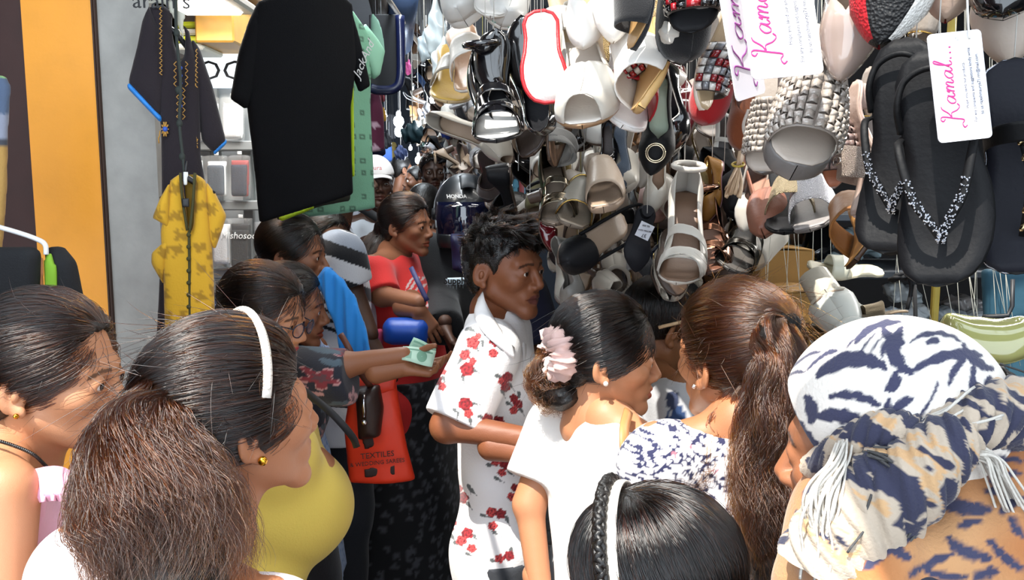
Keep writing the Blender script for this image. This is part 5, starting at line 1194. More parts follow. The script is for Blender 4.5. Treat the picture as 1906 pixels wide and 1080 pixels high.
rope_cloth('twist', [P(1790, 800, .855), P(1745, 840, .85), P(1690, 900, .85), P(1620, 975, .86), P(1560, 1060, .87)], [.022, .03, .034, .036, .035], seed=2)
rope_cloth('twist', [P(1660, 850, .86), P(1620, 900, .86), P(1575, 960, .865), P(1530, 1060, .87)], [.018, .026, .034, .04], seed=3)
whm = mat('white_thread', '#c9c3ba', .9, bump=('noise', 200, .5)); gym = mat('grey_thread', '#4b4a4a', .9, bump=('noise', 200, .6))
def tassel(name, pts, r0, m, n=26, rr=.0016, seed=0):
    rg = np.random.default_rng(seed); pts = catmull(pts, 6); K = len(pts); mb = MB()
    for i in range(n):
        o_ = rg.normal(0, 1, 3)*r0; ph = rg.uniform(0, 6); w = np.linspace(.5, 1.1, K)[:, None]
        mb.tube(pts+o_*w+np.stack([np.sin(np.linspace(0, 5, K)+ph), np.cos(np.linspace(0, 4, K)+ph), 0*np.linspace(0, 1, K)], 1)*r0*.5, rr, 4)
    return mb.build(name, m, hs_, off=ho, kind='stuff')
tassel('white_tassel', [P(1572, 830, .87), P(1560, 870, .85), P(1528, 915, .84), P(1520, 960, .84), P(1530, 1010, .845), P(1525, 1060, .85)], .007, whm, 22)
tassel('white_tassel', [P(1560, 870, .85), P(1545, 940, .835), P(1538, 1000, .84), P(1580, 1060, .85)], .005, whm, 18, seed=2)
tassel('white_tassel', [P(1790, 842, .845), P(1840, 850, .835), P(1862, 890, .835), P(1895, 955, .84)], .005, whm, 20, seed=3)
tassel('white_tassel', [P(1720, 800, .855), P(1770, 780, .85), P(1820, 760, .86)], .010, whm, 16, seed=4)
tassel('grey_tassel', [P(1620, 845, .85), P(1660, 860, .84), P(1695, 880, .85)], .006, gym, 26, .0014, seed=5)
tassel('grey_tassel', [P(1630, 890, .845), P(1632, 950, .84), P(1615, 1000, .845)], .010, gym, 40, .0014, seed=6)
tassel('grey_tassel', [P(1640, 1020, .84), P(1665, 1000, .835), P(1700, 960, .835), P(1690, 940, .84), P(1660, 970, .85)], .008, gym, 44, .0014, seed=7)
tassel('grey_tassel', [P(1850, 690, .98), P(1880, 720, 1.0), P(1890, 760, 1.0)], .012, gym, 30, .0014, seed=8)

# girl with black hair in front
root, I = person('small girl with smooth black hair and white headband in front', (1207, 1092), 1.10, -60, hyaw=-72, hpitch=4, near=3, skin='#9c6546', hs=1.0, build=.9, S=1.42,
    hair=dict(kind='long', tie=(0, -.085, -.16), n=18000, locks=[[(0, -.035, .0, .078), (0, -.055, -.06, .074), (0, -.07, -.14, .07), (0, -.075, -.24, .065)]], thick=.016, mat=HB2, jit=.0016, sr=.00035, seed=11),
    top=dict(c='#c9c2c6', sleeve=.6), bottom=dict(c='#33343c'))
pts, nr = band_on_head(I, root, 'hair_band', .10, .003, mat('band_white', '#e6dfd4', .4), .007, x0=.035, lift=.017, arc=(2, 178))
mb = MB()
for i in range(3):
    pp = pts+I['T'].R@np.array([0, .014, 0])+nr*.004; q = [pp[j]+.0055*(math.sin(j*1.3+i*2.09)*(I['T'].R@np.array([0, 1., 0]))+.6*math.cos(2*(j*1.3+i*2.09))*nr[j]) for j in range(len(pp))]; mb.tube(catmull(q, 3), .0048, 6)
mb.build('braid', mat('hair_#0d0a09', '#0d0a09', .42), root, off=I['Bo'])

# ---- people deeper in the lane
def far(label, hp, d, yaw, top, near=1, **k):
    return person(label, hp, d, yaw, near=near, top=dict(c=top, sleeve=k.pop('sleeve', .6), paint=k.pop('paint', None)), bottom=dict(c='#22242c'), **k)
def tiedback(c='#0d0a09'): return dict(kind='tied', tie=(0, -.105, -.02), path=[np.zeros(3), np.zeros(3)], rad=[.02, .03], c=c)
def far_tied(hp, d, yaw, c='#0d0a09'):
    Hc = P(hp[0], hp[1], d); R = yawm(yaw); return dict(kind='tied', tie=(0, -.105, -.02), path=[Hc+R@np.array([0, -.14, -.07]), Hc+R@np.array([0, -.14, -.2])], rad=[.025, .04, .03], c=c)
far('bearded man with thick dark hair facing along the lane', (806, 322), 5.0, 168, '#2a3a46', female=False, near=2, skin='#3f291e', hair=dict(kind='short', n=2500, len=.04), S=1.90)
far('woman with dark hair in lavender top behind the red T-shirt woman', (792, 388), 4.25, 20, '#a9a8c8', near=1, skin='#6b4632', paint=lav, hair=far_tied((792, 388), 4.25, 20))
far('woman with brown hair seen from behind beside the bearded man', (866, 330), 5.6, 10, '#3a3040', skin='#5b3c2c', hair=far_tied((866, 330), 5.6, 10, '#1d1310'), S=1.8)
far('woman in pale green top looking left deep in the lane', (776, 338), 6.6, -110, '#8fb8a8', skin='#6b4632', hair=far_tied((776, 338), 6.6, -110), S=1.76)
far('woman in white floral dress standing deep in the lane', (748, 316), 7.6, 60, '#b9bccb', skin='#6b4632', hair=far_tied((748, 316), 7.6, 60), S=1.87)
far('dim figure in dark clothes right of the bearded man', (835, 340), 7.0, 170, '#20262e', skin='#3a281e', hair=dict(kind='short', n=0), female=False, S=1.74, near=0)
far('dim figure in blue at the far end of the lane', (722, 325), 8.6, 30, '#2a4468', skin='#3a281e', hair=dict(kind='short', n=0), female=False, S=1.82, near=0)
# ---------------------------------------------------------------- shoes
def lm(c, fin='leather'):
    n = 'shoe_'+fin+'_'+c
    if fin == 'patent': return mat(n, c, .12, coat=1., spec=.6)
    if fin == 'suede': return mat(n, c, .95, sheen=.3, bump=('noise', 500, .3))
    if fin == 'glitter': return mat(n, c, .38, metal=.75, bump=('voronoi', 700, 1.))
    if fin == 'metal': return mat(n, c, .22, metal=1.)
    if fin == 'satin': return mat(n, c, .35, sheen=.2)
    if fin == 'grain': return mat(n, c, .55, bump=('voronoi', 260, .5))
    dark = sum(srgb(c)) < .03
    return mat(n, c, .6 if dark else .42, spec=.22 if dark else .5, bump=('noise', 160, .15))
TS = [0, .015, .05, .13, .28, .45, .6, .72, .82, .9, .95, .985, 1.0]
OUT = dict(point=[0, .34, .58, .76, .70, .72, .92, 1, .86, .60, .40, .20, .03], round=[0, .36, .6, .78, .74, .78, .95, 1.02, 1.0, .88, .70, .42, 0], almond=[0, .35, .58, .76, .72, .76, .94, 1., .92, .72, .52, .28, 0], square=[0, .36, .6, .78, .74, .78, .95, 1., .95, .82, .72, .62, .0])
def sm(a, b, x): t = np.clip((np.asarray(x, float)-a)/(b-a), 0, 1); return t*t*(3-2*t)
class Last:
    def __init__(s, L=.24, W=.078, H=.02, toe='almond', th=.008, plat=0.): s.L, s.W, s.H, s.th, s.plat = L, W, H, th, plat; s.o = OUT[toe]
    def w(s, t): return np.interp(t, TS, s.o)*s.W/2
    def c(s, t): return .010*np.sin(np.clip(t, 0, 1)*3.6-.4)*sm(.1, .6, t)
    def z(s, t): return s.th+s.plat+(s.H)*(1-sm(.16, .66, t))+.008*sm(.78, 1., t)
    def surf(s, t, phi, u, k=1., p=.75):
        w = s.w(t)*k; return np.array([t*s.L, s.c(t)+w*np.sign(math.cos(phi))*abs(math.cos(phi))**p, s.z(t)+u*math.sin(phi)])
    def sole(s, mb, wedge=False, k=1., top=0., th=None, bottom=None):
        th = th or s.th; G = []
        for t in np.concatenate([[.0, .006, .02], np.linspace(.05, .95, 20), [.975, .992, 1.0]]):
            w = max(s.w(t)*k, .0006); zt = s.z(t)+top; zb = zt-th-s.plat*.0
            if s.plat: zb = zt-th-s.plat
            if wedge: zb = min(zb, .0+.004*sm(.85, 1, t))
            r = min(.35*w, .003); c = s.c(t); x = t*s.L
            G.append([(x, c-w, zt-r), (x, c-w+r, zt), (x, c-w*.3, zt), (x, c+w*.3, zt), (x, c+w-r, zt), (x, c+w, zt-r), (x, c+w*.97, zb+r), (x, c+w*.97-r, zb), (x, c-w*.97+r, zb), (x, c-w*.97, zb+r)])
        return mb.grid(G, cv=True)
    def insole(s, mb, k=.93, lift=.0012):
        return mb.grid([[(t*s.L, s.c(t)+q*s.w(t)*k, s.z(t)+lift-.0006*(1-q*q)) for q in np.linspace(-1, 1, 7)] for t in np.linspace(.012, .985, 24)])
    def upper(s, mb, t0=0., t1=1., vamp=.66, uv=.05, ub=.058, side=.026, n=7, k=1.0, toe=.42, soft=.16):
        """closed over the toe from vamp on, open before it"""
        T = np.concatenate([np.linspace(t0, max(vamp-soft, t0+.01), 12), np.linspace(max(vamp-soft, t0+.01), vamp, 7)[1:], np.linspace(vamp, t1, 14)[1:]]); G = []; op = []
        for t in T:
            q = sm(vamp-soft, vamp, t); hgt = side+(ub-side)*(1-sm(.03, .34, t)); u = uv*(1-(1-toe)*np.clip((t-vamp)/(1.001-vamp), 0, 1)**1.6) if t >= vamp else (hgt*1.25*(1-q)+uv*q)
            ph = math.pi/2*q+math.asin(.8)*(1-q); row = [s.surf(t, a, u, k) for a in np.linspace(0, ph, n)]+[s.surf(t, math.pi-a, u, k) for a in np.linspace(ph, 0, n)]; G.append(row); op.append(t >= vamp-1e-6)
        G = np.array(G); a, b = G.shape[:2]; F = []
        for i in range(a-1):
            for j in range(b-1):
                if j == n-1 and not (op[i] and op[i+1]): continue
                F.append([i*b+j, (i+1)*b+j, (i+1)*b+j+1, i*b+j+1])
        return mb.add(G.reshape(-1, 3), F)
    def band(s, mb, t0, t1, u0, u1, n=14, k=1.03, ph0=0., ph1=math.pi, nt=8, skew=0.):
        return mb.grid([[s.surf(t+skew*math.cos(a), a, u0+(u1-u0)*(t-t0)/(t1-t0), k) for a in np.linspace(ph0, ph1, n)] for t in np.linspace(t0, t1, nt)])
    def weave(s, mb, t0, t1, u0, u1, nt, nf, cols, k=1.05, ph0=.0, ph1=math.pi, seed=0):
        rg = random.Random(seed)
        for i in range(nt):
            for j in range(nf):
                ta, tb = t0+(t1-t0)*(i+.06)/nt, t0+(t1-t0)*(i+.94)/nt; pa, pb = ph0+(ph1-ph0)*(j+.06)/nf, ph0+(ph1-ph0)*(j+.94)/nf; over = (i+j) % 2
                G = []
                for x in (0, .5, 1):
                    row = []
                    for y in (0, .5, 1):
                        t = ta+(tb-ta)*x; p = pa+(pb-pa)*y; u = u0+(u1-u0)*(t-t0)/(t1-t0); b_ = (1-(2*(x if over else y)-1)**2)*.0035; q = s.surf(t, p, u+b_, k+b_/.04); row.append(q)
                    G.append(row)
                mb.grid(G, m=cols(i, j, rg))
        return mb
    def heel(s, mb, kind='block'):
        zt = float(s.z(.08))-s.th*.5; k = {'block': (.80, .72, .0, .20), 'stiletto': (.55, .12, .0, .17), 'kitten': (.6, .22, 0, .16)}[kind]; G = []
        for q in np.linspace(0, 1, 8):
            z = zt*(1-q); f = k[0]+(k[1]-k[0])*(q**(.6 if kind != 'block' else 1)); xa = .004+.012*q*(kind != 'block'); xl = s.L*k[3]*(1-q)+s.L*k[3]*(k[1]/k[0] if kind != 'block' else .85)*q; ww = s.w(.1)*f
            G.append([(xa+xl*.5*(1-math.cos(a)), s.c(.08)+ww*math.sin(a)*(.8 if math.cos(a) < 0 else 1), z) for a in np.linspace(0, 2*math.pi, 14, endpoint=False)])
        mb.grid(G, cv=True); b = len(mb.V); return mb.add(G[-1], [list(range(14))])

def ribbon(mb, pts, w, nrm, th=.0014):
    pts = catmull(pts, 6); return mb.tube(pts, w/2, 6, flat=(np.asarray(nrm, float), max(th/w*2, .12)))

SHOE_CACHE = {}
def shoe_parts(kind, up='#222222', fin='leather', ins='#b08a6a', sole='#3a2a20', heel=None, H=.02, toe='almond', plat=0., hk='block', W=.078, trim=None, trimfin='metal', inner=None, weave=None, L=.24, bow=None, vamp=.66, two=None):
    key = (kind, up, fin, ins, sole, heel, H, toe, plat, hk, W, trim, trimfin, str(weave), L, vamp, str(two), inner)
    if key in SHOE_CACHE: return SHOE_CACHE[key]
    la = Last(L, W, H, toe, .007 if kind not in ('flipflop', 'tstrap') else .016, plat); U = lm(up, fin); I_ = lm(ins, 'leather'); S_ = lm(sole, 'leather'); Hm = lm(heel or sole, 'leather'); P_ = []
    A = lambda n, mb, m, sol=None, k='': P_.append((n, mb.mesh(n, m), sol, k))
    if kind == 'wedge':
        A('sole', la.sole(MB(), wedge=True), lm(heel or up, fin)); 
    elif kind in ('flipflop', 'tstrap'):
        A('sole', la.sole(MB(), k=1.0), S_); A('insole', la.insole(MB(), .96, .0018), I_, .002)
        if trim: A('edge_trim', MB().tube([(t*la.L, la.c(t)+q*la.w(t)*1.0, la.z(t)-.003) for t, q in [(t, 1) for t in np.linspace(.01, .99, 30)]+[(t, -1) for t in np.linspace(.99, .01, 30)]], .0016, 5, closed=True), lm(trim, trimfin))
    else: A('sole', la.sole(MB(), k=1.0), S_)
    if kind not in ('flipflop', 'tstrap'): A('insole', la.insole(MB()), I_, .0015)
    if H > .028 and kind not in ('wedge', 'flipflop', 'tstrap'): A('heel', la.heel(MB(), hk), Hm)
    if kind in ('pump', 'peep', 'loafer'):
        mb = MB(); la.upper(mb, 0, .965 if kind == 'peep' else 1., vamp if kind != 'loafer' else .46, .055 if kind != 'loafer' else .062, toe={'point': .3, 'almond': .42, 'round': .55, 'square': .45}[toe] if kind != 'peep' else .75)
        me = mb.mesh('upper', [U] if not two else [U, lm(two[0], fin), lm(two[1], fin)])
        if two:
            for p in me.polygons:
                c = p.center; v = (c.y-la.c(c.x/la.L))/max(la.w(min(c.x/la.L, .97)), .004); p.material_index = 0 if abs(v) < .52*(1+.25*(c.x/la.L-.8)) else (1 if v < 0 else 2)
        P_.append(('upper', me, .0018, ''))
        if trim: 
            rim = [la.surf(t, math.asin(.8)*(1-sm(vamp-.16, vamp, t))+math.pi/2*sm(vamp-.16, vamp, t), (.026+(.032)*(1-sm(.03, .34, t)))*1.25*(1-sm(vamp-.16, vamp, t))+.055*sm(vamp-.16, vamp, t)) for t in np.linspace(.005, vamp, 20)]
            rim2 = [np.array([p[0], 2*la.c(p[0]/la.L)-p[1], p[2]]) for p in rim][::-1]; A('trim', MB().tube(rim+rim2, .0016, 5, closed=True), lm(trim, trimfin))
    if kind in ('mule', 'wedge'):
        if weave:
            nt, nf, pal = weave; ms = [lm(c, 'patent') for c in pal]; mb = MB(); pats = len(pal)
            la.weave(mb, .46, .86, .060, .040, nt, nf, lambda i, j, rg: (rg.randrange(pats) if pats > 2 else (i+j) % pats)); A('woven_band', mb, ms, .002, 'stuff'); A('band_lining', la.band(MB(), .455, .865, .058, .038), lm(inner or '#3a3230', 'leather'), .001)
        else: A('band', la.band(MB(), .50, .84, .060, .042), U, .002)
        if trim: A('trim', MB().tube([la.surf(.845, a, .044, 1.05) for a in np.linspace(0, math.pi, 14)], .002, 5).tube([la.surf(.495, a, .062, 1.05) for a in np.linspace(0, math.pi, 14)], .002, 5), lm(trim, trimfin), None, 'stuff')
    if kind == 'slide':
        A('band', la.band(MB(), .52, .74, .058, .05, skew=.0), U, .0025)
        if trim: A('buckle', MB().tube([la.surf(.63+.03*math.cos(a), math.pi*.5+.25*math.sin(a), .062, 1.08) for a in np.linspace(0, 6.283, 16, endpoint=False)], .0018, 5, closed=True), lm(trim, trimfin))
    if kind == 'sandal':
        A('toe_strap', la.band(MB(), .74, .84, .046, .036), U, .0018)
        A('cross_strap', la.band(MB(), .56, .62, .06, .054, skew=.05), U, .0015)
        mb = MB(); la.upper(mb, 0, .26, .9, .05, .062, .02, soft=.2); A('heel_counter', mb, U, .0018)
        zc = float(la.z(.1))+.075; rx, ry = .036, .029; ring = [(.03+rx*(1+math.cos(a))*.98-.03, ry*math.sin(a), zc+.012*math.cos(a)) for a in np.linspace(0, 6.283, 20, endpoint=False)]
        A('ankle_strap', MB().tube(ring, .006, 6, closed=True, flat=(UP, 1.0)), U); 
        A('buckle', MB().tube([(.03+(x_)*.008, ry+.004, zc+z_*.007) for x_, z_ in ((-1, -1), (1, -1), (1, 1), (-1, 1))], .0012, 5, closed=True), lm(trim or '#c8a45a', 'metal'))
    if kind == 'sling':
        mb = MB(); la.upper(mb, .5, 1., .68, .055, .03, .004, toe=.32, soft=.16); A('upper', mb, U, .0018); zc = float(la.z(.05))+.05
        A('sling_strap', MB().tube(catmull([la.surf(.55, .1, .02), (.2*la.L, .034, zc-.02), (.03*la.L, .026, zc), (-.006, 0, zc+.003), (.03*la.L, -.026, zc), (.2*la.L, -.034, zc-.02), la.surf(.55, math.pi-.1, .02)], 5), .0042, 6, flat=(UP, .9)), U)
    if kind == 'flipflop':
        post = np.array([.80*la.L, la.c(.8), la.z(.8)]); mb = MB(); gm = MB(); rg = random.Random(5)
        for q in (-1, 1):
            e_ = la.surf(.36, 0 if q > 0 else math.pi, 0, 1.0); pts = catmull([e_-[0, 0, .004], e_+[.015, 0, .022], (e_+post)/2+[.01, q*.006, .034], post*.75+e_*.25+[.01, 0, .03], post+[0, 0, .02], post], 7); mb.tube(pts, np.interp(np.linspace(0, 1, len(pts)), [0, .4, 1], [.0036, .005, .004]), 8, flat=(UP, .6))
            for p in pts[len(pts)//3:-4]:
                for _ in range(7): gm.ball(p+np.array([rg.uniform(-.003, .003), rg.uniform(-.004, .004), .0032]), rg.uniform(.0008, .0014), 5)
        A('thong_strap', mb, U, None, 'stuff'); A('crystals', gm, mat('crystal', '#d9dde6', .05, metal=.9), None, 'stuff')
        A('heel_strap', MB().tube(catmull([la.surf(.34, .1, .004), (.24*la.L, .030, la.z(.2)+.012), (.14*la.L, .022, la.z(.1)+.016), (.10*la.L, 0, la.z(0)+.018), (.14*la.L, -.022, la.z(.1)+.016), (.24*la.L, -.030, la.z(.2)+.012), la.surf(.34, math.pi-.1, .004)], 6), .0036, 6, flat=(UP, 1.2)), U)
    if kind == 'tstrap':
        A('toe_strap', la.band(MB(), .34, .42, .07, .065), U, .002); post = la.surf(.82, math.pi/2, 0)
        mid = [np.array([t*la.L, la.c(t), la.z(t)+.05*math.sin(math.pi*(t-.3)/.56)]) for t in np.linspace(.32, .82, 14)]; A('centre_strap', MB().tube(mid, .0055, 6, flat=(UP, .4)), U)
        mb = MB(); 
        for i, p in enumerate(mid[1:-1]): mb.ball(p+[0, .002*(-1)**i, .005], (.0068, .0034, .0028), 8, R=rotz(.6*(-1)**i))
        A('chain', mb, lm('#c9b48a', 'metal'), None, 'stuff')
    if kind == 'sneaker':
        mb = MB(); la.upper(mb, 0, 1, .52, .064, .07, .045, toe=.5); A('upper', mb, U, .003); mb = MB()
        for t in np.linspace(.40, .56, 5): mb.tube([la.surf(t, a, .066, 1.04) for a in np.linspace(.9, 2.24, 7)], .003, 5)
        A('laces', mb, lm('#e8e6e2', 'satin'), None, 'stuff'); A('tongue', la.band(MB(), .34, .52, .075, .062, ph0=1.05, ph1=2.1), U, .003)
    SHOE_CACHE[key] = P_; return P_

SHOES = []
cordm = [mat('cord_white', '#d8d4cc', .7), mat('cord_yellow', '#b9ad5a', .7), mat('cord_dark', '#2a2a2c', .7)]
cord_me = MB().tube([(0, 0, 0), (0, 0, 1)], .0008, 5).mesh('cord', cordm[0])
cord_mes = [cord_me]
for m_ in cordm[1:]: c_ = cord_me.copy(); c_.materials[0] = m_; cord_mes.append(c_)
RAIL_Z = 2.62
NOUN = dict(pump='pump', peep='peep-toe pump', loafer='loafer', mule='mule', wedge='wedge mule', slide='slide', sandal='ankle strap sandal', sling='slingback', flipflop='thong sandal', tstrap='chain sandal', sneaker='sneaker')
def place_shoe(label, kind, hpx, tpx, d, roll=0., tilt=0, cord=True, group=None, fit=True, cat='shoe', hero=True, ci=0, **k):
    parts = shoe_parts(kind, **k); L = k.get('L', .24); a = P(*hpx, d); c0 = np.array([0, 0, CAM_Z])
    b = P(*tpx, d); lat = np.linalg.norm(b-a); s = 1.
    if tilt and lat < L: dd = d-tilt*math.sqrt(L*L-lat*lat); b = P(*tpx, dd)
    else: s = lat/L
    x = b-a; ln = np.linalg.norm(x); s = ln/L; x /= ln
    n0 = c0-(a+b)/2; n0 = n0-x*(n0@x); n0 /= np.linalg.norm(n0); y0 = np.cross(x, n0); f = math.radians(roll); z = math.cos(f)*n0+math.sin(f)*y0; y = np.cross(z, x)
    Mx = Matrix([[*(x[i]*s, y[i]*s, z[i]*s), a[i]] for i in range(3)]+[[0, 0, 0, 1]])
    r = empty('shoe' if kind in ('pump', 'loafer', 'peep', 'sneaker', 'sling') else 'sandal'); r.matrix_basis = Mx; tag(r, label, cat, group)
    for n, me, sol, kd in parts:
        o = obj(n, me, r)
        if kd: o['kind'] = kd
        if sol: solid(o, sol, 0)
    if cord:
        p = a if a[2] > b[2] else b; p = p+(.02*x*(1 if a[2] > b[2] else -1))
        rz_ = RAIL_Z if p[2] < RAIL_Z-.02 and p[1] < 6.2 and p[0] > -.55 else 2.975
        if p[2] < 2.95:
            o = obj('cord', cord_mes[ci % 3], r); W = Matrix.Translation(Vector(p)) @ Matrix.Diagonal((1, 1, rz_-p[2], 1)); o.matrix_parent_inverse = Mx.inverted(); o.matrix_basis = W
    SHOES.append(dict(root=r, kind=kind, px=((hpx[0]+tpx[0])/2, (hpx[1]+tpx[1])/2), label=label, hero=hero)); return r

S = place_shoe
pal_rw = ['#a81822', '#e4dcd4']; pal_rgw = ['#8a1a22', '#dcd8d2', '#7d7f84', '#dcd8d2', '#7d7f84']; pal_br = ['#0c0c0e', '#0c0c0e', '#8f1820', '#141416']; pal_cr = ['#a99f95', '#b5aba1']
S('black platform thong sandal with crystal V straps behind the white tag', 'flipflop', (1742, 108), (1752, 534), .95, 6, up='#0a0a0c', ins='#0b0b0e', sole='#08080a', toe='round', W=.088, plat=.012)
S('second black crystal thong sandal hanging just left of its twin', 'flipflop', (1706, 92), (1660, 478), 1.03, 14, up='#0a0a0c', ins='#0b0b0e', sole='#08080a', toe='round', W=.088, plat=.012)
S('navy black sandal with metal chain strap at the right edge', 'tstrap', (1884, 120), (1892, 512), .98, -4, up='#0b0b0d', ins='#12131c', sole='#0a0a0c', trim='#8d8f96', toe='round', W=.092)
S('black pump with white and red side panels, pointed toe down', 'pump', (1676, -262), (1636, 96), 1.03, 0, up='#0c0c0e', ins='#6a3a30', sole='#8a1218', toe='point', two=('#b81420', '#e6e2dc'), fin='grain', W=.10)
S('glossy nude pointed pump below the black white and red pump', 'pump', (1580, -170), (1568, 158), 1.12, 8, up='#b3a096', fin='patent', ins='#c0a890', sole='#8a7262', toe='point', hk='stiletto', H=.08)
S('nude pointed pump with brown lining hung left of the right tag', 'pump', (1772, -290), (1760, 47), 1.05, 0, up='#b39a88', ins='#5e3422', sole='#8a1a1c', toe='point', W=.09)
S('pale nude pointed pump right of the third white tag', 'pump', (1848, -225), (1876, 126), 1.06, -6, up='#b6a79a', fin='leather', ins='#c0a890', sole='#8f7a6c', toe='point', W=.094)
S('black patent toe hanging above the pale nude pump', 'pump', (1862, -310), (1868, 42), .98, 0, up='#0a0a0c', fin='patent', ins='#3a2a24', sole='#101012', toe='round', W=.088)
S('ribbed grey mule with gold edge above the black sandals', 'wedge', (1748, -60), (1714, 96), 1.35, 40, up='#8d8378', ins='#8d8378', sole='#b08a4a', H=.03, trim='#c9a050')
S('beige woven wide band platform mule under the large tag', 'mule', (1484, 92), (1466, 344), 1.27, -16, up='#a79c92', ins='#b5a89c', sole='#6e6a68', weave=(9, 14, pal_cr), inner='#8d8279', plat=.022, toe='round', W=.084, H=.02, tilt=1)
S('twin beige woven platform mule half hidden behind its pair', 'mule', (1446, 96), (1424, 328), 1.36, 10, up='#a79c92', ins='#b5a89c', sole='#6e6a68', weave=(9, 14, pal_cr), inner='#8d8279', plat=.022, toe='round', W=.084, H=.02)
S('taupe pink lace-up sandal with woven toe beside beige mule', 'mule', (1552, 128), (1556, 352), 1.34, 18, up='#8e7468', ins='#a8684a', sole='#8d7a72', weave=(7, 8, ['#84706a', '#a08a84']), toe='point', H=.05, hk='block', heel='#a8887c')
S('nude sandal edged with crystals, hanging side on by the black thongs', 'slide', (1652, 160), (1604, 408), 1.30, 66, up='#c5b4a8', fin='glitter', ins='#b9a296', sole='#b39a90', H=.05, hk='block', heel='#b39a90', trim='#d9d3cc')
S('grey rope sandal with gold side left of the black thongs', 'wedge', (1648, 128), (1624, 330), 1.36, 62, up='#8a8078', ins='#94867a', sole='#c09a4a', H=.03, trim='#caa45a')
S('cognac suede flat peeping out under the middle tag', 'pump', (1388, 110), (1376, 282), 1.46, 0, up='#7a3e1c', fin='suede', ins='#6a3a20', sole='#4a2412', toe='almond', W=.088)
S('white, grey and red woven wedge mule with pale sole edge', 'wedge', (1330, -12), (1298, 206), 1.33, -58, up='#d9c9b6', ins='#d0b894', sole='#c9a878', heel='#dccfc0', weave=(6, 9, pal_rgw), H=.035, W=.084, toe='almond')
S('bright red suede pointed shoe below the woven wedge mule', 'pump', (1334, 30), (1304, 236), 1.44, -20, up='#a01018', fin='suede', ins='#b08060', sole='#8a1014', toe='round', W=.086)
S('glossy black and red woven mule at the top edge', 'mule', (1276, -190), (1288, 66), 1.2, 0, up='#111114', ins='#151518', sole='#101012', weave=(7, 9, pal_br), toe='round', W=.092)
S('black slipper with crumpled paper inside under the red woven mule', 'loafer', (1244, -150), (1262, 124), 1.27, -24, up='#0f0f12', fin='suede', ins='#d9d0c6', sole='#121214', toe='round', W=.088)
S('black suede wedge with tan sole edge left of the slipper', 'wedge', (1218, -150), (1188, 96), 1.2, 64, up='#131316', fin='suede', ins='#b08a5a', sole='#a9824e', heel='#16161a', H=.03, toe='almond')
S('sunlit tan mule with red and white woven band', 'mule', (1098, 8), (1200, 168), 1.36, -42, up='#d9c9b6', ins='#a9763e', sole='#8a5a2c', weave=(6, 9, pal_rw), toe='almond', W=.084)
S('white wrapped slide with thick tan sole under the red weave', 'wedge', (1226, 62), (1206, 206), 1.44, 62, up='#e2dcd4', ins='#c9a06a', sole='#c09a62', heel='#c09a62', H=.02, tilt=1)
S('gold glitter wedge sandal with heel pointing down in the sun', 'wedge', (1196, 128), (1080, 92), 1.42, 76, up='#b0986a', fin='glitter', ins='#b98a52', sole='#b0986a', heel='#b0986a', H=.10, toe='point', tilt=-1)
S('white peep-toe shoe stuffed with paper in the middle row', 'peep', (1082, 92), (1086, 250), 1.47, 4, up='#c9c2b6', fin='satin', ins='#d9d0c6', sole='#8a6a4c', toe='round', W=.088, tilt=1)
S('white slide with red strap beside the white peep-toe', 'slide', (1150, 100), (1150, 248), 1.52, -32, up='#a81420', ins='#e2dedc', sole='#e0dcd8', toe='round', trim='#caa45a', W=.08, tilt=1)
S('black patent loafer hung toe up, leftmost of the two', 'loafer', (930, 250), (918, 64), 1.55, 6, up='#0b0b0d', fin='patent', ins='#1a1a1e', sole='#101012', toe='round', W=.09)
S('black patent loafer hung toe up beside the red rimmed sole', 'loafer', (1018, 256), (978, 40), 1.58, -8, up='#0b0b0d', fin='patent', ins='#16161a', sole='#101012', toe='round', W=.086)
q_ = S('sunlit white sole with red rim hung sole outwards', 'mule', (1004, 14), (1026, 190), 1.33, 176, up='#121214', ins='#121214', sole='#efeae4', toe='round', W=.108, trim='#b01a22')
la = Last(.24, .108, .02, 'round', .007); MB().tube([(t*la.L, la.c(t)+q*la.w(t)*1.02, la.z(t)-.004) for t, q in [(t, 1) for t in np.linspace(.01, .99, 26)]+[(t, -1) for t in np.linspace(.99, .01, 26)]], .0055, 8, closed=True).build('rim', lm('#b01a22'), q_)
S('sunlit white pointed pump at the top, left of the woven mule', 'pump', (1082, -110), (1086, 96), 1.36, 0, up='#e6e0d8', fin='satin', ins='#d9b890', sole='#d0c0ac', toe='almond', W=.09)
S('sunlit white pump touching the black suede wedge', 'pump', (1122, -130), (1140, 84), 1.30, -10, up='#e8e2da', fin='satin', ins='#d9b890', sole='#d0c0ac', toe='point', W=.09)
S('sunlit white slide with tan cross straps near the top', 'slide', (1042, -70), (1048, 118), 1.44, 20, up='#e8e2da', ins='#dcc4a2', sole='#e0d8cc', toe='round', W=.086)
S('white canvas sneaker at the top of the stall', 'sneaker', (846, -90), (876, 56), 2.0, 16, up='#c9c6c0', fin='satin', ins='#a8a49c', sole='#d9d6d0', toe='round', plat=.012, W=.086, tilt=1)
S('white mule with brown fringe beside the sneaker', 'slide', (930, -110), (912, 42), 1.9, 0, up='#7a4a26', fin='suede', ins='#d8d2ca', sole='#d9d4cc', toe='round', tilt=1)
S('white shoe with mint lining above the loafers', 'loafer', (938, -70), (928, 62), 1.95, -16, up='#cfccc6', fin='satin', ins='#6fa898', sole='#d9d4cc', toe='round', tilt=1)
S('white slide with peach footbed, strap across at a slant', 'slide', (862, 66), (884, 176), 2.05, 10, up='#dcd6cc', ins='#c49a78', sole='#d9d2c8', toe='round', W=.088, tilt=1)
S('beige sandal with round yellow insole far left of the stall', 'slide', (842, 104), (832, 200), 2.15, 0, up='#8f8678', ins='#c9a24a', sole='#b8a078', toe='round', W=.092, tilt=1)
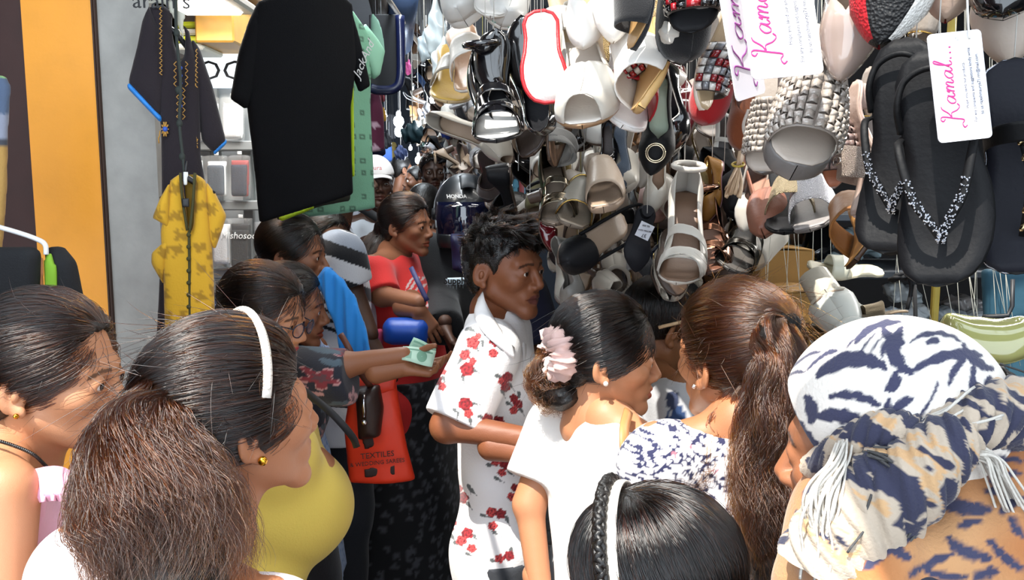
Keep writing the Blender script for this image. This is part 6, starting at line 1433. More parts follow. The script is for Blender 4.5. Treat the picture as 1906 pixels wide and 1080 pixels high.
S('black strappy sandal with white insole under the loafers', 'sandal', (902, 180), (926, 276), 1.62, -10, up='#0f0f12', fin='patent', ins='#d8d4ce', sole='#1a1a1c', toe='round', tilt=1, trim='#c8ccd4')
r_ = S('black pointed pump with pale green lining and double gold ring', 'pump', (1226, 150), (1212, 328), 1.58, 0, up='#0e1012', fin='leather', ins='#b9c9b2', sole='#1a1a1c', toe='point', W=.09, H=.05, hk='block')
la = Last(.24, .09, .05, 'point', .007); mb = MB()
for rr in (.0235, .019): mb.tube([la.surf(.80, math.pi/2, .05)+np.array([rr*math.cos(a), rr*math.sin(a), .006]) for a in np.linspace(0, 6.283, 24, endpoint=False)], .0016, 6, closed=True)
mb.build('ring_buckle', lm('#e6dcc0', 'metal'), r_, kind='stuff')
S('long glossy black pump with white piping right of the ring pump', 'pump', (1268, 130), (1250, 296), 1.66, 26, up='#0b0b0e', fin='patent', ins='#20202a', sole='#cfcac2', toe='point', trim='#d9d6d0', trimfin='satin', H=.06)
S('cream pointed flat below the double ring pump', 'pump', (1226, 272), (1208, 402), 1.9, -8, up='#b5aea2', ins='#8a6a50', sole='#6a4a34', toe='point')
S('cream pointed flat tucked behind its pair under the ring pump', 'pump', (1216, 240), (1194, 352), 2.0, 10, up='#b5aea2', ins='#8a6a50', sole='#6a4a34', toe='point')
S('white pointed sling with brown lining below the lace bundle', 'sling', (1408, 292), (1380, 432), 1.75, -12, up='#bdb7ad', fin='satin', ins='#4a342a', sole='#6a5242', toe='point', W=.088)
S('mustard flat with pink sole hanging beside the lace bundle', 'pump', (1352, 302), (1322, 416), 1.86, 58, up='#94672a', ins='#b08070', sole='#b08088', toe='point')
r_ = S('dark sole with square white size sticker facing out', 'pump', (1208, 380), (1184, 506), 1.82, 172, up='#121216', ins='#2a2a2e', sole='#15151a', toe='point', W=.096, H=.03)
stk = []; la = Last(.24, .096, .03, 'point', .007); mb = MB(); zz = float(la.z(.5))-.0085; mb.box((.095, -.002, zz-.012), (.055, .05, .0012), R=rotz(.25)@roty(-.17)); mb.build('sticker', mat('sticker', '#c9cbd2', .5), r_, smooth=False)
for i, (tx, sz) in enumerate((('37', .018), ('ARTNO 5214', .008), ('RS 350', .009))): text3('print', tx, (.112-.017*i, -.002, zz-.0145-.003*i), (0, 1, .0), (1, 0, .17), sz, mat('print_grey', '#55565c', .7), r_, bold=.0002)
S('ivory ankle strap sandal with brown insole hung heel up', 'sandal', (1272, 408), (1258, 538), 1.80, 0, up='#bdb8ae', fin='satin', ins='#6f5644', sole='#b5aea4', toe='round', H=.06, W=.085, tilt=1)
S('copper sandal with clear loop strap right of the ivory sandal', 'sandal', (1322, 420), (1318, 520), 1.9, 10, up='#7d5a48', fin='metal', ins='#6a4636', sole='#4a3226', toe='round', tilt=1)
S('smoke grey sandal with dark loop strap below the white sling', 'sandal', (1378, 418), (1352, 512), 1.9, -14, up='#4a4844', fin='metal', ins='#4e4a46', sole='#3a3836', toe='round', tilt=1)
S('beige wide band mule hanging below the black patent pump', 'mule', (1112, 312), (1126, 404), 1.95, 0, up='#a89684', ins='#a08a76', sole='#8f7a68', toe='square', tilt=1, plat=.008)
S('black patent pump in the middle row above the beige mule', 'pump', (1140, 226), (1122, 340), 1.85, 14, up='#0c0c0f', fin='patent', ins='#3a2e2a', sole='#121214', toe='almond')
S('blue grey suede flat hanging side on in the middle row', 'pump', (1172, 236), (1158, 368), 1.85, 60, up='#3b4552', fin='suede', ins='#5a5a60', sole='#22252a', toe='almond')
S('grey block heel pump low in the stall left of the sticker', 'pump', (1088, 452), (1064, 592), 1.95, 48, up='#77736d', ins='#8a8078', sole='#4a4844', toe='point', H=.06)
S('gold trimmed sandal in the row below the white peep-toe', 'sandal', (1028, 330), (1036, 428), 2.0, 0, up='#8a8070', fin='metal', ins='#77695c', sole='#5a4e44', toe='round', tilt=1)
S('grey gold trimmed sandal, lower of the pair of trims', 'mule', (1066, 338), (1058, 430), 1.98, -16, up='#8f8a80', ins='#968878', sole='#6a5e52', trim='#b89a5a', toe='square', tilt=1)
S('tan slide hanging side on under the crystal edged sandal', 'slide', (1632, 360), (1608, 492), 1.5, 64, up='#8a5a2c', ins='#a87840', sole='#3a2416', toe='round', tilt=1)
S('silver grey mule right of the smoke grey sandals', 'mule', (1500, 340), (1512, 440), 1.7, 8, up='#8d8f96', fin='glitter', ins='#8f8a88', sole='#6a6664', toe='square', tilt=1)
S('black flat slipper between the silver mule and the white sling', 'slide', (1462, 330), (1460, 446), 1.72, 0, up='#b9a888', fin='glitter', ins='#111114', sole='#121214', toe='round', tilt=1)
S('rose tan pump hanging left of the black slipper', 'pump', (1430, 336), (1428, 452), 1.78, 20, up='#8a5a48', ins='#a07a68', sole='#6a4434', toe='point', tilt=1)
# on the counter and rack
S('pale silver ankle sandal with wide cuff standing on the rack', 'sandal', (1508, 498), (1560, 640), 1.55, -10, up='#b5b6ae', fin='satin', ins='#7d6a58', sole='#a8a090', toe='round', H=.05, cord=False, W=.095, tilt=-1)
S('pale cream broad strap sandal lying on the rack', 'slide', (1640, 520), (1500, 500), 1.62, 60, up='#bdbba8', fin='satin', ins='#a8a088', sole='#9a927e', toe='round', cord=False, W=.09)
S('gold glitter slipper on the counter behind the headscarf', 'mule', (1690, 590), (1588, 590), 1.5, 84, up='#a8987e', fin='glitter', ins='#8a7a64', sole='#6a5a48', toe='round', cord=False)
S('bronze glitter slipper beside the brown ponytail', 'mule', (1560, 660), (1478, 610), 1.56, 80, up='#8a7452', fin='glitter', ins='#7a664a', sole='#5a4a36', toe='round', cord=False)
S('glossy pale olive pump standing behind the headscarf', 'pump', (1990, 690), (1742, 630), 1.18, 70, up='#a8a86a', fin='patent', ins='#c0b890', sole='#8a8a56', toe='round', H=.05, cord=False, W=.105, vamp=.5)
# ---- tags
tagm = mat('tag_card', '#eceaf2', .4); mag = mat('tag_magenta', '#c2216f', .5); pur = mat('tag_purple', '#8a2f8a', .5); ink = mat('tag_ink', '#3c3a4a', .6)
GL = {  # handwriting strokes in em units
 'K': [[(-.30, -.42), (-.38, -.30), (-.22, -.22), (-.05, -.30), (.05, .10), (.16, .62), (.05, .72), (-.04, .62), (.06, .52)], [(.62, .66), (.48, .60), (.30, .36), (.12, .22), (.30, .22), (.40, -.02), (.56, -.16), (.70, -.06)]],
 'a': [[(.40, .28), (.26, .34), (.08, .20), (.08, .02), (.20, -.02), (.34, .14), (.42, .32)], [(.42, .32), (.36, .08), (.42, -.02), (.54, .08)]],
 'm': [[(.02, .20), (.12, .32), (.10, .14), (.06, -.02)], [(.08, .10), (.22, .32), (.30, .26), (.24, -.02)], [(.26, .10), (.42, .32), (.50, .26), (.44, .04), (.50, -.02), (.60, .08)]],
 'l': [[(.04, .10), (.24, .50), (.34, .74), (.26, .78), (.16, .50), (.12, .06), (.20, -.02), (.32, .08)]]}
def script(mb, word, o, u, v, n, size, w):
    x = 0.
    for ch in word:
        if ch == '.':
            mb.tube([o+u*(x+.08)*size+n*.0006, o+u*(x+.15)*size+n*.0006], w*1.7, 6, flat=(n, .2)); x += .24; continue
        for st in GL[ch]:
            p = catmull([o+u*(x+a)*size+v*b*size+n*.0006 for a, b in st], 6); k = len(p); d_ = np.gradient(p, axis=0); dn = np.abs((d_@v)/(np.linalg.norm(d_, axis=1)+1e-9)); mb.tube(p, w*(.55+.75*dn), 6, flat=(n, .2))
        x += {'K': .66, 'a': .52, 'm': .60, 'l': .30}[ch]
def shop_tag(label, corners, d, col, txt=True, word='Kamal...', wpos=.35, size=.36, knock=0.):
    """corners: picture positions top-left, top-right, bottom-right, bottom-left; writing runs upwards"""
    c = [P(x, y, dd) for (x, y), dd in zip(corners, d)]; o = sum(c)/4; u = (c[1]-c[0]+c[2]-c[3])/2; v = (c[0]-c[3]+c[1]-c[2])/2; W, Hh = np.linalg.norm(u), np.linalg.norm(v); u /= W; v = v-u*(u@v); v /= np.linalg.norm(v); n = np.cross(v, u)*-1
    n = np.cross(u, v); 
    if n[1] > 0: n = -n
    r = empty('label_tag', o); tag(r, label, 'tag', 'white printed tags')
    rad = .06*min(W, Hh)*1.4; pts = []
    for sx, sy, a0 in ((1, 1, 0), (-1, 1, 90), (-1, -1, 180), (1, -1, 270)):
        for a in np.radians(np.linspace(a0, a0+90, 5)): pts.append((sx*(W/2-rad)+rad*math.cos(a), sy*(Hh/2-rad)+rad*math.sin(a)))
    t = .0007; V = [u*a+v*b+n*t for a, b in pts]+[u*a+v*b-n*t for a, b in pts]; k = len(pts); F = [list(range(k)), list(range(2*k-1, k-1, -1))]+[[i, k+i, k+(i+1) % k, (i+1) % k] for i in range(k)]
    obj('card', mesh_np('card', V, F, tagm, smooth=False), r)
    mb = MB(); mb.lathe([(W*.035, .0012), (W*.028, .0014), (W*.02, .0012)], c=(0, 0, 0), n=14); mb.V = [np.array([u*q[0]+v*q[1]+n*q[2]+v*Hh*.43+u*W*.03 for q in mb.V[0]])]; mb.build('eyelet', lm('#c8c8cc', 'metal'), r)
    su, sv = v, -u                     # writing direction up, letters lean left
    mb = MB(); script(mb, word, -u*W*(.5-wpos-.08)-v*Hh*.30+n*.0008, su, sv, n, W*size, W*.013); o2 = mb.build('brand_script', col, r); o2['kind'] = 'stuff'
    if txt:
        for i, (tx, sz, q) in enumerate((('Hope you liked our products', .062, .60), ('For any complaints and suggestions kindly write', .062, .73), ('to us rajeshmaurya71.rm@mail.com', .066, .86))):
            text3('small_print', tx, u*W*(q-.5)-v*Hh*.0+n*.0008, su, sv, W*sz*1.25, ink, r, ext=.0002, sx=.92)
    return r
shop_tag('white printed tag hanging before the black thong sandals', [(1736, 66), (1836, 52), (1836, 258), (1736, 266)], (.86, .86, .86, .86), mag, wpos=.30, size=.42)
shop_tag('large overexposed white tag at the top, lit by the sun', [(1378, -70), (1512, -86), (1524, 140), (1392, 147)], (1.02, 1.02, 1.0, 1.0), mag, wpos=.26, size=.42)
shop_tag('narrow white tag turned aside left of the sunlit tag', [(1348, -60), (1398, -74), (1415, 178), (1352, 184)], (1.06, 1.13, 1.13, 1.06), pur, wpos=.42, size=.60, txt=False)
o = MB().tube(catmull([P(1804, 72, .855), P(1802, 40, .86), P(1800, -40, .86), P(1800, -260, .86)], 5), .0012, 6).build('tag_string', cordm[0]); tag(o, 'white string holding the tag before the black thong sandals', 'string')
# lace bundle with a rubber band
lb = empty('lace_bundle', P(1372, 290, 1.5)); tag(lb, 'beige ribbon laces bundled with a yellow rubber band', 'laces'); lo_ = np.array(lb.location); rg = np.random.default_rng(2); mb = MB()
for i in range(9):
    o_ = rg.normal(0, 5, 2); q = [P(1385+o_[0]*.6, 250, 1.5), P(1376+o_[0]*.4, 300, 1.48+o_[1]*.002), P(1374, 308, 1.475), P(1362+o_[0]*2.0, 340, 1.46+o_[1]*.003), P(1356+o_[0]*2.2, 362+o_[1], 1.46), P(1362+o_[0]*1.2, 350, 1.475), P(1372, 312, 1.48)]
    mb.tube(catmull(q, 6), .0042, 6, flat=(np.array([0, -1, 0]), .4))
mb.build('ribbons', mat('beige_ribbon', '#b59a7c', .6), lb, off=lo_, kind='stuff'); MB().tube([P(1374+11*math.cos(a), 306+4*math.sin(a), 1.475-.012*math.sin(a)) for a in np.linspace(0, 6.283, 16, endpoint=False)], .0022, 5, closed=True).build('rubber_band', mat('rubber_yellow', '#b8a03a', .5), lb, off=lo_)
o = MB().tube(catmull([P(1393, 205, 1.42), P(1384, 232, 1.41), P(1388, 252, 1.41), P(1400, 240, 1.41), P(1402, 205, 1.42)], 5), .0028, 6).build('lace_loop', mat('cream_lace', '#c9bfb4', .7)); tag(o, 'cream lace loop hanging over the cognac suede flat', 'lace')
# paper inside shoes
def paper(label, px, py, d, r, c='#cfc8be'):
    F = Field(np.array(P(px, py, d))-r*1.6, np.array(P(px, py, d))+r*1.6, r/7); F.ell(P(px, py, d), (r, r*.8, r), None, 0); q = F.pts()-P(px, py, d); q = q/r; F.f += (r*.16*(np.abs(np.sin(q[..., 0]*4+q[..., 2]*3))+np.abs(np.sin(q[..., 1]*5-q[..., 2]*4))-1)).astype(np.float32); V, Q = F.nets(); o = obj('tissue_paper', mesh_np('tissue_paper', V, Q, mat('paper_'+c, c, .8), smooth=False)); tag(o, label, 'paper')
paper('crumpled tissue paper stuffed in the white peep-toe shoe', 1082, 178, 1.40, .026); paper('crumpled tissue paper in the black slipper', 1252, 62, 1.235, .02)

# ---- the dense tangle behind: filler shoes
rnd = random.Random(17); KPAL = [('black', '#111114', 'leather'), ('glossy black', '#0c0c0e', 'patent'), ('cream', '#b3ab9e', 'satin'), ('white', '#c4c0b8', 'leather'), ('beige', '#9a8672', 'leather'), ('tan', '#8a623c', 'leather'), ('grey', '#77736d', 'suede'), ('silver', '#9a9a9e', 'glitter'), ('gold', '#a08a5a', 'glitter'), ('dark brown', '#3a2720', 'suede'), ('navy', '#1d2336', 'suede'), ('dusty pink', '#a8837a', 'leather'), ('wine red', '#5a1018', 'patent'), ('olive', '#6a6446', 'leather')]
KK = ['pump', 'pump', 'sandal', 'sandal', 'sling', 'mule', 'slide', 'peep', 'wedge']
CW = [14, 10, 14, 11, 12, 7, 8, 6, 6, 7, 5, 6, 2, 2]
fill = []
def filler(px, py, ln, d, an, roll, tilt, idx):
    cn, ch, fn = rnd.choices(KPAL, CW)[0]; kd = rnd.choice(KK); H = rnd.choice([.02, .02, .05, .08]) if kd not in ('wedge',) else rnd.choice([.04, .07])
    ic = rnd.choice(['#8a6a52', '#a08a76', '#3a302c', '#b0a294']); t = rnd.choice(['point', 'almond', 'round']); dx, dy = math.sin(an)*ln/2, math.cos(an)*ln/2
    r = place_shoe('', kd, (px-dx, py-dy), (px+dx, py+dy), d, roll, tilt, up=ch, fin=fn, ins=ic, sole='#4a3a30', heel=None if kd != 'wedge' else ch, H=H, toe=t, hk=rnd.choice(['block', 'stiletto']) if H > .03 else 'block', hero=False, ci=rnd.choices([0, 1, 2], [3, 1, 3])[0])
    fill.append((r, cn, kd, SHOES[-1]))
spots = []
def ok(x, y, rmin): return all((x-a)**2+((y-b)*.8)**2 > rmin**2 for a, b in spots)
for tries in range(9000):
    if len(spots) >= 150: break
    x = rnd.uniform(872, 1520); y = rnd.uniform(40, 560)
    lo_y = np.interp(x, [872, 950, 1100, 1200, 1300, 1520], [120, 210, 230, 200, 200, 230]); hi_y = np.interp(x, [872, 905, 1000, 1060, 1100, 1200, 1300, 1520], [300, 330, 420, 560, 560, 540, 530, 500])
    if lo_y < y < hi_y and ok(x, y, 27 if x < 1350 else 34): spots.append((x, y))
for i, (x, y) in enumerate(spots):
    d = rnd.uniform(1.95, 2.9) if x > 960 else rnd.uniform(2.4, 3.6)
    filler(x, y, min(.235*1600/d*rnd.uniform(.55, .95), 150), d, rnd.gauss(0, .35), rnd.choice([0, 0, 20, -20, 60, -60, 75, -75, 170]), rnd.choice([1, 1, -1, 0]), i)
spots2 = []; spots_keep = spots; spots = []
for tries in range(4000):
    if len(spots) >= 46: break
    x = rnd.uniform(770, 900); y = rnd.uniform(60, 330)
    if y < np.interp(x, [770, 820, 900], [230, 290, 330]) and y > np.interp(x, [770, 830, 900], [20, 60, 205]) and ok(x, y, 16): spots.append((x, y))
for i, (x, y) in enumerate(spots):
    d = np.interp(x, [770, 900], [6.0, 3.4])+rnd.uniform(-.4, .5)
    if P(x, y, d)[2] < 2.75: filler(x, y, .235*1600/d*rnd.uniform(.6, 1), d, rnd.gauss(0, .4), rnd.choice([0, 30, -30, 60, -60, 80]), rnd.choice([1, 0]), i)
# labels for the fillers: nearest named shoe and side, then order
heroes = [s for s in SHOES if s['hero']]; lab = {}
short = {}
for h in heroes: short[id(h)] = h['label'].split(' hang')[0].split(' hung')[0].split(' at the')[0].split(' below')[0].split(' beside')[0].split(' under')[0].split(' behind')[0].split(' with')[0].split(' left')[0].split(' right')[0].split(' near')[0].split(' in the')[0].split(' on the')[0].split(' touching')[0].split(' stuffed')[0].split(' tucked')[0].split(' peeping')[0].split(',')[0]
from collections import defaultdict
byk = defaultdict(list)
for r, cn, kd, sh_ in fill:
    x, y = sh_['px']; h = min(heroes, key=lambda q: (q['px'][0]-x)**2+(q['px'][1]-y)**2); dx, dy = x-h['px'][0], y-h['px'][1]
    side = ('right of' if dx > 0 else 'left of') if abs(dx) > abs(dy) else ('below' if dy > 0 else 'above')
    byk[f"{cn} {NOUN[kd]} hanging {side} the {short[id(h)]}"].append((r, sh_))
for b, l in byk.items():
    l.sort(key=lambda q: q[1]['px'][1])
    w = ['upper', 'lower'] if len(l) == 2 else ['highest', 'second highest', 'third highest', 'fourth highest', 'fifth highest', 'sixth highest', 'seventh highest', 'eighth highest', 'ninth highest', 'tenth highest'][:len(l)-1]+['lowest']
    for i, (r, sh_) in enumerate(l): tag(r, b if len(l) == 1 else f"{w[min(i, len(w)-1)]} {b}", 'shoe', 'shoes hanging in the tangle of the stall'); r['label'] = ' '.join(r['label'].split()[:16])
# rails the cords hang from
rl = empty('hanging_rails', (0, 0, 0)); rl.location = (1.0, 2, RAIL_Z); tag(rl, 'grid of thin poles above the stall carrying the shoe cords', 'rail')
for y in np.arange(.8, 6.6, .16): MB().tube([(-.55, y-2, 0), (1.4, y-2, 0)], .008, 6).build('pole', mat('pole', '#5a4a36', .6), rl)
for x in (-.6, -.1, .5, 1.2): MB().tube([(x-1+.0, -1.2, .016), (x-1, 4.6, .016)], .012, 6).build('pole', mat('pole', '#5a4a36', .6), rl)
for x, y in ((.55, .9), (2.35, .9), (.55, 5), (2.35, 3.6)): MB().tube([(x-1, y-2, .02), (x-1, y-2, 2.98-RAIL_Z)], .008, 6).build('hanger_wire', mat('pole', '#5a4a36', .6), rl)
# ---------------------------------------------------------------- the stall's rack at the right: shelf, wrapped goods, posts, strings
rk = empty('shelf_rack', P(1700, 900, 2.2)*[1, 1, 0]); tag(rk, 'dark metal shelf rack inside the shoe stall behind the headscarf', 'rack'); ro = np.array(rk.location)
steel = mat('shelf_steel', '#3c4046', .45, metal=.4)
for px0, px1, py in ((1545, 1960, 508), (1520, 1960, 612), (1400, 1960, 404)):
    a, b = P(px0, py, 2.2), P(px1, py, 2.2); MB().bbox(((a[0]+b[0])/2, a[1]+.12, a[2]), (b[0]-a[0], .34, .022), .004).build('shelf', steel, rk, False, off=ro)
for px in (1560, 1950):
    a = P(px, 500, 2.22); MB().bbox((a[0], a[1]+.27, 1.3), (.03, .03, 2.6), .003).build('upright', steel, rk, False, off=ro)
for nm, px, lab in (('a', 1744, 'yellow wooden post behind the headscarf top'), ('b', 1458, 'short yellow wooden post left of the wrapped packets')):
    a = P(px, 500, 2.02 if nm == 'a' else 2.3); o = MB().bbox((a[0], a[1], 1.35), (.016, .016, 2.7), .003).build('wooden_post', mat('yellow_post', '#a8923c', .6, vary=.2), None, False); tag(o, lab, 'post')
filmw = mat('wrap_film', '#c9d2d4', .22, vary=.15, bump=('noise', 40, .6), coat=.5)
def wrapped(label, px, py, d, rad, c='#b5c4c8', rot=0., seed=0):
    ctr = P(px, py, d); F = Field(ctr-np.max(rad)*1.35, ctr+np.max(rad)*1.35, min(rad)/6); F.ell(ctr, rad, roty(rot), 0); q = (F.pts()-ctr)/np.max(rad); p = np.random.default_rng(seed).uniform(0, 6, 3)
    F.f += (min(rad)*.16*(np.sin(q[..., 0]*9+q[..., 2]*5+p[0])+np.sin(q[..., 2]*13-q[..., 0]*4+p[1])*.7+.5*np.sin(q[..., 1]*15+q[..., 0]*11+p[2]))).astype(np.float32)
    V, Q = F.nets(); o = obj('wrapped_packet', mesh_np('wrapped_packet', V, Q, mat('wrap_'+c, c, .2, coat=.6, bump=('noise', 90, .4)), smooth=True)); tag(o, label, 'packet', 'film wrapped goods in the stall')
for i, (px, py, d, rad, c, rt, lab) in enumerate(((1500, 478, 2.32, (.10, .05, .028), '#a9bcc0', .12, 'long pale blue wrapped packet lying behind the white laces of thread'), (1545, 445, 2.4, (.09, .05, .03), '#c0cccf', -.2, 'white wrapped packet on top of the long pale one'), (1600, 452, 2.4, (.07, .05, .035), '#9fb4bc', .3, 'blue white wrapped packet near the tan slide'), (1580, 500, 2.3, (.025, .04, .016), '#c9d4d8', 0, 'small shiny wrapped packet on the upper shelf edge'),
    (1655, 596, 2.25, (.05, .05, .028), '#b4bdc4', .5, 'clear wrapped packet on the shelf left of the yellow post'), (1700, 586, 2.28, (.045, .05, .025), '#d0d6da', -.1, 'white wrapped packet leaning behind the yellow post'), (1765, 594, 2.28, (.05, .05, .028), '#aab4bc', .2, 'silvery wrapped packet right of the yellow post'), (1815, 596, 2.28, (.045, .05, .024), '#c4ccd2', -.3, 'white film packet left of the teal cloth'), (1790, 566, 2.32, (.05, .04, .026), '#8f8a88', .1, 'brownish wrapped packet above the silvery one'), (1680, 546, 2.3, (.05, .04, .028), '#c0c8cc', .4, 'wrapped packet below the upper shelf'))): wrapped(lab, px, py, d, rad, c, rt, i)
tc = Plane(1880, 600, 1.9, 4); o = slab('teal_cloth', tc, [(1826, 500), (1990, 500), (1990, 760), (1830, 760), (1838, 640)], .02, mat('teal_cloth', '#1d4556', .8, bump=('noise', 30, .4)), None, fold=.006, ff=(40, 6)); tag(o, 'dark teal cloth hanging at the right edge of the stall', 'cloth')
o = MB().tube([P(1885, 520, 1.6), P(1884, 570, 1.6), P(1876, 588, 1.6), P(1830, 590, 1.6)], .0045, 6).build('wire_hook', mat('edge_black', '#16181c', .5)); tag(o, 'black bent wire hook in front of the teal cloth', 'hook')
for i, (x, y0, y1, d, r) in enumerate(((1655, 505, 620, 1.75, .0035), (1690, 500, 612, 1.75, .0045), (1700, 520, 620, 1.72, .004))):
    pass
kn = MB(); 
for o_ in range(7): kn.tube(catmull([P(1655+o_*5, 520+3*math.sin(o_), 1.78), P(1668+o_*4, 512+4*math.cos(o_*2), 1.75), P(1690+o_*2, 518, 1.77), P(1700-o_*2, 540+o_*6, 1.78)], 4), .004, 5)
kn.tube([P(1702, 530, 1.77), P(1704, 580, 1.77), P(1703, 660, 1.77)], .0045, 6); o = kn.build('knotted_straps', mat('black_lace', '#0c0c10', .8)); tag(o, 'knot of thin black straps hanging under the black thong sandal', 'strap'); 
# threads stretched across the rack: uncountable
rg = np.random.default_rng(12); mb = MB()
for i in range(26):
    x = rg.uniform(1420, 1560) if i < 10 else rg.uniform(1650, 1890); d = rg.uniform(1.6, 1.95); dx = rg.normal(6, 26) if x < 1700 else rg.normal(20, 22)
    mb.tube([P(x, -60, d+.1), P(x, 430 if i < 10 else 470, d), P(x+dx, 640+rg.uniform(0, 60), d)], .0007, 4)
o = mb.build('threads', mat('thread', '#c4c2b4', .6)); tag(o, 'thin white threads strung over the wrapped goods in the stall', 'threads', kind='stuff')
# cardboard boxes and brown things by the counter
for i, (px, py, d, sz, lab) in enumerate(((1440, 520, 2.15, (.13, .2, .16), 'brown cardboard box behind the brown ponytail woman'), (1478, 600, 2.0, (.10, .18, .16), 'lower brown cardboard box beside the brown ponytail'), (1170, 590, 2.6, (.3, .3, .2), 'grey board box low in the stall behind the top knot woman'))):
    bx = empty('cardboard_box', P(px, py, d)); tag(bx, lab, 'box'); cm = mat('card_box' if i < 2 else 'card_grey', '#8f6a34' if i < 2 else '#5a5c64', .8, vary=.12)
    MB().bbox((0, 0, 0), sz, .003).build('box_body', cm, bx, False); MB().bbox((-.22*sz[0], 0, sz[2]/2+.003), (sz[0]*.5, sz[1], .004), .001, R=roty(-.12)).build('flap', cm, bx, False); MB().bbox((.24*sz[0], 0, sz[2]/2+.003), (sz[0]*.5, sz[1], .004), .001, R=roty(.10)).build('flap', cm, bx, False)
ct = empty('stall_counter', (1.45, 2.75, 0)); tag(ct, 'low wooden counter of the shoe stall behind the women', 'counter')
MB().bbox((0, 0, .60), (2.2, 1.2, .05), .008).build('counter_top', mat('counter_wood', '#4a3626', .6, vary=.2), ct, False)
for x, y in ((-1, -.5), (1, -.5), (-1, .5), (1, .5)): MB().bbox((x, y, .29), (.07, .07, .58), .006).build('leg', mat('counter_wood', '#4a3626', .6), ct, False)

# ---------------------------------------------------------------- deep lane: lamps, bags, hung cloth
def bulb(px, py, d, w=5., r=.035):
    c = P(px, py, d); l = empty('lamp_bulb', c); tag(l, LAMPL.pop(0), 'lamp', 'bulbs hanging in the lane')
    MB().ball((0, 0, 0), (r, r, r*1.15), 12).build('globe', mat('bulb_glow', '#eef6ff', .3, emit=30.), l); MB().lathe([(r*.5, 0), (r*.5, r*.9), (r*.3, r*1.3), (0, r*1.3)], (0, 0, r*.85), 10).build('cap', mat('bulb_cap', '#c8c8c8', .4), l); MB().tube([(0, 0, r*2), (0, 0, 2.97-c[2])], .003, 5).build('wire', mat('edge_black', '#16181c', .5), l)
    pl_ = bpy.data.lights.new('bulb_light', 'POINT'); pl_.energy = w; pl_.color = (.86, .94, 1.); pl_.shadow_soft_size = .06; po = bpy.data.objects.new('bulb_light', pl_); C.objects.link(po); po.location = c-[0, .08, .05]
LAMPL = ['glowing bulb highest left in the far lane', 'glowing bulb beside the hanging white film bags', 'bright bulb left of the dark teal bag bundle', 'lower bright bulb just under its neighbour left of the teal bundle', 'small glowing bulb above the bearded man', 'glowing bulb right of the blue cap in the far lane', 'faint bulb over the pale green top woman', 'tiny bulb at the far left of the lane', 'bulb glowing near the wine red hung cloth']
for a in ((768, 174, 6.2, 7, .024), (806, 186, 5.4, 7, .022), (742, 226, 5.6, 8, .034), (743, 245, 6.3, 8, .034), (779, 298, 7.4, 7, .03), (818, 160, 7.8, 6, .022), (764, 276, 8.4, 6, .018), (722, 292, 8.8, 6, .018), (716, 215, 7.0, 6, .02)): bulb(*a)
def lanebag(label, px, py, d, w, h_, c, cat='bag', clear=False, seed=0):
    ctr = P(px, py, d); sx, sz = w/1600*d/2, h_/1600*d/2; F = Field(ctr-np.array([sx, sx, sz])*1.5-.02, ctr+np.array([sx, sx, sz])*1.5+.02, max(min(sx, sz)/7, .006)); F.ell(ctr, (sx, sx*.6, sz), None, 0); F.cone(ctr+UP*sz*.7, ctr+UP*sz*1.3, sx*.25, sx*.12, .03)
    q = (F.pts()-ctr)/max(sx, sz); p = np.random.default_rng(seed).uniform(0, 6, 2); F.f += (.12*min(sx, sz)*(np.sin(q[..., 0]*11+p[0]+2*np.sin(q[..., 2]*2))+.6*np.sin(q[..., 2]*8+q[..., 0]*6+p[1]))).astype(np.float32); V, Q = F.nets()
    r = empty('hanging_bag', ctr); tag(r, label, cat); obj('bag_body', mesh_np('bag_body', V-ctr, Q, mat('bag_'+c, c, .25 if clear else .7, coat=.5 if clear else 0)), r); MB().tube([(0, 0, sz*1.25), (0, 0, 2.97-ctr[2])], .003, 5).build('string', cordm[0], r)
for i, a in enumerate((('bunched clear film bag hanging highest beside the stall', 812, 60, 3.4, 40, 90, '#a9b4b8', 'bag', True), ('crumpled clear film bag lit by the bulb near the beige slide', 826, 120, 3.3, 50, 70, '#c4d0d6', 'bag', True), ('small clear film bag left of the other film bags', 790, 90, 3.6, 26, 50, '#98a4aa', 'bag', True),
    ('dark teal drawstring bag bundle in the far lane', 768, 250, 5.2, 46, 36, '#12323a'), ('blue cloth bag under the yellow insole sandal', 832, 240, 4.4, 26, 40, '#1c2f7a'), ('dark blue cap shaped bag above the teal bundle', 796, 218, 5.6, 30, 24, '#27486a'), ('pale blue cloth bag between the bulbs', 786, 150, 6.0, 24, 40, '#46659a'), ('brown leather bag hanging past the film bags', 782, 196, 6.6, 22, 26, '#5a3a26'), ('pink edged small bag left of the pale blue one', 760, 128, 6.4, 14, 24, '#b0457a'), ('dark green bag over the bearded man', 796, 268, 6.2, 24, 24, '#183a30'), ('grey bag at the right of the far lane', 850, 268, 4.8, 22, 34, '#4a5058'), ('deep blue bundle over the far woman', 746, 286, 7.2, 26, 24, '#18264a'), ('black bag left above the white cap', 720, 262, 6.0, 20, 30, '#14161c'))): lanebag(*a, seed=i)
pw = Plane(704, 230, 4.4, -40)
def wp(V, W, c):
    d, h, an = voro(V[:, 0]+V[:, 1], V[:, 2], 14); c[:] = srgb('#5a1a38'); c[(d < .4) & (h > .4)] = srgb('#c0a0b0'); c[(d < .3) & (h > .75)] = srgb('#8a2030'); return c
o = slab('wine_kurta', pw, [(690, 170), (704, 165), (712, 200), (716, 280), (690, 285)], .02, cloth_v, None, fold=.006, paint=wp, h=.012); tag(o, 'wine red floral kurta hanging behind the green shirt', 'kurta')
o = slab('navy_hem', Plane(705, 285, 4.5, -40), [(686, 276), (716, 272), (718, 290), (688, 294)], .02, mat('navy_hem', '#14183a', .8), None, h=.012); tag(o, 'navy cloth edge hanging below the wine red kurta', 'cloth')
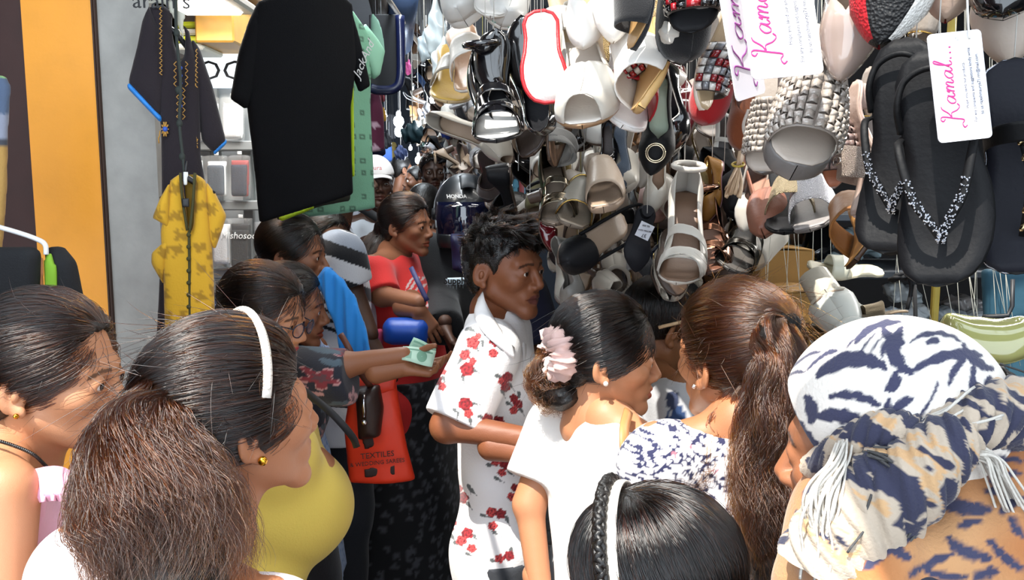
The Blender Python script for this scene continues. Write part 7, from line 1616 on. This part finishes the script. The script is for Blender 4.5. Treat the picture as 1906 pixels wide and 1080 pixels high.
for i, (pts, d, c, lab) in enumerate((([(690, 20), (706, 40), (712, 62), (716, 96), (706, 140), (692, 150)], 4.0, '#7da692', 'pale green shirt sleeve hanging behind the mint shirt'), ([(702, 150), (714, 165), (718, 192), (704, 190)], 4.6, '#a8505a', 'rose cloth corner above the wine red kurta'), ([(706, 196), (716, 200), (720, 228), (708, 226)], 5.0, '#d09a2a', 'mustard cloth hanging past the wine red kurta'), ([(692, 292), (712, 290), (716, 318), (694, 322)], 4.9, '#d8482a', 'orange red cloth above the white cap'), ([(700, 260), (728, 262), (730, 300), (716, 306), (702, 300)], 6.5, '#2a4a86', 'blue cloth hanging in the far lane left'))):
    o = slab('hung_cloth', Plane(*np.mean(pts, 0), d, -30), pts, .02, mat('cloth_'+c, c, .85), None, h=.012, fold=.005); tag(o, lab, 'cloth')
# ducts and a dark blue frame under the roof
o = MB().tube([P(752, -20, 4.6), P(745, 40, 4.9), P(742, 80, 5.2)], .085, 14).build('duct', mat('duct_blue', '#3a4a66', .4, metal=.3)); tag(o, 'blue grey duct pipe under the roof left of the film bags', 'pipe')
o = MB().tube([P(700, -20, 4.4), P(712, 40, 5.0), P(720, 90, 5.8)], .05, 10).build('duct', mat('duct_dark', '#2a2420', .6)); tag(o, 'dark brown pipe beside the blue grey duct', 'pipe')
fr_ = empty('blue_frame', P(722, 115, 4.3)); tag(fr_, 'dark navy rounded plastic frame hanging over the lane', 'frame'); fo = np.array(fr_.location)
MB().tube(catmull([P(744, 30, 4.3), P(746, 90, 4.3), P(745, 148, 4.3), P(732, 166, 4.3), P(706, 168, 4.3), P(690, 164, 4.3)], 6), .024, 10).build('rim', mat('navy_plastic', '#10183a', .3, coat=.4), fr_, off=fo); MB().bbox(P(716, 95, 4.36)-fo, (.15, .01, .36), .004).build('panel', mat('dark_panel', '#0c0e14', .6), fr_, False)
# goods along both sides of the far lane: shelves of small boxes as real boxes
rnd = random.Random(8)
for side in (-1, 1):
    for i in range(26):
        y = rnd.uniform(4.6, 10.4); x = -1.35 if side < 0 else np.interp(y, [4, 10.5], [.35, .1]); z = rnd.uniform(1.3, 2.75); c = rnd.choice(['#2a4a7a', '#7a2a2a', '#8a8a90', '#1c2a3a', '#3a6a7a', '#a08a4a', '#5a2a4a', '#c0c4c8'])
        b = empty('hung_garment', (x+rnd.uniform(-.08, .08), y, z)); tag(b, '', 'garment', 'small goods hung along the far lane')
        Pp = Plane(953, 300, 5, 0); Pp.o = np.array(b.location); Pp.u = np.array([.3, 1, 0])/1.044; Pp.n = np.array([-side, 0, 0.]); Pp.v = UP
        w_ = rnd.uniform(.10, .2); h2 = rnd.uniform(.2, .4); slab('cloth_body', Pp, [(-w_*.4, h2/2), (w_*.4, h2/2), (w_*.5, -h2/2), (-w_*.5, -h2/2)], .015, mat('hung_'+c, c, .8), b, h=.02, uvpts=True, base=Pp.o); slab('shoulder', Pp, [(-w_*.8, h2*.25), (-w_*.4, h2*.5), (w_*.4, h2*.5), (w_*.8, h2*.25), (w_*.6, h2*.15), (-w_*.6, h2*.15)], .016, mat('hung_'+c, c, .8), b, h=.02, uvpts=True, base=Pp.o)
        MB().tube([(0, 0, h2*.48), (0, 0, 2.975-z)], .003, 5).build('string', cordm[2], b)
        b['label'] = f"small {dict(zip(['#2a4a7a', '#7a2a2a', '#8a8a90', '#1c2a3a', '#3a6a7a', '#a08a4a', '#5a2a4a', '#c0c4c8'], ['blue', 'red', 'grey', 'dark blue', 'teal', 'ochre', 'plum', 'white']))[c]} garment hung along the {'garment' if side < 0 else 'shoe'} side of the far lane"

# strings that carry the pieces of hung cloth
def carry(o, top):
    V = np.empty(len(o.data.vertices)*3, np.float32); o.data.vertices.foreach_get('co', V); V = V.reshape(-1, 3); p = V[V[:, 2].argmax()]
    MB().tube([p-[0, 0, .01], [p[0], p[1], top]], .0025, 5).build('string', cordm[2], o)
for o in list(C.objects):
    if o.parent is None and o.type == 'MESH' and o.name.split('.')[0] in ('hung_cloth', 'navy_hem', 'wine_kurta', 'printed_cloth', 'rope', 'teal_cloth'): carry(o, 2.98)
for o in (tb, tg, tn):
    ch = [c for c in o.children if c.name.startswith('shirt_body')][0]; V = np.array([v.co for v in ch.data.vertices]); p = V[V[:, 2].argmax()]; MB().tube([p-[0, 0, .01], [p[0], p[1], 2.98-o.location[2]]], .003, 6).build('hanger_hook', hgm, o)

bl = defaultdict(list)
for o in C.objects:
    if o.parent is None and o.name.startswith('hung_garment'): bl[o['label']].append(o)
for l, os_ in bl.items():
    os_.sort(key=lambda o: o.location.y)
    for i, o in enumerate(os_):
        if len(os_) > 1: o['label'] = l.replace('small', ['nearest', 'second nearest', 'third nearest', 'fourth nearest', 'fifth nearest', 'sixth nearest', 'seventh nearest', 'eighth nearest', 'ninth nearest'][min(i, 8)]+' small', 1)
